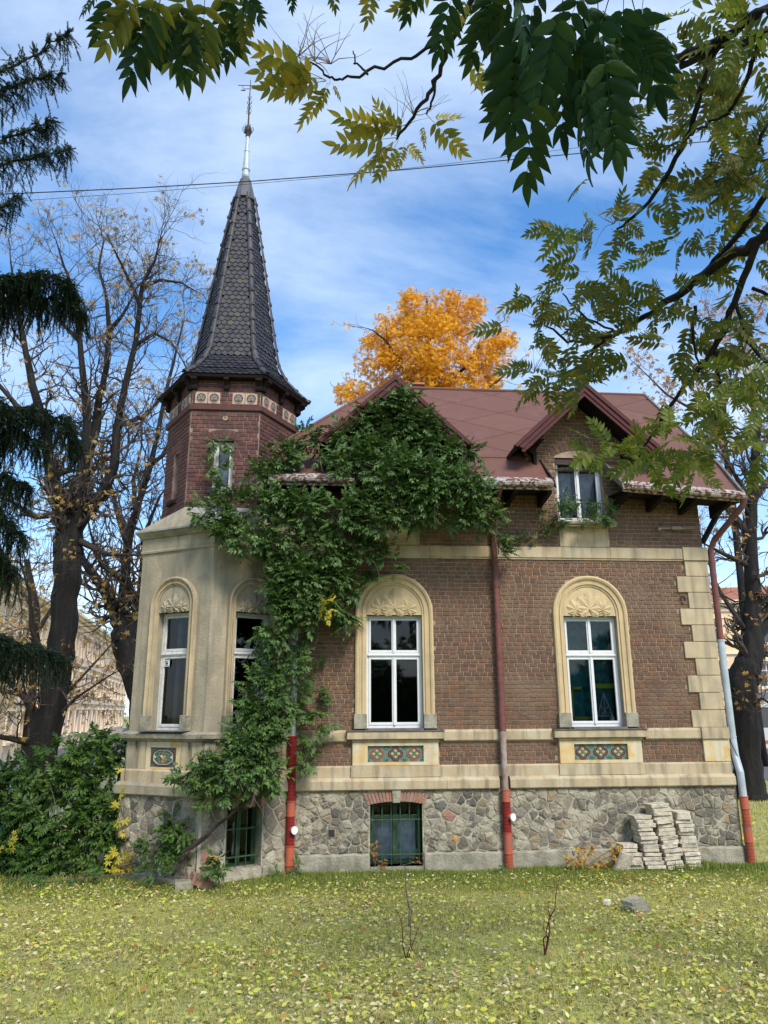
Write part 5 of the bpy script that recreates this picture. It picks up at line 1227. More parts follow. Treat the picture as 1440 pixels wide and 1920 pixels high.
def stems(mb, pts, r0, r1, k=6, y=None, jit=.02):
    q = []
    P3 = [Vector(at(*p)) if len(p) == 3 and p[0] > 20 else Vector(p) for p in pts]
    for a, b in zip(P3[:-1], P3[1:]):
        for t in range(4): q.append(a.lerp(b, t/4)+Vector((random.uniform(-jit,jit), random.uniform(-jit,jit), random.uniform(-jit,jit))))
    q.append(P3[-1]); n = len(q); mb.tube(q, [r0+(r1-r0)*i/(n-1) for i in range(n)], k); return q
mb = MB(); stems(mb, [(325,1640,-1.0),(345,1600,-1.05),(410,1548,-1.0),(470,1495,-1.0),(495,1430,-.85),(520,1330,-.6),(535,1220,-.4),(555,1100,-.35),(600,1010,-.3)], .026, .018); mb.build('stem', M['limb'], wis)
mb = MB(); stems(mb, [(225,1622,-.3),(280,1618,-.6),(340,1608,-.9),(400,1555,-1.0)], .02, .02); mb.build('stem', M['vine'], wis)
mb = MB(); stems(mb, [(600,1010,-.3),(700,960,-.35),(830,950,-.4),(930,960,-.3),(935,1040,-.2)], .025, .012); mb.build('stem', M['vine'], wis)
mb = MB()
for _ in range(60):
    b = random.choice(WB); a = Vector(at(b[0]+random.uniform(-1,1)*b[2], b[1]+random.uniform(0,1)*b[2], b[3]-.15)); q = [a]; v = Vector((random.uniform(-.6,.6), random.uniform(-.5,.0), random.uniform(-1,.2))).normalized()
    for i in range(8): v = (v+Vector((random.uniform(-.35,.35), random.uniform(-.2,.2), random.uniform(-.35,.25)))).normalized(); q.append(q[-1]+v*.06)
    mb.tube(q, .0035, 4, cap=False)
mb.build('tendrils', M['vine'], wis, kind='stuff')
# yellowed sprays inside the wisteria
D, Nn, P, S = spray_blobs([(612,1138,10,-1.05)], 60, .17, WIS, spn=4, seed=9)
leaf_objects(WIS, D, Nn, P, S, wis, M['yleaf'], len(P), nm='yellow_leaf')
D, Nn, P, S = spray_blobs(SB, 260, .19, WIS, seed=4)
low = thing('wisteria_sucker', 'small leafy wisteria shoot growing at the foot of the bay', 'plant', (-2.2,-.8,0))
leaf_objects(WIS, D, Nn, P, S, low, M['bush'], 60)
mb = MB(); stems(mb, [(330,1618,-.8),(320,1590,-.8),(318,1560,-.8)], .012, .005); mb.build('stem', M['vine'], low)
# plants on the dormer balcony and runners on the wall
D, Nn, P, S = spray_blobs([(1062,945,18,-.32),(1055,965,14,-.3),(1128,955,20,-.32),(1140,968,14,-.3),(1095,972,14,-.28),(1045,975,10,-.2)], 420, .13, WIS, seed=6)
bp = thing('balcony_plant', 'leafy green plant behind the iron railing of the right dormer window', 'plant', (W2, -.15, 5.84)); leaf_objects(WIS, D, Nn, P, S, bp, M['ivy'], 50)
D, Nn, P, S = spray_blobs([(1030,1000,8,-.08),(1000,1010,7,-.07),(975,1005,7,-.07),(1022,985,6,-.08),(610,1290,7,-.06),(590,1270,8,-.06),(600,1240,7,-.06),(615,1310,5,-.06),(1020,965,6,-.1)], 620, .12, WIS, seed=8)
leaf_objects(WIS, D, Nn, P, S, wis, M['ivy'], 0, stuffname='runner_leaves')
mb = MB(); stems(mb, [(1040,975,-.1),(1020,1000,-.04),(990,1012,-.04),(960,1005,-.05),(940,1000,-.2)], .006, .004, 4, jit=.01); stems(mb, [(565,1230,-.1),(600,1270,-.03),(620,1315,-.03)], .006, .003, 4, jit=.01); mb.build('runner', M['vine'], wis)

# ================================================================== SHRUB AT THE LEFT
shr = thing('shrub', 'big bright green leafy shrub filling the corner left of the bay', 'shrub', (-4.2, .4, 0))
BB = [(60,1462,46,.9),(15,1490,50,1.0),(120,1440,46,.8),(175,1412,40,.7),(222,1395,30,.6),(235,1375,16,.5),(205,1460,50,.5),(100,1520,60,.6),(35,1555,55,.6),(185,1545,52,.3),(125,1590,44,.3),(40,1605,36,.4),(225,1520,26,.2),(10,1540,40,1.0),(225,1590,22,.1),(-40,1500,50,1),(-40,1580,50,.8),(200,1610,24,.1),(150,1480,44,.5),(70,1610,26,.2)]
D, Nn, P, S = spray_blobs(BB, 130, .28, WIS, down=.2, seed=12)
leaf_objects(WIS, D, Nn, P, S, shr, M['bush'], 290)
mb = MB()
for _ in range(26):
    x = random.uniform(-6.0,-3.3); y = random.uniform(.1,1.2); q = [Vector((x,y,0))]; v = Vector((random.uniform(-.5,.5), random.uniform(-.4,.2), 1)).normalized()
    for i in range(9): v = (v+Vector((random.uniform(-.2,.2), random.uniform(-.15,.15), random.uniform(-.12,.05)))).normalized(); q.append(q[-1]+v*.17)
    mb.tube(q, [.016-.0014*i for i in range(10)], 5)
mb.build('stems', M['vine'], shr, kind='stuff')
MB().tube([at(110,1622,-.1),at(150,1615,-.1),at(165,1585,-.15),at(172,1560,-.1)], [.014,.014,.012,.008], 6).build('bare_branch', M['limb'], shr)
# lobed leaves
def lobed(n=5, seed=0):
    r = random.Random(seed); V = [(0,0,0)]; F = []
    for i in range(n):
        a = (i-(n-1)/2)*R(52); L = 1-.12*abs(i-(n-1)/2); w_ = .26
        tip = (L*math.sin(a), .15+L*math.cos(a), -.12); l = (L*.55*math.sin(a-w_*1.3), .1+L*.55*math.cos(a-w_*1.3), .02); r2 = (L*.55*math.sin(a+w_*1.3), .1+L*.55*math.cos(a+w_*1.3), .02)
        b = len(V); V += [l, tip, r2]; F.append((0, b, b+1, b+2))
    return np.array(V)*.6, np.array(F)
LOB = [lobed(5), lobed(5)]
def blobleaves(blobs, dens, L, seed, out=.6, filly=.8, up=.5, quse=(.2,1.05)):
    g = np.random.default_rng(seed); D=[]; Nn=[]; P=[]; S=[]
    for (px, py, rp, Y) in blobs:
        c = np.array(at(px, py, Y)); rm = rp/pxm(c); n = max(2, int(dens*rm*rm)); d = unit(g.normal(size=(n,3))); q = g.uniform(*quse, size=(n,1))**.5
        P.append(c+d*q*rm*np.array([1,filly,1])); D.append(d*out+g.normal(size=(n,3))*.7+np.array([0,0,-.3])); Nn.append(d*.4+g.normal(size=(n,3))*.5+np.array([0,-.3,up])); S.append(L*g.uniform(.6,1.2,size=n))
    return np.vstack(D), np.vstack(Nn), np.vstack(P), np.concatenate(S)
gv = thing('grape_vine', 'yellowing vine with lobed leaves hanging at the left edge of the bay', 'vine', (-3.25, -.1, 0))
D, Nn, P, S = blobleaves([(230,1628,13,-.3),(212,1610,13,-.3),(205,1632,8,-.3),(240,1600,10,-.3),(232,1560,8,-.25),(222,1500,9,-.2),(236,1480,8,-.2),(238,1530,7,-.2),(228,1450,7,-.2),(216,1540,8,-.2)], 820, .15, 3)
D[:,1] -= .2; Nn[:,1] -= 1.6; leaf_objects(LOB, D, Nn, P, S, gv, M['yleaf'], len(P))
mb = MB(); stems(mb, [(238,1640,-.2),(232,1560,-.2),(235,1480,-.1),(236,1400,-.1)], .008, .005, 5); mb.build('stem', M['vine'], gv)
gv2 = thing('yellow_plant', 'small clump of bright yellow leaves at the left edge in front of the shrub', 'plant', tuple(at(12,1600,-.2)))
D, Nn, P, S = blobleaves([(20,1578,14,-.2),(4,1592,10,-.2)], 500, .12, 4); Nn[:,1] -= 1.4; leaf_objects(LOB, D, Nn, P, S, gv2, M['yleaf'], len(P))
mb = MB(); stems(mb, [(14,1640,-.2),(12,1590,-.2)], .008, .004, 4); mb.build('stem', M['vine'], gv2)

# ================================================================== TREES
def twigs(mb, p, d, L, r, lvl, g, tips, curl=.25, kids=3, upb=.12, seg=4):
    q = [p]; v = Vector(d)
    for i in range(seg):
        v = (v + Vector((g.gauss(0,curl), g.gauss(0,curl), g.gauss(upb,curl)))).normalized(); q.append(q[-1]+v*(L/seg))
    mb.tube(q, [r*(1-.65*i/seg) for i in range(seg+1)], 3 if r < .02 else 5, cap=False)
    if lvl == 0: tips.append((q[-1], v)); return
    for k in range(kids):
        t = g.uniform(.3, 1.0); i = min(seg-1, int(t*seg)); b = q[i].lerp(q[i+1], t*seg-i if t*seg-i <= 1 else 1)
        dd = (v + Vector((g.gauss(0,.8), g.gauss(0,.8), g.gauss(.1,.6)))).normalized(); twigs(mb, b, dd, L*g.uniform(.5,.8), r*.55, lvl-1, g, tips, curl, kids, upb, seg)
def guided_tree(name, label, limbs, Y, seed, leafblobs=None, lm=None, ldens=40, lsize=.16, kids=3, lvl=2, tw=.30, L0=1.3, barkm=None, group=None, leaftips=.12, spread=1.0, curl=.28, first_twig=1, cat='tree'):
    g = random.Random(seed); base = at(limbs[0][0][0], limbs[0][0][1], Y); base.z = gz(base.x, base.y)
    t = thing(name, label, cat, tuple(base), group=group); tips = []; tm = MB()
    for li, lb in enumerate(limbs):
        pts = []; rad = []; yo = 0 if li == 0 else g.uniform(-1,1)*spread
        for i, (px, py, hw) in enumerate(lb):
            p = at(px, py, Y + yo*i/len(lb)*2); pts.append(p); rad.append(max(.006, hw*(.92 if li == 0 else (.95 if i == 0 else (.85 if i == 1 else .74)))/pxm(p)))
        if li == 0: pts.insert(0, Vector((pts[0].x, pts[0].y, min(-.1, pts[0].z-.1)))); rad.insert(0, rad[0]*1.15)
        # resample with slight wobble
        q = []; rr_ = []
        for (a, ra), (b, rb) in zip(zip(pts[:-1], rad[:-1]), zip(pts[1:], rad[1:])):
            for s in range(4): q.append(a.lerp(b, s/4) + Vector((g.gauss(0,1), g.gauss(0,1), 0))*ra*.07); rr_.append((ra+(rb-ra)*s/4)*g.uniform(.97,1.04))
        q.append(pts[-1]); rr_.append(rad[-1])
        MB().tube(q, rr_, 12 if li == 0 else 7).build('trunk' if li == 0 else 'limb', M['bark'] if (li == 0 or rad[0] > .16) else (barkm or M['limb']), t, smooth=True)
        if li >= first_twig:
            n = len(q)
            for i in range(2, n):
                if g.random() < tw*2:
                    v = (q[i]-q[i-1]).normalized(); dd = (v*.6 + Vector((g.gauss(0,.8), g.gauss(0,.6), g.gauss(.1,.5)))).normalized()
                    twigs(tm, q[i], dd, L0*g.uniform(.5,1.1)*(.6+.4*i/n), max(.012, rr_[i]*.35), lvl, g, tips, curl, kids)
            twigs(tm, q[-1], (q[-1]-q[-2]).normalized(), L0*.8, max(.012, rr_[-1]), lvl, g, tips, curl, kids)
    tm.build('twigs', M['twig'], t, kind='stuff')
    if lm:
        D=[]; Nn=[]; P=[]; S=[]
        for p, v in tips:
            if g.random() < leaftips:
                for k in range(g.randint(2,5)):
                    D.append((g.gauss(0,.6)+v.x*.5, g.gauss(0,.6)+v.y*.5, g.gauss(-.6,.4))); Nn.append((g.gauss(0,.5), -.8+g.gauss(0,.4), g.gauss(.5,.5))); P.append(tuple(p+Vector((g.gauss(0,.06),g.gauss(0,.06),g.gauss(-.03,.06))))); S.append(lsize*g.uniform(.6,1.2))
        if leafblobs:
            a = blobleaves(leafblobs, ldens, lsize, seed)
            D = list(map(tuple, a[0]))+D; Nn = list(map(tuple, a[1]))+Nn; P = list(map(tuple, a[2]))+P; S = list(a[3])+S
        if P: leaf_objects(LOB, np.array(D), np.array(Nn), np.array(P), np.array(S), t, lm, 0, stuffname='leaves')
    return t
chA = [[(60,1490,34),(85,1380,30),(105,1280,27),(118,1180,26),(125,1100,26),(130,1040,28),(130,1010,24)],
 [(128,1040,25),(125,985,23),(110,940,20),(95,880,15),(85,800,12),(60,720,10),(45,640,7),(30,560,5),(20,490,2)],
 [(130,1045,25),(134,985,24),(150,920,20),(160,860,15),(165,800,11),(160,740,9),(150,640,7),(145,560,5),(120,500,3),(105,450,1.5)],
 [(158,870,13),(180,800,11),(185,750,9),(200,690,7),(205,620,6.5),(200,560,4.5),(185,500,3),(195,450,2),(185,420,1)],
 [(130,1035,22),(145,975,21),(190,930,15),(215,870,12),(220,800,10),(235,720,8),(255,640,7),(262,570,6),(268,530,5),(290,490,3),(302,440,1.5)],
 [(262,570,5),(240,520,3.5),(220,480,2.5),(200,440,1.5)],[(266,540,4.5),(300,525,3.5),(340,530,2.5),(365,545,1.5)],[(250,650,5),(290,625,3.5),(320,640,2.5),(345,680,1.5)],
 [(205,620,5),(230,590,3.5),(250,555,2)],[(150,640,5),(110,600,3),(60,560,2),(30,540,1)],[(85,800,8),(30,760,6),(-20,700,4)],[(220,800,6),(270,780,4),(310,740,2.5)],
 [(75,1360,11),(50,1310,9),(30,1290,7),(0,1265,5)],[(62,1395,8),(20,1385,6),(-25,1378,5)],[(85,1345,5),(130,1295,3.5),(190,1230,2.5),(238,1175,1.5)],[(82,1372,4),(140,1310,3),(200,1270,2),(236,1250,1)],[(105,1280,7),(60,1180,5),(55,1110,4),(40,1060,2)],[(75,1380,7),(85,1300,6),(75,1220,5),(60,1120,4)],[(140,1010,8),(200,1040,5),(250,1040,3)],[(128,960,9),(70,970,6),(20,940,4)]]
guided_tree('chestnut_tree', 'big bare chestnut with black trunk rising behind the shrub', chA, 5, 21,
   leafblobs=[(130,930,50,5),(60,1200,60,5),(160,1240,60,4.6),(60,1300,50,5),(190,1320,40,5),(200,1150,40,5),(30,1160,50,5),(100,870,40,5),(200,880,40,5),(245,460,28,5),(310,510,26,5)], lm=M['ochreleaf'], ldens=75, lsize=.145, kids=4, lvl=2, tw=.62, L0=1.3, leaftips=.15)
chB = [[(268,1330,24),(248,1255,26),(230,1205,24),(228,1190,20)],[(230,1210,20),(222,1165,17),(205,1120,13),(172,1072,11),(155,1050,9),(140,1000,5)],
 [(230,1210,20),(230,1165,17),(235,1090,13),(240,1020,11),(255,960,9),(280,880,7),(295,820,6),(310,740,5),(330,660,3),(345,600,1.5)],[(240,1020,8),(220,960,6),(205,900,4),(190,850,2)],
 [(238,1230,18),(255,1170,12),(264,1110,10),(268,1060,8),(272,1000,6),(300,930,3)],[(285,870,5),(310,850,4),(325,800,2)],[(235,1090,7),(190,1060,5),(170,1000,3)],[(255,960,5),(250,900,4),(265,840,2)]]
guided_tree('chestnut_tree', 'smaller forked bare chestnut between the black trunk and the bay', chB, 9, 22,
   leafblobs=[(200,1200,40,9),(240,1130,40,9),(230,950,50,9)], lm=M['dryleaf'], ldens=40, lsize=.15, kids=4, lvl=2, tw=.55, L0=1.9, leaftips=.14)
chC = [[(1410,1500,33),(1402,1440,28),(1396,1350,29),(1392,1280,29),(1402,1240,25)],[(1398,1275,27),(1407,1225,25),(1412,1120,19),(1404,1020,17),(1410,930,14),(1416,860,11),(1420,800,8),(1408,740,5),(1392,690,2)],
 [(1404,1000,9),(1370,960,7),(1340,930,5),(1322,900,2)],[(1402,1250,24),(1420,1190,18),(1450,1130,13),(1480,1040,9),(1500,960,6)],[(1410,940,8),(1440,900,6),(1475,850,4)],[(1402,1060,6),(1350,1035,4),(1322,1020,2)],
 [(1400,930,6),(1372,880,4),(1352,850,2)],[(1416,860,5),(1450,800,4),(1470,740,3)],[(1395,1330,5),(1430,1310,3),(1460,1330,2)],[(1396,1180,6),(1350,1110,4),(1330,1060,2)]]
guided_tree('chestnut_tree', 'big dark chestnut trunk just right of the corner downpipe', chC, 8.5, 23,
   leafblobs=[(1345,1160,22,8.5),(1400,1300,28,8),(1360,1220,18,8.3),(1420,1150,26,8),(1330,1080,16,8.5)], lm=M['dryleaf'], ldens=60, lsize=.17, kids=4, lvl=2, tw=.6, L0=1.6, leaftips=.16)
orD = [[(1395,1150,7),(1380,1000,7),(1365,880,6),(1350,780,5),(1345,700,4)],[(1365,860,4),(1320,780,3),(1300,730,2)],[(1350,780,4),(1390,680,3),(1410,600,2)],[(1320,780,3),(1250,740,2.5),(1210,700,1.5)],[(1345,700,3),(1340,620,2),(1330,590,1)]]
guided_tree('autumn_tree', 'distant tree with thin rust orange leaves above the right roof slope', orD, 20, 24,
   leafblobs=[(1345,610,44,20),(1400,585,46,20),(1430,650,50,20),(1370,690,45,20),(1215,690,28,20),(1235,735,40,20),(1290,750,44,20),(1200,665,18,20),(1330,740,40,20),(1440,570,40,20),(1420,760,40,20),(1350,820,40,20)], lm=M['dryleaf'], ldens=70, lsize=.26, kids=3, lvl=2, tw=.5, L0=1.8, leaftips=.5)
bgE = [[(60,1300,8),(70,1150,7),(50,1050,6)],[(70,1150,5),(20,1080,4),(-10,1000,3)],[(60,1200,5),(110,1120,4),(150,1090,2)]]
guided_tree('street_tree', 'thin street tree with pale ochre leaves before the old apartment house', bgE, 18, 26,
   leafblobs=[(20,1190,60,18),(70,1240,50,18),(150,1280,50,18),(30,1320,60,18),(190,1330,40,18),(120,1180,40,18),(225,1250,40,18),(240,1330,26,18)], lm=M['ochreleaf'], ldens=42, lsize=.24, kids=3, lvl=2, tw=.5, L0=1.6, leaftips=.3)
# golden maple
MP = [(800,592,50,14),(745,625,48,14),(862,600,50,14),(705,680,44,14),(765,690,58,13.5),(850,690,60,13.5),(920,670,44,14),(668,735,26,14),(938,632,24,14),(895,575,22,14),(770,565,26,14),(845,560,20,14),(645,745,18,14),(800,640,60,13),(815,735,60,14),(905,720,40,14),(960,640,14,14),(720,740,40,14),(690,640,18,14),(635,728,10,14)]
mapl = [[(815,900,12),(812,780,11),(808,700,9),(802,620,5),(800,560,2)],[(812,760,6),(760,700,4),(725,640,3),(700,620,1.5)],[(812,750,6),(870,690,4),(905,640,3),(930,610,1.5)],[(808,700,5),(840,640,3),(855,580,2)],[(812,790,5),(730,750,3),(660,735,2)],[(812,790,5),(890,750,3),(950,700,2)],[(805,660,4),(770,610,3),(760,570,1)]]
guided_tree('maple_tree', 'golden orange autumn maple behind the roof', mapl, 14, 25, leafblobs=[(b[0]+random.uniform(-.6,.6)*b[2], b[1]+random.uniform(-.6,.6)*b[2], b[2]*random.uniform(.28,.5), b[3]+random.uniform(-1,1)) for b in MP for _ in range(7)]+MP,
   lm=M['maple'], ldens=620, lsize=.19, kids=2, lvl=1, tw=.5, L0=1.1, leaftips=.8)

# ------------------------------------------------------------------ spruce at the left edge
spr = thing('spruce_tree', 'dark drooping spruce boughs reaching in from the left edge', 'tree', tuple(Vector((at(-230,960,-3).x, -3, .1))))
sx = at(-230,960,-3).x
MB().tube([(sx,-3,-.1),(sx,-3,6),(sx+.1,-3,13)], [.28,.2,.05], 10).build('trunk', M['bark'], spr)
def needle_twig(n=54, seed=0):
    r = random.Random(seed); V = []; F = []
    V += [(-.012,0,0),(.012,0,0),(.004,1,0),(-.004,1,0)]; F.append((0,1,2,3))
    V += [(0,0,-.012),(0,0,.012),(0,1,.004),(0,1,-.004)]; F.append((4,5,6,7))
    for i in range(n):
        y = (i+.5)/n; a = r.uniform(0, 2*PI); L = .13*r.uniform(.7,1.1); w_ = .020; c, s = math.cos(a), math.sin(a)
        tip = (c*L*.8, y+L*.55, s*L*.8); b = len(V); V += [(-s*w_, y, c*w_), (s*w_, y, -c*w_), (tip[0]+s*w_*.4, tip[1], tip[2]-c*w_*.4), (tip[0]-s*w_*.4, tip[1], tip[2]+c*w_*.4)]; F.append((b,b+1,b+2,b+3))
    return np.array(V), np.array(F)
NT = [needle_twig(seed=i) for i in range(3)]
BO = [([(-230,260),(-60,170),(10,130),(70,100),(125,62)],.5,.10),([(-230,330),(-60,200),(0,170),(60,150),(110,140)],.5,.12),([(-230,360),(-60,290),(10,262),(60,240),(95,228)],.5,.12),([(-230,400),(-60,330),(20,305),(80,295),(130,280)],.45,.14),([(-230,480),(-80,420),(-20,405),(30,370)],.4,.15),
 ([(-230,640),(-60,560),(10,528),(70,515),(120,530),(140,555)],.5,.55),([(-230,680),(-60,590),(20,560),(90,560),(150,585)],.5,.6),([(-230,560),(-80,520),(0,520),(60,530)],.5,.5),
 ([(-230,850),(-60,790),(0,770),(60,765),(120,790),(145,830)],.5,.45),([(-230,900),(-60,830),(20,810),(80,840)],.5,.5),([(-230,980),(-60,900),(0,890),(50,910)],.5,.5),([(-230,1020),(-60,970),(0,960),(40,1010)],.5,.5),([(-230,1100),(-80,1040),(-20,1030),(20,1070)],.5,.5),
 ([(-230,1290),(-60,1230),(10,1215),(70,1215),(115,1235)],.45,.4),([(-230,1280),(-80,1200),(-10,1190),(40,1215)],.45,.45),([(-230,760),(-90,700),(-20,740),(40,790)],.5,.5)]
D=[];Nn=[];P=[];S=[]; g = random.Random(77)
for bi, (pts, sidel, hang) in enumerate(BO):
    Y0 = -3; q = []; P3 = [at(px, py, Y0+g.uniform(-.4,.4)*(1 if i else 0)) for i, (px, py) in enumerate(pts)]; P3[0] = Vector((sx, -3, P3[0].z))
    for a, b in zip(P3[:-1], P3[1:]):
        for t in range(5): q.append(a.lerp(b, t/5)+Vector((g.gauss(0,.015),g.gauss(0,.02),g.gauss(0,.015))))
    q.append(P3[-1]); n = len(q); MB().tube(q, [.035*(1-.8*i/(n-1)) for i in range(n)], 6).build('bough', M['bark'], spr)
    start = int(n*.2)
    for i in range(start, n):
        v = (q[i]-q[max(0,i-1)]).normalized(); fr_ = (n-i)/n
        for s in (-1, 1):
            for rep in range(6):
                # side branchlet spreading sideways in y and drooping, then twigs along it
                L = sidel*g.uniform(.4,1.0)*(.35+fr_); dd = Vector((v.x*.8, s*g.uniform(.3,1.0), -g.uniform(.0,.5))).normalized(); p = Vector(q[i]); m_ = max(2, int(L/.10))
                for k in range(m_):
                    p = p+dd*(L/m_); dd = (dd+Vector((0,0,-.10-hang*.25))).normalized()
                    D.append(tuple(dd+Vector((g.gauss(0,.25),g.gauss(0,.25),g.gauss(0,.2))))); Nn.append((g.gauss(0,1),g.gauss(0,1),1)); P.append(tuple(p-dd*.1)); S.append(g.uniform(.12,.2))
                    if g.random() < hang: 
                        hp_ = Vector(p); hd = Vector((g.gauss(0,.2),g.gauss(0,.2),-1)).normalized()
                        for k2 in range(g.randint(1,3)): D.append(tuple(hd)); Nn.append((g.gauss(0,1),g.gauss(0,1),.1)); P.append(tuple(hp_)); S.append(g.uniform(.15,.24)); hp_ = hp_+hd*.14
        D.append(tuple(v)); Nn.append((0,0,1)); P.append(tuple(q[i])); S.append(.2)
leaf_objects(NT, np.array(D), np.array(Nn), np.array(P), np.array(S), spr, M['needle'], 0, stuffname='needles')
print('spruce twigs', len(P))

# ================================================================== TREE OF HEAVEN OVERHEAD
toh = thing('tree_of_heaven', 'overhanging branches with long feathery leaves in front of the sky, top and right', 'tree', (5.2, -8.0, .3))
TR0 = Vector((5.2,-8.0,0)); TRT = Vector((5.0,-8.2,5.5))
MB().tube([TR0, TR0.lerp(TRT,.5)+Vector((.08,0,0)), TRT, Vector((4.8,-8.4,8.5))], [.26,.22,.19,.08], 12).build('trunk', M['bark'], toh, smooth=True)
BR = [  # (px, py, half width px, distance)
 [(1440,15,8,5.2),(1340,80,6.5,5.4),(1262,110,7,5.5),(1200,150,5,5.6)],[(1440,60,6,5.2),(1350,90,5,5.4),(1275,125,5,5.5)],
 [(1345,73,5,5.5),(1315,172,5,5.6),(1294,250,4,5.8),(1255,323,4,5.9),(1207,388,3,6),(1156,430,2,6)],[(1431,56,4,5.3),(1401,151,3.5,5.5),(1371,207,3,5.7),(1328,232,2,5.8),(1290,255,1.5,5.8)],
 [(1460,425,10,5.8),(1440,441,9,5.8),(1369,482,8,5.9),(1290,539,7,6),(1237,576,5.5,6.1),(1162,625,4,6.2),(1110,640,3,6.2),(1065,640,2.5,6.2),(1020,610,1.5,6.2)],
 [(1132,636,3,6.2),(1095,681,2.5,6.2),(1072,707,2,6.2),(1027,707,1.5,6.2)],[(1460,400,7,5.8),(1421,456,6,5.8),(1380,565,5.5,5.9),(1339,659,5,6),(1271,741,3.5,6),(1234,797,3,6),(1200,846,1.5,6)],
 [(1339,659,4,6),(1348,730,3.5,6),(1346,797,3,6),(1324,846,2.5,6),(1279,846,1.5,6)],[(1460,330,5,6),(1400,420,5,6),(1340,490,4,6),(1290,540,3,6)],
 [(900,-40,5,4.2),(870,30,4.5,4.4),(845,80,4,4.5),(817,150,3.5,4.7),(783,211,3,5),(744,261,2,5.2)],[(850,70,3,4.5),(767,108,2.5,4.6),(689,136,2.5,4.6),(640,150,2,4.6),(617,148,2,4.6),(572,111,1.2,4.6)],[(690,136,2,4.6),(667,120,1.5,4.6),(662,95,1,4.6)],
 [(817,150,2,4.8),(812,190,2,5),(800,215,1.5,5)],[(1303,570,3,6),(1296,640,2.5,6),(1313,690,1.5,6)],[(1237,580,2.5,6.1),(1190,560,2,6.1),(1170,520,1.5,6.1)],[(1162,625,2,6.2),(1090,590,2,6.2),(1055,550,1.2,6.2)],
 [(1440,230,3,5.8),(1390,330,2.5,5.8),(1340,340,2,5.9)],[(1440,300,3,5.8),(1380,300,2,5.8),(1320,330,1.5,5.9)],[(1460,700,4,6),(1400,640,3,6),(1380,565,3,6)],[(1460,560,3,6),(1410,540,3,6)]]
def limbpts(br): return [atd(px, py, d) for px, py, hw, d in br], [hw/FPX*d for px, py, hw, d in br]
for br in BR:
    p3, rd = limbpts(br)
    if br[0][0] >= 1440: p3.insert(0, TRT.lerp(Vector((4.8,-8.4,8.5)), random.uniform(0,.4))); rd.insert(0, rd[0]*1.5)
    q=[]; rr_=[]
    for (a,ra),(b,rb) in zip(zip(p3[:-1],rd[:-1]), zip(p3[1:],rd[1:])):
        for t in range(5): q.append(a.lerp(b,t/5)+Vector((random.gauss(0,1),random.gauss(0,1),random.gauss(0,1)))*.007); rr_.append(ra+(rb-ra)*t/5)
    q.append(p3[-1]); rr_.append(rd[-1]); MB().tube(q, rr_, 7).build('branch', M['bark'], toh, smooth=True)
# high boughs above the frame that carry the near sprays
for pth in ([(4.8,-8.4,8.0),atd(1500,-330,4.4),atd(1250,-150,3.2),atd(1080,-95,2.4),atd(930,-90,2.4)], [(4.8,-8.4,8.3),atd(1300,-420,5),atd(850,-170,4.4),atd(560,-95,3.8),atd(250,-75,3.6)], [(4.8,-8.4,8.1),atd(1400,-300,5.5),atd(1050,-120,4.8),atd(900,-40,4.2)]):
    MB().tube([Vector(p) for p in pth], [.07,.05,.03,.014,.008][:len(pth)], 7).build('branch', M['bark'], toh, smooth=True)
AIL = [pinnate(7, .30, .115, a0=72, a1=50, droop=.25, seed=40+i, rach=.006, fine=True) for i in range(3)]
AILN = [pinnate(6, .36, .135, a0=66, a1=42, droop=.22, seed=50+i, rach=.006, fine=True) for i in range(3)]
SM = [pinnate(6, .30, .13, a0=72, a1=45, droop=.2, seed=60+i, rach=.007, fine=True) for i in range(2)]
def frond(base, tip, d0, d1=None): # pixel base, pixel tip, distances
    a = atd(base[0], base[1], d0); b = atd(tip[0], tip[1], d1 or d0); return a, b
def put_fronds(lst, tm, m, nm='leaf', roll=.6, nobj=999, seed=5):
    g = random.Random(seed); D=[];Nn=[];P=[];S=[]
    for a, b in lst:
        d = b-a; view = (CAM-a).normalized(); nn = view*g.uniform(.5,1.0)*(-1 if g.random() < .5 else 1) + Vector((g.gauss(0,roll), g.gauss(0,roll), g.gauss(0,roll)+.3))
        D.append(tuple(d)); Nn.append(tuple(nn)); P.append(tuple(a)); S.append(d.length/1.05)
    leaf_objects(tm, np.array(D), np.array(Nn), np.array(P), np.array(S), toh, m, nobj, nm=nm)
near = [((1010,80),(920,235),2.3),((1050,60),(1050,260),2.2),((1130,60),(1150,300),2.1),((1170,-30),(1160,170),2.3),((990,-30),(900,60),2.5),((1020,-50),(975,110),2.3),((1080,-40),(1140,110),2.3),((1003,150),(985,352),2.0),((1090,100),(1088,312),2.1),((1010,10),(925,195),2.3),((1060,-20),(1000,215),2.1),((1120,-20),(1135,235),2.2),((1180,-20),(1235,190),2.4),((940,-40),(880,120),2.5),((860,-50),(815,105),2.6),
 ((1060,40),(1165,265),2.2),((980,-20),(960,250),2.3),((1150,-30),(1080,200),2.3),((1210,-30),(1190,160),2.5),((900,-50),(940,110),2.5),((800,-60),(760,40),2.7),((960,-40),(1010,140),2.2),((1100,-40),(1030,130),2.2),((1130,20),(1230,120),2.4)]
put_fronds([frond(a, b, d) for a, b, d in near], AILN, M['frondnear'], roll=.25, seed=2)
topl = [((300,-20),(232,152),3.4),((290,-30),(335,145),3.5),((190,-20),(150,22),3.4),((260,-20),(192,95),3.4),((330,-30),(352,152),3.5),((385,-30),(378,140),3.5),((430,-30),(425,115),3.6),((470,-20),(452,75),3.6),((230,-30),(175,70),3.4),((310,-30),(265,120),3.4),((350,-20),(405,120),3.6),((400,-40),(455,100),3.6),((545,-40),(545,20),3.6),((620,-50),(628,18),3.4),((280,-30),(300,110),3.5),((250,-40),(235,80),3.4),((445,-40),(490,40),3.6),((360,-40),(320,100),3.5)]
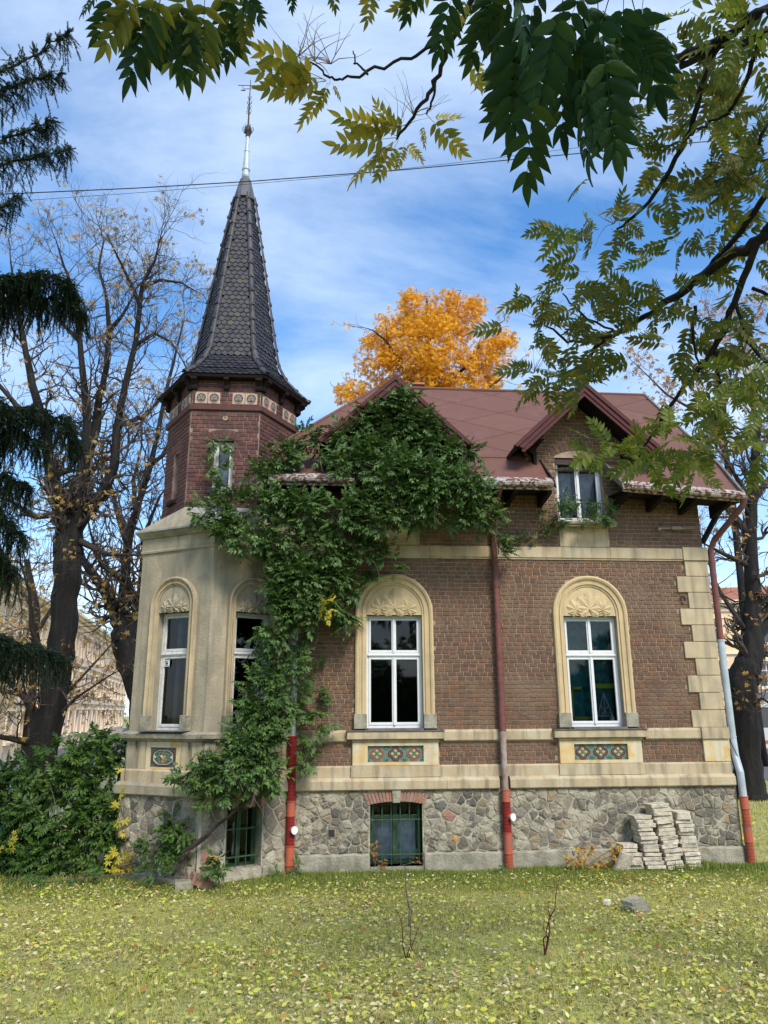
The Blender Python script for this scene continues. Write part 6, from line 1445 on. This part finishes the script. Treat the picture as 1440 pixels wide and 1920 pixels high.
put_fronds([frond(a, b, d) for a, b, d in topl[::2]], AILN, M['frondnear'], roll=.3, seed=3)
put_fronds([frond(a, b, d) for a, b, d in topl[1::2]], AILN, M['frond'], roll=.3, seed=13)
mid = [((610,150),(482,88),4.6),((605,148),(478,132),4.6),((612,152),(490,165),4.6),((615,155),(568,240),4.6),((612,150),(530,170),4.6),((618,155),(595,205),4.6),((622,155),(640,185),4.6),((575,112),(545,185),4.6),
 ((745,255),(632,212),5.2),((742,258),(622,272),5.2),((745,262),(655,332),5.2),((748,262),(705,335),5.2),((750,258),(690,300),5.2),((755,250),(700,195),5.2),((770,235),(690,235),5.2),((800,215),(870,290),5),((805,220),(862,225),5),((790,230),(800,275),5),((760,262),(790,305),5.2),((760,265),(745,315),5.3),((820,-20),(735,20),2.9),((860,70),(905,160),4),((880,-10),(850,60),4),((700,-60),(690,45),3.5)]
put_fronds([frond(a, b, d) for a, b, d in mid], AIL, M['frondyel'], roll=.4, seed=4)
# the mass of leaves on the right: rosettes along the branches
g = random.Random(31); fr1=[]; fr2=[]; fr3=[]
def rosette(px, py, d, n, L=.29, lst=None):
    for _ in range(n):
        a = g.uniform(0, 2*PI); dirp = RGT*math.cos(a)*1.0 + UPV*(math.sin(a)*.7-.35) + FWD*g.gauss(0,.45); base = atd(px+g.gauss(0,8), py+g.gauss(0,8), d+g.gauss(0,.15))
        (lst if lst is not None else g.choice((fr1,fr1,fr2)))
        tgt = lst if lst is not None else g.choice((fr1,fr1,fr1,fr2)); tgt.append((base, base+dirp.normalized()*L*g.uniform(.6,1.1)))
def along_px(br, t):
    k = t*(len(br)-1); i = min(len(br)-2, int(k)); f = k-i; return [br[i][j]+(br[i+1][j]-br[i][j])*f for j in range(4)]
for bi, n in ((0,3),(1,2),(2,7),(3,5),(4,9),(5,5),(6,5),(7,4),(8,3),(13,3),(14,3),(15,4),(16,5),(17,5),(18,3)):
    for k in range(n):
        t = (k+.6)/n if bi not in (4,) else .25+.75*(k+.6)/n
        px, py, hw, d = along_px(BR[bi], min(1,t)); rosette(px, py, d, g.randint(2,3))
for px, py, n in ((1156,430,6),(1080,455,6),(1120,420,5),(1040,440,5),(1020,610,8),(1000,560,6),(1060,540,6),(1100,520,7),(1160,520,6),(960,600,4),(1027,707,7),(985,735,5),(1000,690,5),(1200,846,6),(1279,846,6),(1320,230,6),(1290,180,5),(1250,60,6),(1180,180,3),(880,160,4),(1350,330,8),(1290,350,7),(1380,240,6),(1400,380,8),(1330,420,7),(1270,450,6),(1410,470,7),(1350,540,5),(1220,480,5),(1200,560,5),
    (1400,650,7),(1430,720,7),(1380,740,6),(1430,800,6),(1350,640,5),(1300,640,5),(1410,590,5),(1240,640,5),(1180,670,4),(1390,130,6),(1420,230,6),(1100,600,5),(1330,150,5),(1240,300,5),(1090,345,1),(1200,230,4)):
    rosette(px, py, 6+g.uniform(-.3,.6), max(1, int(n*.72)))
for px, py, n in ((1110,835,6),(1180,815,4),(1250,800,4),(1220,850,5),(1310,865,3),(1390,690,6),(1420,760,7),(1440,850,6),(1330,770,6),(1150,835,4),(1290,830,4),(1060,420,2),(1290,20,4),(1420,20,4),(1380,60,4)):
    rosette(px, py, 5.0+g.uniform(0,.6), n, L=.28, lst=fr3)
put_fronds(fr1, AIL, M['frond'], roll=.5, nobj=110, seed=6)
put_fronds(fr2, SM, M['frond'], roll=.5, nobj=20, seed=7)
put_fronds(fr3, AIL, M['frondlow'], roll=.5, nobj=40, seed=8)
# faded flower stalks
mb = MB()
for px, py, d in ((590,115,4.6),(620,120,4.6),(745,240,5.2),(775,215,5.1),(1010,600,6.2),(1030,690,6.2),(1150,420,6),(1000,700,6.2),(560,105,4.6)):
    for _ in range(9):
        p = atd(px, py, d); v = (RGT*g.gauss(0,.5)+UPV*g.uniform(.1,1)+FWD*g.gauss(0,.3)).normalized(); q=[p]
        for i in range(5): v = (v+Vector((g.gauss(0,.2),g.gauss(0,.2),g.gauss(0,.2)))).normalized(); q.append(q[-1]+v*.05)
        mb.tube(q, [.003,.0025,.002,.0015,.001,.001], 3, cap=False)
mb.build('flower_stalks', M['vine'], toh, kind='stuff')
print('fronds', len(fr1), len(fr2), len(fr3))

# ================================================================== CABLES
def cable(nm, lab, p, r_):
    a = [at(*q) for q in p]; q=[]
    for i in range(41):
        t = i/40; s = t*(len(a)-1); k = min(len(a)-2, int(s)); q.append(a[k].lerp(a[k+1], s-k) - Vector((0,0,.0)))
    a0 = q[0]+(q[0]-q[4])*6; a1 = q[-1]+(q[-1]-q[-5])*6
    tag(MB().tube([a0]+q+[a1], r_, 6).build(nm, M['rubber'], kind=None), lab, 'cable')
cable('overhead_cable', 'thick black cable crossing the sky in front of the spire tip', [(-40,366,-1.2),(250,353,-1.2),(470,340,-1.2),(760,318,-1.2),(1200,277,-1.2)], .009)
cable('overhead_cable', 'thin pale cable sagging just under the thick one', [(-40,382,-.9),(250,362,-.9),(470,345,-.9),(640,330,-.9),(900,300,-.9),(1200,262,-.9)], .004)

# ================================================================== LAWN
def ground_px(px, py):
    z = 0
    for _ in range(20):
        d = ray(px, py); t = (z-CAM.z)/d.z; p = CAM+d*t; z = gz(p.x, p.y)
    return Vector((p.x, p.y, z))
g = np.random.default_rng(5)
BAYX, BAYY = CX, CY
def inside(x, y):
    a = (x > -.6) & (x < 7.2) & (y > -.13); dx_ = np.abs(x-CX); dy_ = np.abs(y-CY); r = RL+.14
    return a | ((dx_ < r*.866) & (dy_+dx_*.577 < r)) 
def blades(n, xr, yf, h, w_, lean, seed):
    g = np.random.default_rng(seed); x = g.uniform(*xr, n); y = yf(g, n); k = ~inside(x, y)
    # frustum wedge with margin
    d = y+13; k &= (x > d*-.50-.6) & (x < d*.68+.6); x, y = x[k], y[k]; n = len(x); z = gzv(x, y)-.012
    pat = .75+.35*np.sin(x*2.1+np.sin(y*1.3)*1.4)*np.sin(y*2.7+x*.8)
    H = h(g, n)*pat; W_ = w_*g.uniform(.6,1.3,n); a = g.uniform(0, 2*PI, n); ln = lean*g.uniform(.1,1.4,n)
    ca, sa = np.cos(a), np.sin(a); b = g.uniform(0, 2*PI, n); lx, ly = np.cos(b)*ln*H, np.sin(b)*ln*H
    V = np.zeros((n, 6, 3)); 
    for i, (t, ww, hh) in enumerate(((0,1,0),(.35,.85,.6),(1,.15,1))):
        cx_ = x+lx*t; cy_ = y+ly*t; cz_ = z+H*hh*np.maximum(.25, 1-.35*ln*t)
        V[:,2*i] = np.stack([cx_-ca*W_*ww, cy_-sa*W_*ww, cz_], 1); V[:,2*i+1] = np.stack([cx_+ca*W_*ww, cy_+sa*W_*ww, cz_], 1)
    F = np.array([(0,1,3,2),(2,3,5,4)])[None]+(np.arange(n)*6)[:,None,None]
    return V.reshape(-1,3), F.reshape(-1,4)
def join(parts):
    Vs=[];Fs=[];b=0
    for V,F in parts: Vs.append(V); Fs.append(F+b); b += len(V)
    return np.vstack(Vs), np.vstack(Fs)
yn = lambda g, n: -8.0+8.0*g.random(n)**1.05
V, F = join([blades(150000, (-7,9.5), yn, lambda g, n: g.uniform(.025,.075,n), .0032, 1.1, 1), blades(26000, (-7,9.5), yn, lambda g, n: g.uniform(.05,.11,n), .003, .7, 2),
             blades(30000, (6.8,18), lambda g, n: g.uniform(-1.5,14,n), lambda g, n: g.uniform(.04,.12,n), .008, .8, 3), blades(9000, (-9,-3), lambda g, n: g.uniform(-.8,1.2,n), lambda g, n: g.uniform(.04,.16,n), .005, .8, 4)])
o = link('grass', fastmesh('grass', V, F, M['grass']), None, kind='stuff'); tag(o, 'short patchy yellow green grass of the lawn', 'grass')
V, F = join([blades(60000, (-7,9.5), lambda g, n: -1.7+1.6*g.random(n)**.6, lambda g, n: g.uniform(.03,.10,n), .004, .9, 6), blades(7000, (-4,7.4), lambda g, n: -.85+.7*g.random(n)**.5, lambda g, n: g.uniform(.05,.14,n), .004, .8, 7),
   blades(1500, (5.6,7.3), lambda g, n: -.75+.5*g.random(n)**.5, lambda g, n: g.uniform(.10,.24,n), .005, .5, 8), blades(25000, (-7,9.5), lambda g, n: -8+7*g.random(n), lambda g, n: g.uniform(.02,.05,n), .006, .9, 9)])
o = link('lush_grass', fastmesh('lush_grass', V, F, M['tuft']), None, kind='stuff'); tag(o, 'greener longer grass tufts along the foot of the walls', 'grass')
# fallen leaves
def litter(n, xr, yr_, L, seed, m, name, lab):
    g = np.random.default_rng(seed); x = g.uniform(*xr, n); y = yr_(g, n); k = ~inside(x, y); d = y+13; k &= (x > d*-.5-.5) & (x < d*.68+.5)
    k &= g.random(n) < (.52+.33*np.sin(x*1.3+y*.9)*np.cos(y*1.1-x*.4)+.3*np.sin(x*4.1+seed)*np.sin(y*5.3-x*2.)); x, y = x[k], y[k]; n = len(x)
    P = np.stack([x, y, gzv(x, y)+g.uniform(.008,.055,n)], 1); a = g.uniform(0, 2*PI, n); D = np.stack([np.cos(a), np.sin(a), g.normal(0,.30,n)], 1); Nn = np.stack([g.normal(0,.55,n), g.normal(0,.55,n), np.ones(n)], 1)
    S = L*g.uniform(.4,1.3,n)
    tms = []
    for i in range(3):
        r = random.Random(i); c = r.uniform(-.10,.14); w_ = r.uniform(.15,.24)
        tms.append((np.array([(0,0,0),(-w_,.3,.07+c),(-w_*.8,.7,.07+c),(0,1,.03),(w_*.8,.7,.07),(w_,.3,.07),(0,.5,c)]), np.array([(0,1,2,6),(6,2,3,3),(0,6,4,5),(6,3,4,4)])))
    Vs=[];Fs=[];b=0; A = basis(D, Nn, S)
    for k_, (tv, tf) in enumerate(tms):
        tf = np.array([(0,1,2,6),(0,6,4,5)]); tri = np.array([(6,2,3),(6,3,4)])
        V, F = scatter(tv, np.array([(0,6,2,1),(0,5,4,6),(2,6,4,3)]), A[k_::3], P[k_::3]); Vs.append(V); Fs.append(F+b); b += len(V)
    o = link(name, fastmesh(name, np.vstack(Vs), np.vstack(Fs), m), None, kind='stuff'); tag(o, lab, 'leaves')
litter(36000, (-6.5,8), lambda g, n: -8.0+7.2*g.random(n)**1.5, .056, 11, M['litter'], 'fallen_leaves', 'pale yellow fallen leaflets scattered all over the lawn')
litter(26000, (-6.5,8), lambda g, n: -8.0+7.5*g.random(n)**1.3, .045, 13, M['thatch'], 'dry_leaf_scraps', 'small brown and straw coloured leaf scraps between the grass blades of the lawn')
litter(1700, (-6.5,8), lambda g, n: -8.0+7.0*g.random(n)**1.2, .075, 14, M['dryleaf'], 'brown_fallen_leaves', 'scattered curled rust brown leaves among the pale ones on the lawn')
litter(1500, (6.8,16), lambda g, n: g.uniform(-1,12,n), .10, 12, M['yleaf'], 'far_fallen_leaves', 'yellow fallen leaves on the grass right of the villa')

# weeds at the wall
def weed(name, lab, blobs, m, dens, L, seed, tm=WIS, base=None, spn=5):
    D, Nn, P, S = spray_blobs(blobs, dens, L, tm, spn=spn, seed=seed); b = base or at(blobs[0][0], 1635, blobs[0][3]); t = thing(name, lab, 'plant', (b.x, b.y, 0)); leaf_objects(tm, D, Nn, P, S, t, m, min(40, len(P)))
    mb = MB()
    for bl in blobs: mb.tube([(b.x, b.y, 0), at(bl[0], bl[1], bl[3])], .004, 4)
    mb.build('stem', M['vine'], t)
weed('autumn_weed', 'red and yellow leafed weed beside the slab stacks', [(1085,1590,10,-.4),(1100,1610,14,-.4),(1125,1615,12,-.4),(1145,1605,12,-.45),(1150,1590,7,-.45),(1078,1610,8,-.4)], M['autumn'], 430, .11, 21)
weed('wall_weed', 'low green weed under the basement window of the bay', [(400,1628,10,-1.15),(388,1634,8,-1.2),(415,1632,8,-1.1)], M['bush'], 900, .12, 22)
weed('wall_weed', 'green weed right of the left downpipe foot', [(555,1632,6,-.3),(562,1622,5,-.3),(515,1636,7,-.4)], M['bush'], 900, .10, 23)
weed('wall_weed', 'green weed tuft left of the middle downpipe foot', [(935,1625,7,-.3),(925,1632,6,-.3)], M['bush'], 900, .10, 24)
weed('ground_ivy', 'low leafy growth along the ground in front of the shrub', [(40,1635,14,-.5),(80,1640,12,-.6),(130,1635,14,-.5),(180,1640,12,-.5),(270,1635,12,-.9),(300,1630,10,-1.0)], M['bush'], 260, .14, 25)
weed('sill_weed', 'dry brown weed in the corner of the middle basement window', [(703,1600,5,-.08),(707,1585,4,-.08),(712,1622,6,-.1),(785,1615,4,-.08)], M['dryleaf'], 900, .06, 26)

# ---- saplings and stake
def sapling(lab, base, tops, m, r0=.008, nleaf=6, seed=1, rod=None):
    gg = random.Random(seed); b = ground_px(*base); t = thing('sapling', lab, 'sapling', tuple(b))
    mb = MB(); D=[];Nn=[];P=[];S=[]
    for tx, ty in tops:
        e = at(tx, ty, b.y+gg.uniform(-.1,.1)); q=[b]
        for i in range(1,8): q.append(b.lerp(e, i/7)+Vector((gg.gauss(0,.012),gg.gauss(0,.012),0)))
        mb.tube(q, [r0*(1-.75*i/7) for i in range(8)], 5)
        for i in range(nleaf):
            p = q[gg.randint(3,7)]; D.append((gg.gauss(0,1),gg.gauss(0,1),gg.gauss(.2,.5))); Nn.append((gg.gauss(0,.5),-.5,1)); P.append(tuple(p)); S.append(gg.uniform(.03,.06))
    mb.build('stem', m, t)
    if P: leaf_objects(LOB, np.array(D), np.array(Nn), np.array(P), np.array(S), t, M['dryleaf'], 0, stuffname='leaves')
sapling('thin grey stake-like sapling on the lawn below the basement window', (768,1740), [(760,1622)], M['greywood'], .016, 0, 2)
sapling('low reddish twiggy shoot at the foot of the grey stake', (762,1800), [(745,1690),(775,1700),(790,1720)], M['fascia'], .006, 3, 3)
sapling('taller reddish brown sapling on the lawn left of the stone block', (1022,1790), [(1050,1640),(1030,1690),(1020,1720)], M['fascia'], .010, 5, 4)
# ---- stone block and pebble
def rough_box(name, lab, cat, c, sx_, sy_, sz_, rot, m, seed, group=None, tilt=(0,0), bev=.008, sub=2):
    import bmesh
    gg = random.Random(seed); bm = bmesh.new(); bmesh.ops.create_cube(bm, size=1)
    bmesh.ops.scale(bm, vec=(sx_,sy_,sz_), verts=bm.verts)
    bmesh.ops.subdivide_edges(bm, edges=[e for e in bm.edges if e.calc_length() > sz_*1.4], cuts=sub, use_grid_fill=True)
    for v in bm.verts:
        v.co += Vector((gg.uniform(-1,1),gg.uniform(-1,1),gg.uniform(-.5,.5)))*min(sx_,sz_)*.10
        if abs(v.co.x) > sx_*.42 and abs(v.co.y) > sy_*.42 and gg.random() < .35: v.co.x *= .93; v.co.y *= .93
    bmesh.ops.bevel(bm, geom=bm.edges[:], offset=bev*.5, segments=1, affect='EDGES')
    me = bpy.data.meshes.new(name); bm.to_mesh(me); bm.free(); me.materials.append(m)
    o = bpy.data.objects.new(name, me); COL.objects.link(o); o.location = c; o.rotation_euler = (tilt[0], tilt[1], rot)
    if lab: tag(o, lab, cat, group); o['kind'] = 'thing'
    return o
b = ground_px(1195,1708); rough_box('stone_block', 'grey concrete block lying on the lawn in front of the slab stacks', 'block', (b.x, b.y, b.z+.035), .32, .20, .075, .3, M['footing'], 1)
rough_box('stone_block', 'flat concrete piece resting on top of the grey lawn block', 'block', (b.x-.02, b.y+.04, b.z+.10), .28, .20, .05, .45, M['footing'], 2, tilt=(.05,-.05))
b = ground_px(1138,1696); rough_box('field_stone', 'small round pale stone on the lawn left of the concrete block', 'stone', (b.x, b.y, b.z+.025), .10, .08, .07, .8, M['glaze_white'], 3, bev=.02)
# ---- stacked paving slabs
ORD = 'top second third fourth fifth sixth seventh eighth ninth tenth eleventh twelfth thirteenth fourteenth fifteenth sixteenth seventeenth'.split()
names = ['short leftmost stack', 'second stack from the left', 'tallest stack', 'rightmost stack']
cols = [(5.06, 5.04, .27, 6, .060), (5.38, 5.27, .31, 13, .0615), (5.71, 5.57, .31, 16, .0605), (6.02, 5.94, .27, 14, .0605)]
SY = -.34; gg = random.Random(8)
for ci, (xb, xt, wd, n, th) in enumerate(cols):
    z = .02
    for k in range(n):
        t = k/(n-1); x = xb+(xt-xb)*t+gg.gauss(0,.012)-(.04 if ci == 0 and k > 3 else 0); h = th*gg.uniform(.86,1.08)-.004; w2 = wd*gg.uniform(.86,1.05)
        pos = n-1-k; lab = ('%s slab of the %s by the wall' % ('topmost' if pos == 0 else ORD[pos], names[ci])) if pos < n-1 else 'bottom slab of the %s by the wall' % names[ci]
        rough_box('paving_stone', lab, 'paving slab', (x, SY+gg.gauss(0,.015)+t*.05, z+h/2), w2, .28, h*.97, gg.gauss(.02,.03), M['slab'], ci*50+k, group='broken paving slabs stacked against the plinth', tilt=(gg.gauss(0,.012), gg.gauss(-.0 if ci != 2 else -.05,.02)), sub=1)
        z += th
b = at(1160,1618,-.55); rough_box('paving_stone', 'triangular slab piece leaning upright left of the stacks', 'paving slab', (4.83,-.55,.14), .24, .05, .30, .2, M['slab'], 99, tilt=(.25,.35))
b = at(355,1635,-1.15); rough_box('sandstone_block', 'reddish sandstone block at the corner of the bay foot', 'stone', (at(380,1618,-1.05).x, -1.02, .10), .34, .24, .12, .35, M['stone_red'], 77, tilt=(.1,.45))
rough_box('field_stone', 'grey rock half buried beside the reddish block at the bay', 'stone', (at(345,1630,-1.15).x, -1.1, .06), .26, .2, .15, .2, M['footing'], 78)

# ================================================================== BACKGROUND
def facade(fr, L, H, floors, name_parent, mw, bays, seed, ground_dark=True, z0=0):
    """render wall with real window openings, frames, sills, hoods, cornices"""
    fh = (H-1.0)/floors; holes = []; 
    for f in range(floors):
        for i in range(bays):
            u = L*(i+.5)/bays; holes.append((u-.55, u+.55, z0+f*fh+1.0, z0+f*fh+1.0+fh*.55))
    mb = MB(); panel(mb, fr, 0, L, z0, z0+H, holes, back=.25); wl = mb.build('wall', mw, name_parent)
    for h in holes:
        mb = MB(); a, b, c, e = h
        bars(mb, fr, [(a,c,a+.07,e),(b-.07,c,b,e),(a+.07,c,b-.07,c+.07),(a+.07,e-.07,b-.07,e),((a+b)/2-.035,c+.07,(a+b)/2+.035,e-.07),(a+.07,c+(e-c)*.66,(a+b)/2-.035,c+(e-c)*.66+.06),((a+b)/2+.035,c+(e-c)*.66,b-.07,c+(e-c)*.66+.06)], -.22, -.15)
        wn = mb.build('window', M['white'], name_parent)
        MB().add([fr.pt(a,-.2,c), fr.pt(b,-.2,c), fr.pt(b,-.2,e), fr.pt(a,-.2,e)], [(0,1,2,3)]).build('pane', M['darkglass'], wn)
        mb = MB(); fr.box(mb, a-.15, 0, c-.14, b+.15, .14, c-.01); fr.box(mb, a-.15, 0, c, a-.002, .06, e+.1); fr.box(mb, b+.002, 0, c, b+.15, .06, e+.1); fr.box(mb, a-.22, 0, e+.102, b+.22, .16, e+.28); mb.build('window_trim', M['pale'], wn)
    for f in range(1, floors+1):
        mb = MB(); fr.box(mb, -.1, 0, z0+f*fh+.30, L+.1, .12, z0+f*fh+.48); mb.build('cornice_band', M['pale'], name_parent)
    mb = MB(); fr.box(mb, -.2, 0, z0+H-.35, L+.2, .30, z0+H-.18); fr.box(mb, -.3, 0, z0+H-.178, L+.3, .5, z0+H+.02); mb.build('cornice', M['pale'], name_parent)
    return wl
def block(lab, a, b, H, floors, bays, mw, roofm, depth=10, attic=True, rh=1.6):
    fr = frame_between(a, b); t = thing('apartment_building', lab, 'building', (a[0], a[1], 0))
    facade(fr, fr.L, H, floors, t, mw, bays, 1)
    q = lambda u, d, z: fr.pt(u, d, z)
    MB().add([q(0,0,0),q(0,-depth,0),q(0,-depth,H),q(0,0,H),q(fr.L,0,0),q(fr.L,-depth,0),q(fr.L,-depth,H),q(fr.L,0,H)], [(0,1,2,3),(7,6,5,4),(1,5,6,2)]).build('side_walls', mw, t)
    MB().add([q(-.3,.5,H+.02),q(fr.L+.3,.5,H+.02),q(fr.L+.3,-depth/2,H+rh),q(-.3,-depth/2,H+rh),q(-.3,-depth-.3,H+.02),q(fr.L+.3,-depth-.3,H+.02)], [(0,1,2,3),(3,2,5,4),(0,3,4),(1,5,2)]).build('roof', roofm, t)
    return t, fr
A1 = (-15.9+.4, 24.0); d_ = Vector((-.14,.99)).normalized()
B1 = (A1[0]+d_.x*17, A1[1]+d_.y*17)
t1, f1 = block('long beige apartment house with white trim behind the left trees', (A1[0]+.0, A1[1]), B1, 8.9, 3, 6, M['beige'], M['lead'], depth=11, rh=1.0)
C1 = (B1[0]+d_.x*.3, B1[1]+d_.y*.3); D1_ = (C1[0]+d_.x*40, C1[1]+d_.y*40)
t2, f2 = block('farther pinkish apartment row with red roof receding down the street', C1, D1_, 9.5, 3, 14, M['pink'], M['redroof'], depth=11, rh=1.7)
# portal with figures' pillars and balcony on the near house
E1 = (A1[0]-d_.x*16, A1[1]-d_.y*16)
t3, f3 = block('near beige house at the left edge behind the spruce', (E1[0],E1[1]), (A1[0]-d_.x*.3, A1[1]-d_.y*.3), 8.6, 3, 5, M['beige'], M['lead'], depth=11, rh=1.0)
mb = MB(); u = 10.3
f1.box(mb, u-1.6, 0, 3.6, u+1.6, 1.1, 3.85); mb.build('balcony_slab', M['pale'], t1)
for s in (-1.2, 1.2):
    mb = MB(); f1.box(mb, u+s-.22, .02, 0, u+s+.22, .75, 3.0); f1.box(mb, u+s-.32, .02, 3.0, u+s+.32, .95, 3.59); mb.build('portal_pillar', M['pink'], t1)
mb = MB()
for i in range(17): p = f1.pt(u-1.5+3.0*i/16, 1.0, 3.86); mb.tube([p, p+Vector((0,0,.85))], .025, 4)
mb.tube([f1.pt(u-1.55,1.0,4.72), f1.pt(u+1.55,1.0,4.72)], .04, 4); mb.build('balcony_railing', M['iron'], t1)
# buildings right of the villa
t4, f4 = block('pale yellow house glimpsed between the right trunk and the edge', (12,38), (40,32), 9.5, 3, 9, M['beige'], M['redroof'], depth=9)
t5, f5 = block('grey beige house far behind the roof corner', (2,60), (24,56), 8, 3, 7, M['beige'], M['redroof'], depth=9)
# metal fence on the left
fn = thing('metal_fence', 'light grey picket fence behind the shrub at the left edge', 'fence', (-12, 6.5, 0))
for i in range(75):
    x = -14+.14*i; MB().box(x, 6.5, 0, x+.035, 6.53, 1.55).build('picket', M['galv'], fn)
MB().box(-14, 6.54, .3, -3.5, 6.58, .36).build('rail', M['galv'], fn); MB().box(-14, 6.54, 1.3, -3.5, 6.58, 1.36).build('rail', M['galv'], fn)
# tram
tr = thing('tram', 'grey white tram standing in the street at the right edge', 'tram', tuple(at(1425,1445,24))[:2]+(0,))
tx = at(1418,1400,24).x; L = 13
fr = Frame((tx, 24, 0), (1,0,0), (0,-1,0))
hz_ = [(.35+i*1.55, .35+i*1.55+1.15, 1.55, 2.55) for i in range(8)]
mb = MB(); panel(mb, fr, 0, L, .75, 3.0, hz_, back=.1); q = lambda u, d, z: fr.pt(u,d,z)
mb.add([q(0,0,.75),q(0,-2.3,.75),q(0,-2.3,3.0),q(0,0,3.0),q(L,0,.75),q(L,-2.3,.75),q(L,-2.3,3.0),q(L,0,3.0)], [(0,1,2,3),(7,6,5,4),(1,5,6,2),(0,4,5,1)]); mb.build('body', M['tramw'], tr)
MB().add([q(-.1,.08,3.0),q(L+.1,.08,3.0),q(L+.1,-.3,3.3),q(-.1,-.3,3.3),q(-.1,-2.0,3.3),q(L+.1,-2.0,3.3),q(L+.1,-2.4,3.0),q(-.1,-2.4,3.0)], [(0,1,2,3),(3,2,5,4),(4,5,6,7),(0,3,4,7),(1,6,5,2),(0,7,6,1)]).build('roof', M['lead'], tr)
for h in hz_: MB().add([q(h[0],-.06,h[2]),q(h[1],-.06,h[2]),q(h[1],-.06,h[3]),q(h[0],-.06,h[3])], [(0,1,2,3)]).build('pane', M['darkglass'], tr)
mb = MB(); fr.box(mb, .02, .0, .80, L, .02, .95); mb.build('skirt_strip', M['redroof'], tr)
for u in (1.2, 3.0, 9.5, 11.3): MB().tube([q(u,-.05,.38), q(u,-.18,.38)], .36, 16).build('wheel', M['rubber'], tr)
mb = MB(); fr.box(mb, .06, -.02, 2.08, .30, .02, 2.2); mb.build('side_lamp', M['orange'], tr)
# hedge added out of view behind the camera so the panes reflect something dark
hd = thing('reflection_hedge', 'tall dark hedge added behind the camera, unseen, to darken what the panes reflect', 'hedge', (2, -27, 0))
g = np.random.default_rng(3); n = 9000
P = np.stack([g.uniform(-22, 26, n), -26+g.uniform(-.8,.8,n), g.uniform(0, 1, n)**.8*(5.0+1.6*np.sin(np.linspace(0,0,n)))], 1); P[:,2] *= 1+.3*np.sin(P[:,0]*.9)
leaf_objects([(LOB[0][0]*1.0, LOB[0][1])], g.normal(size=(n,3)), g.normal(size=(n,3))+np.array([0,1.5,.5]), P, g.uniform(.5,.9,n), hd, M['bush'], 0)
MB().box(-22,-26.6,0,26,-26.2,4.2).build('hedge_core', M['needle'], hd)
# low kerb between lawn and street on the right
mb = MB().box(12.85,14,-.1,13.0,60,.12); mb.build('kerb', M['footing'], kind='structure')
bpy.context.view_layer.update()
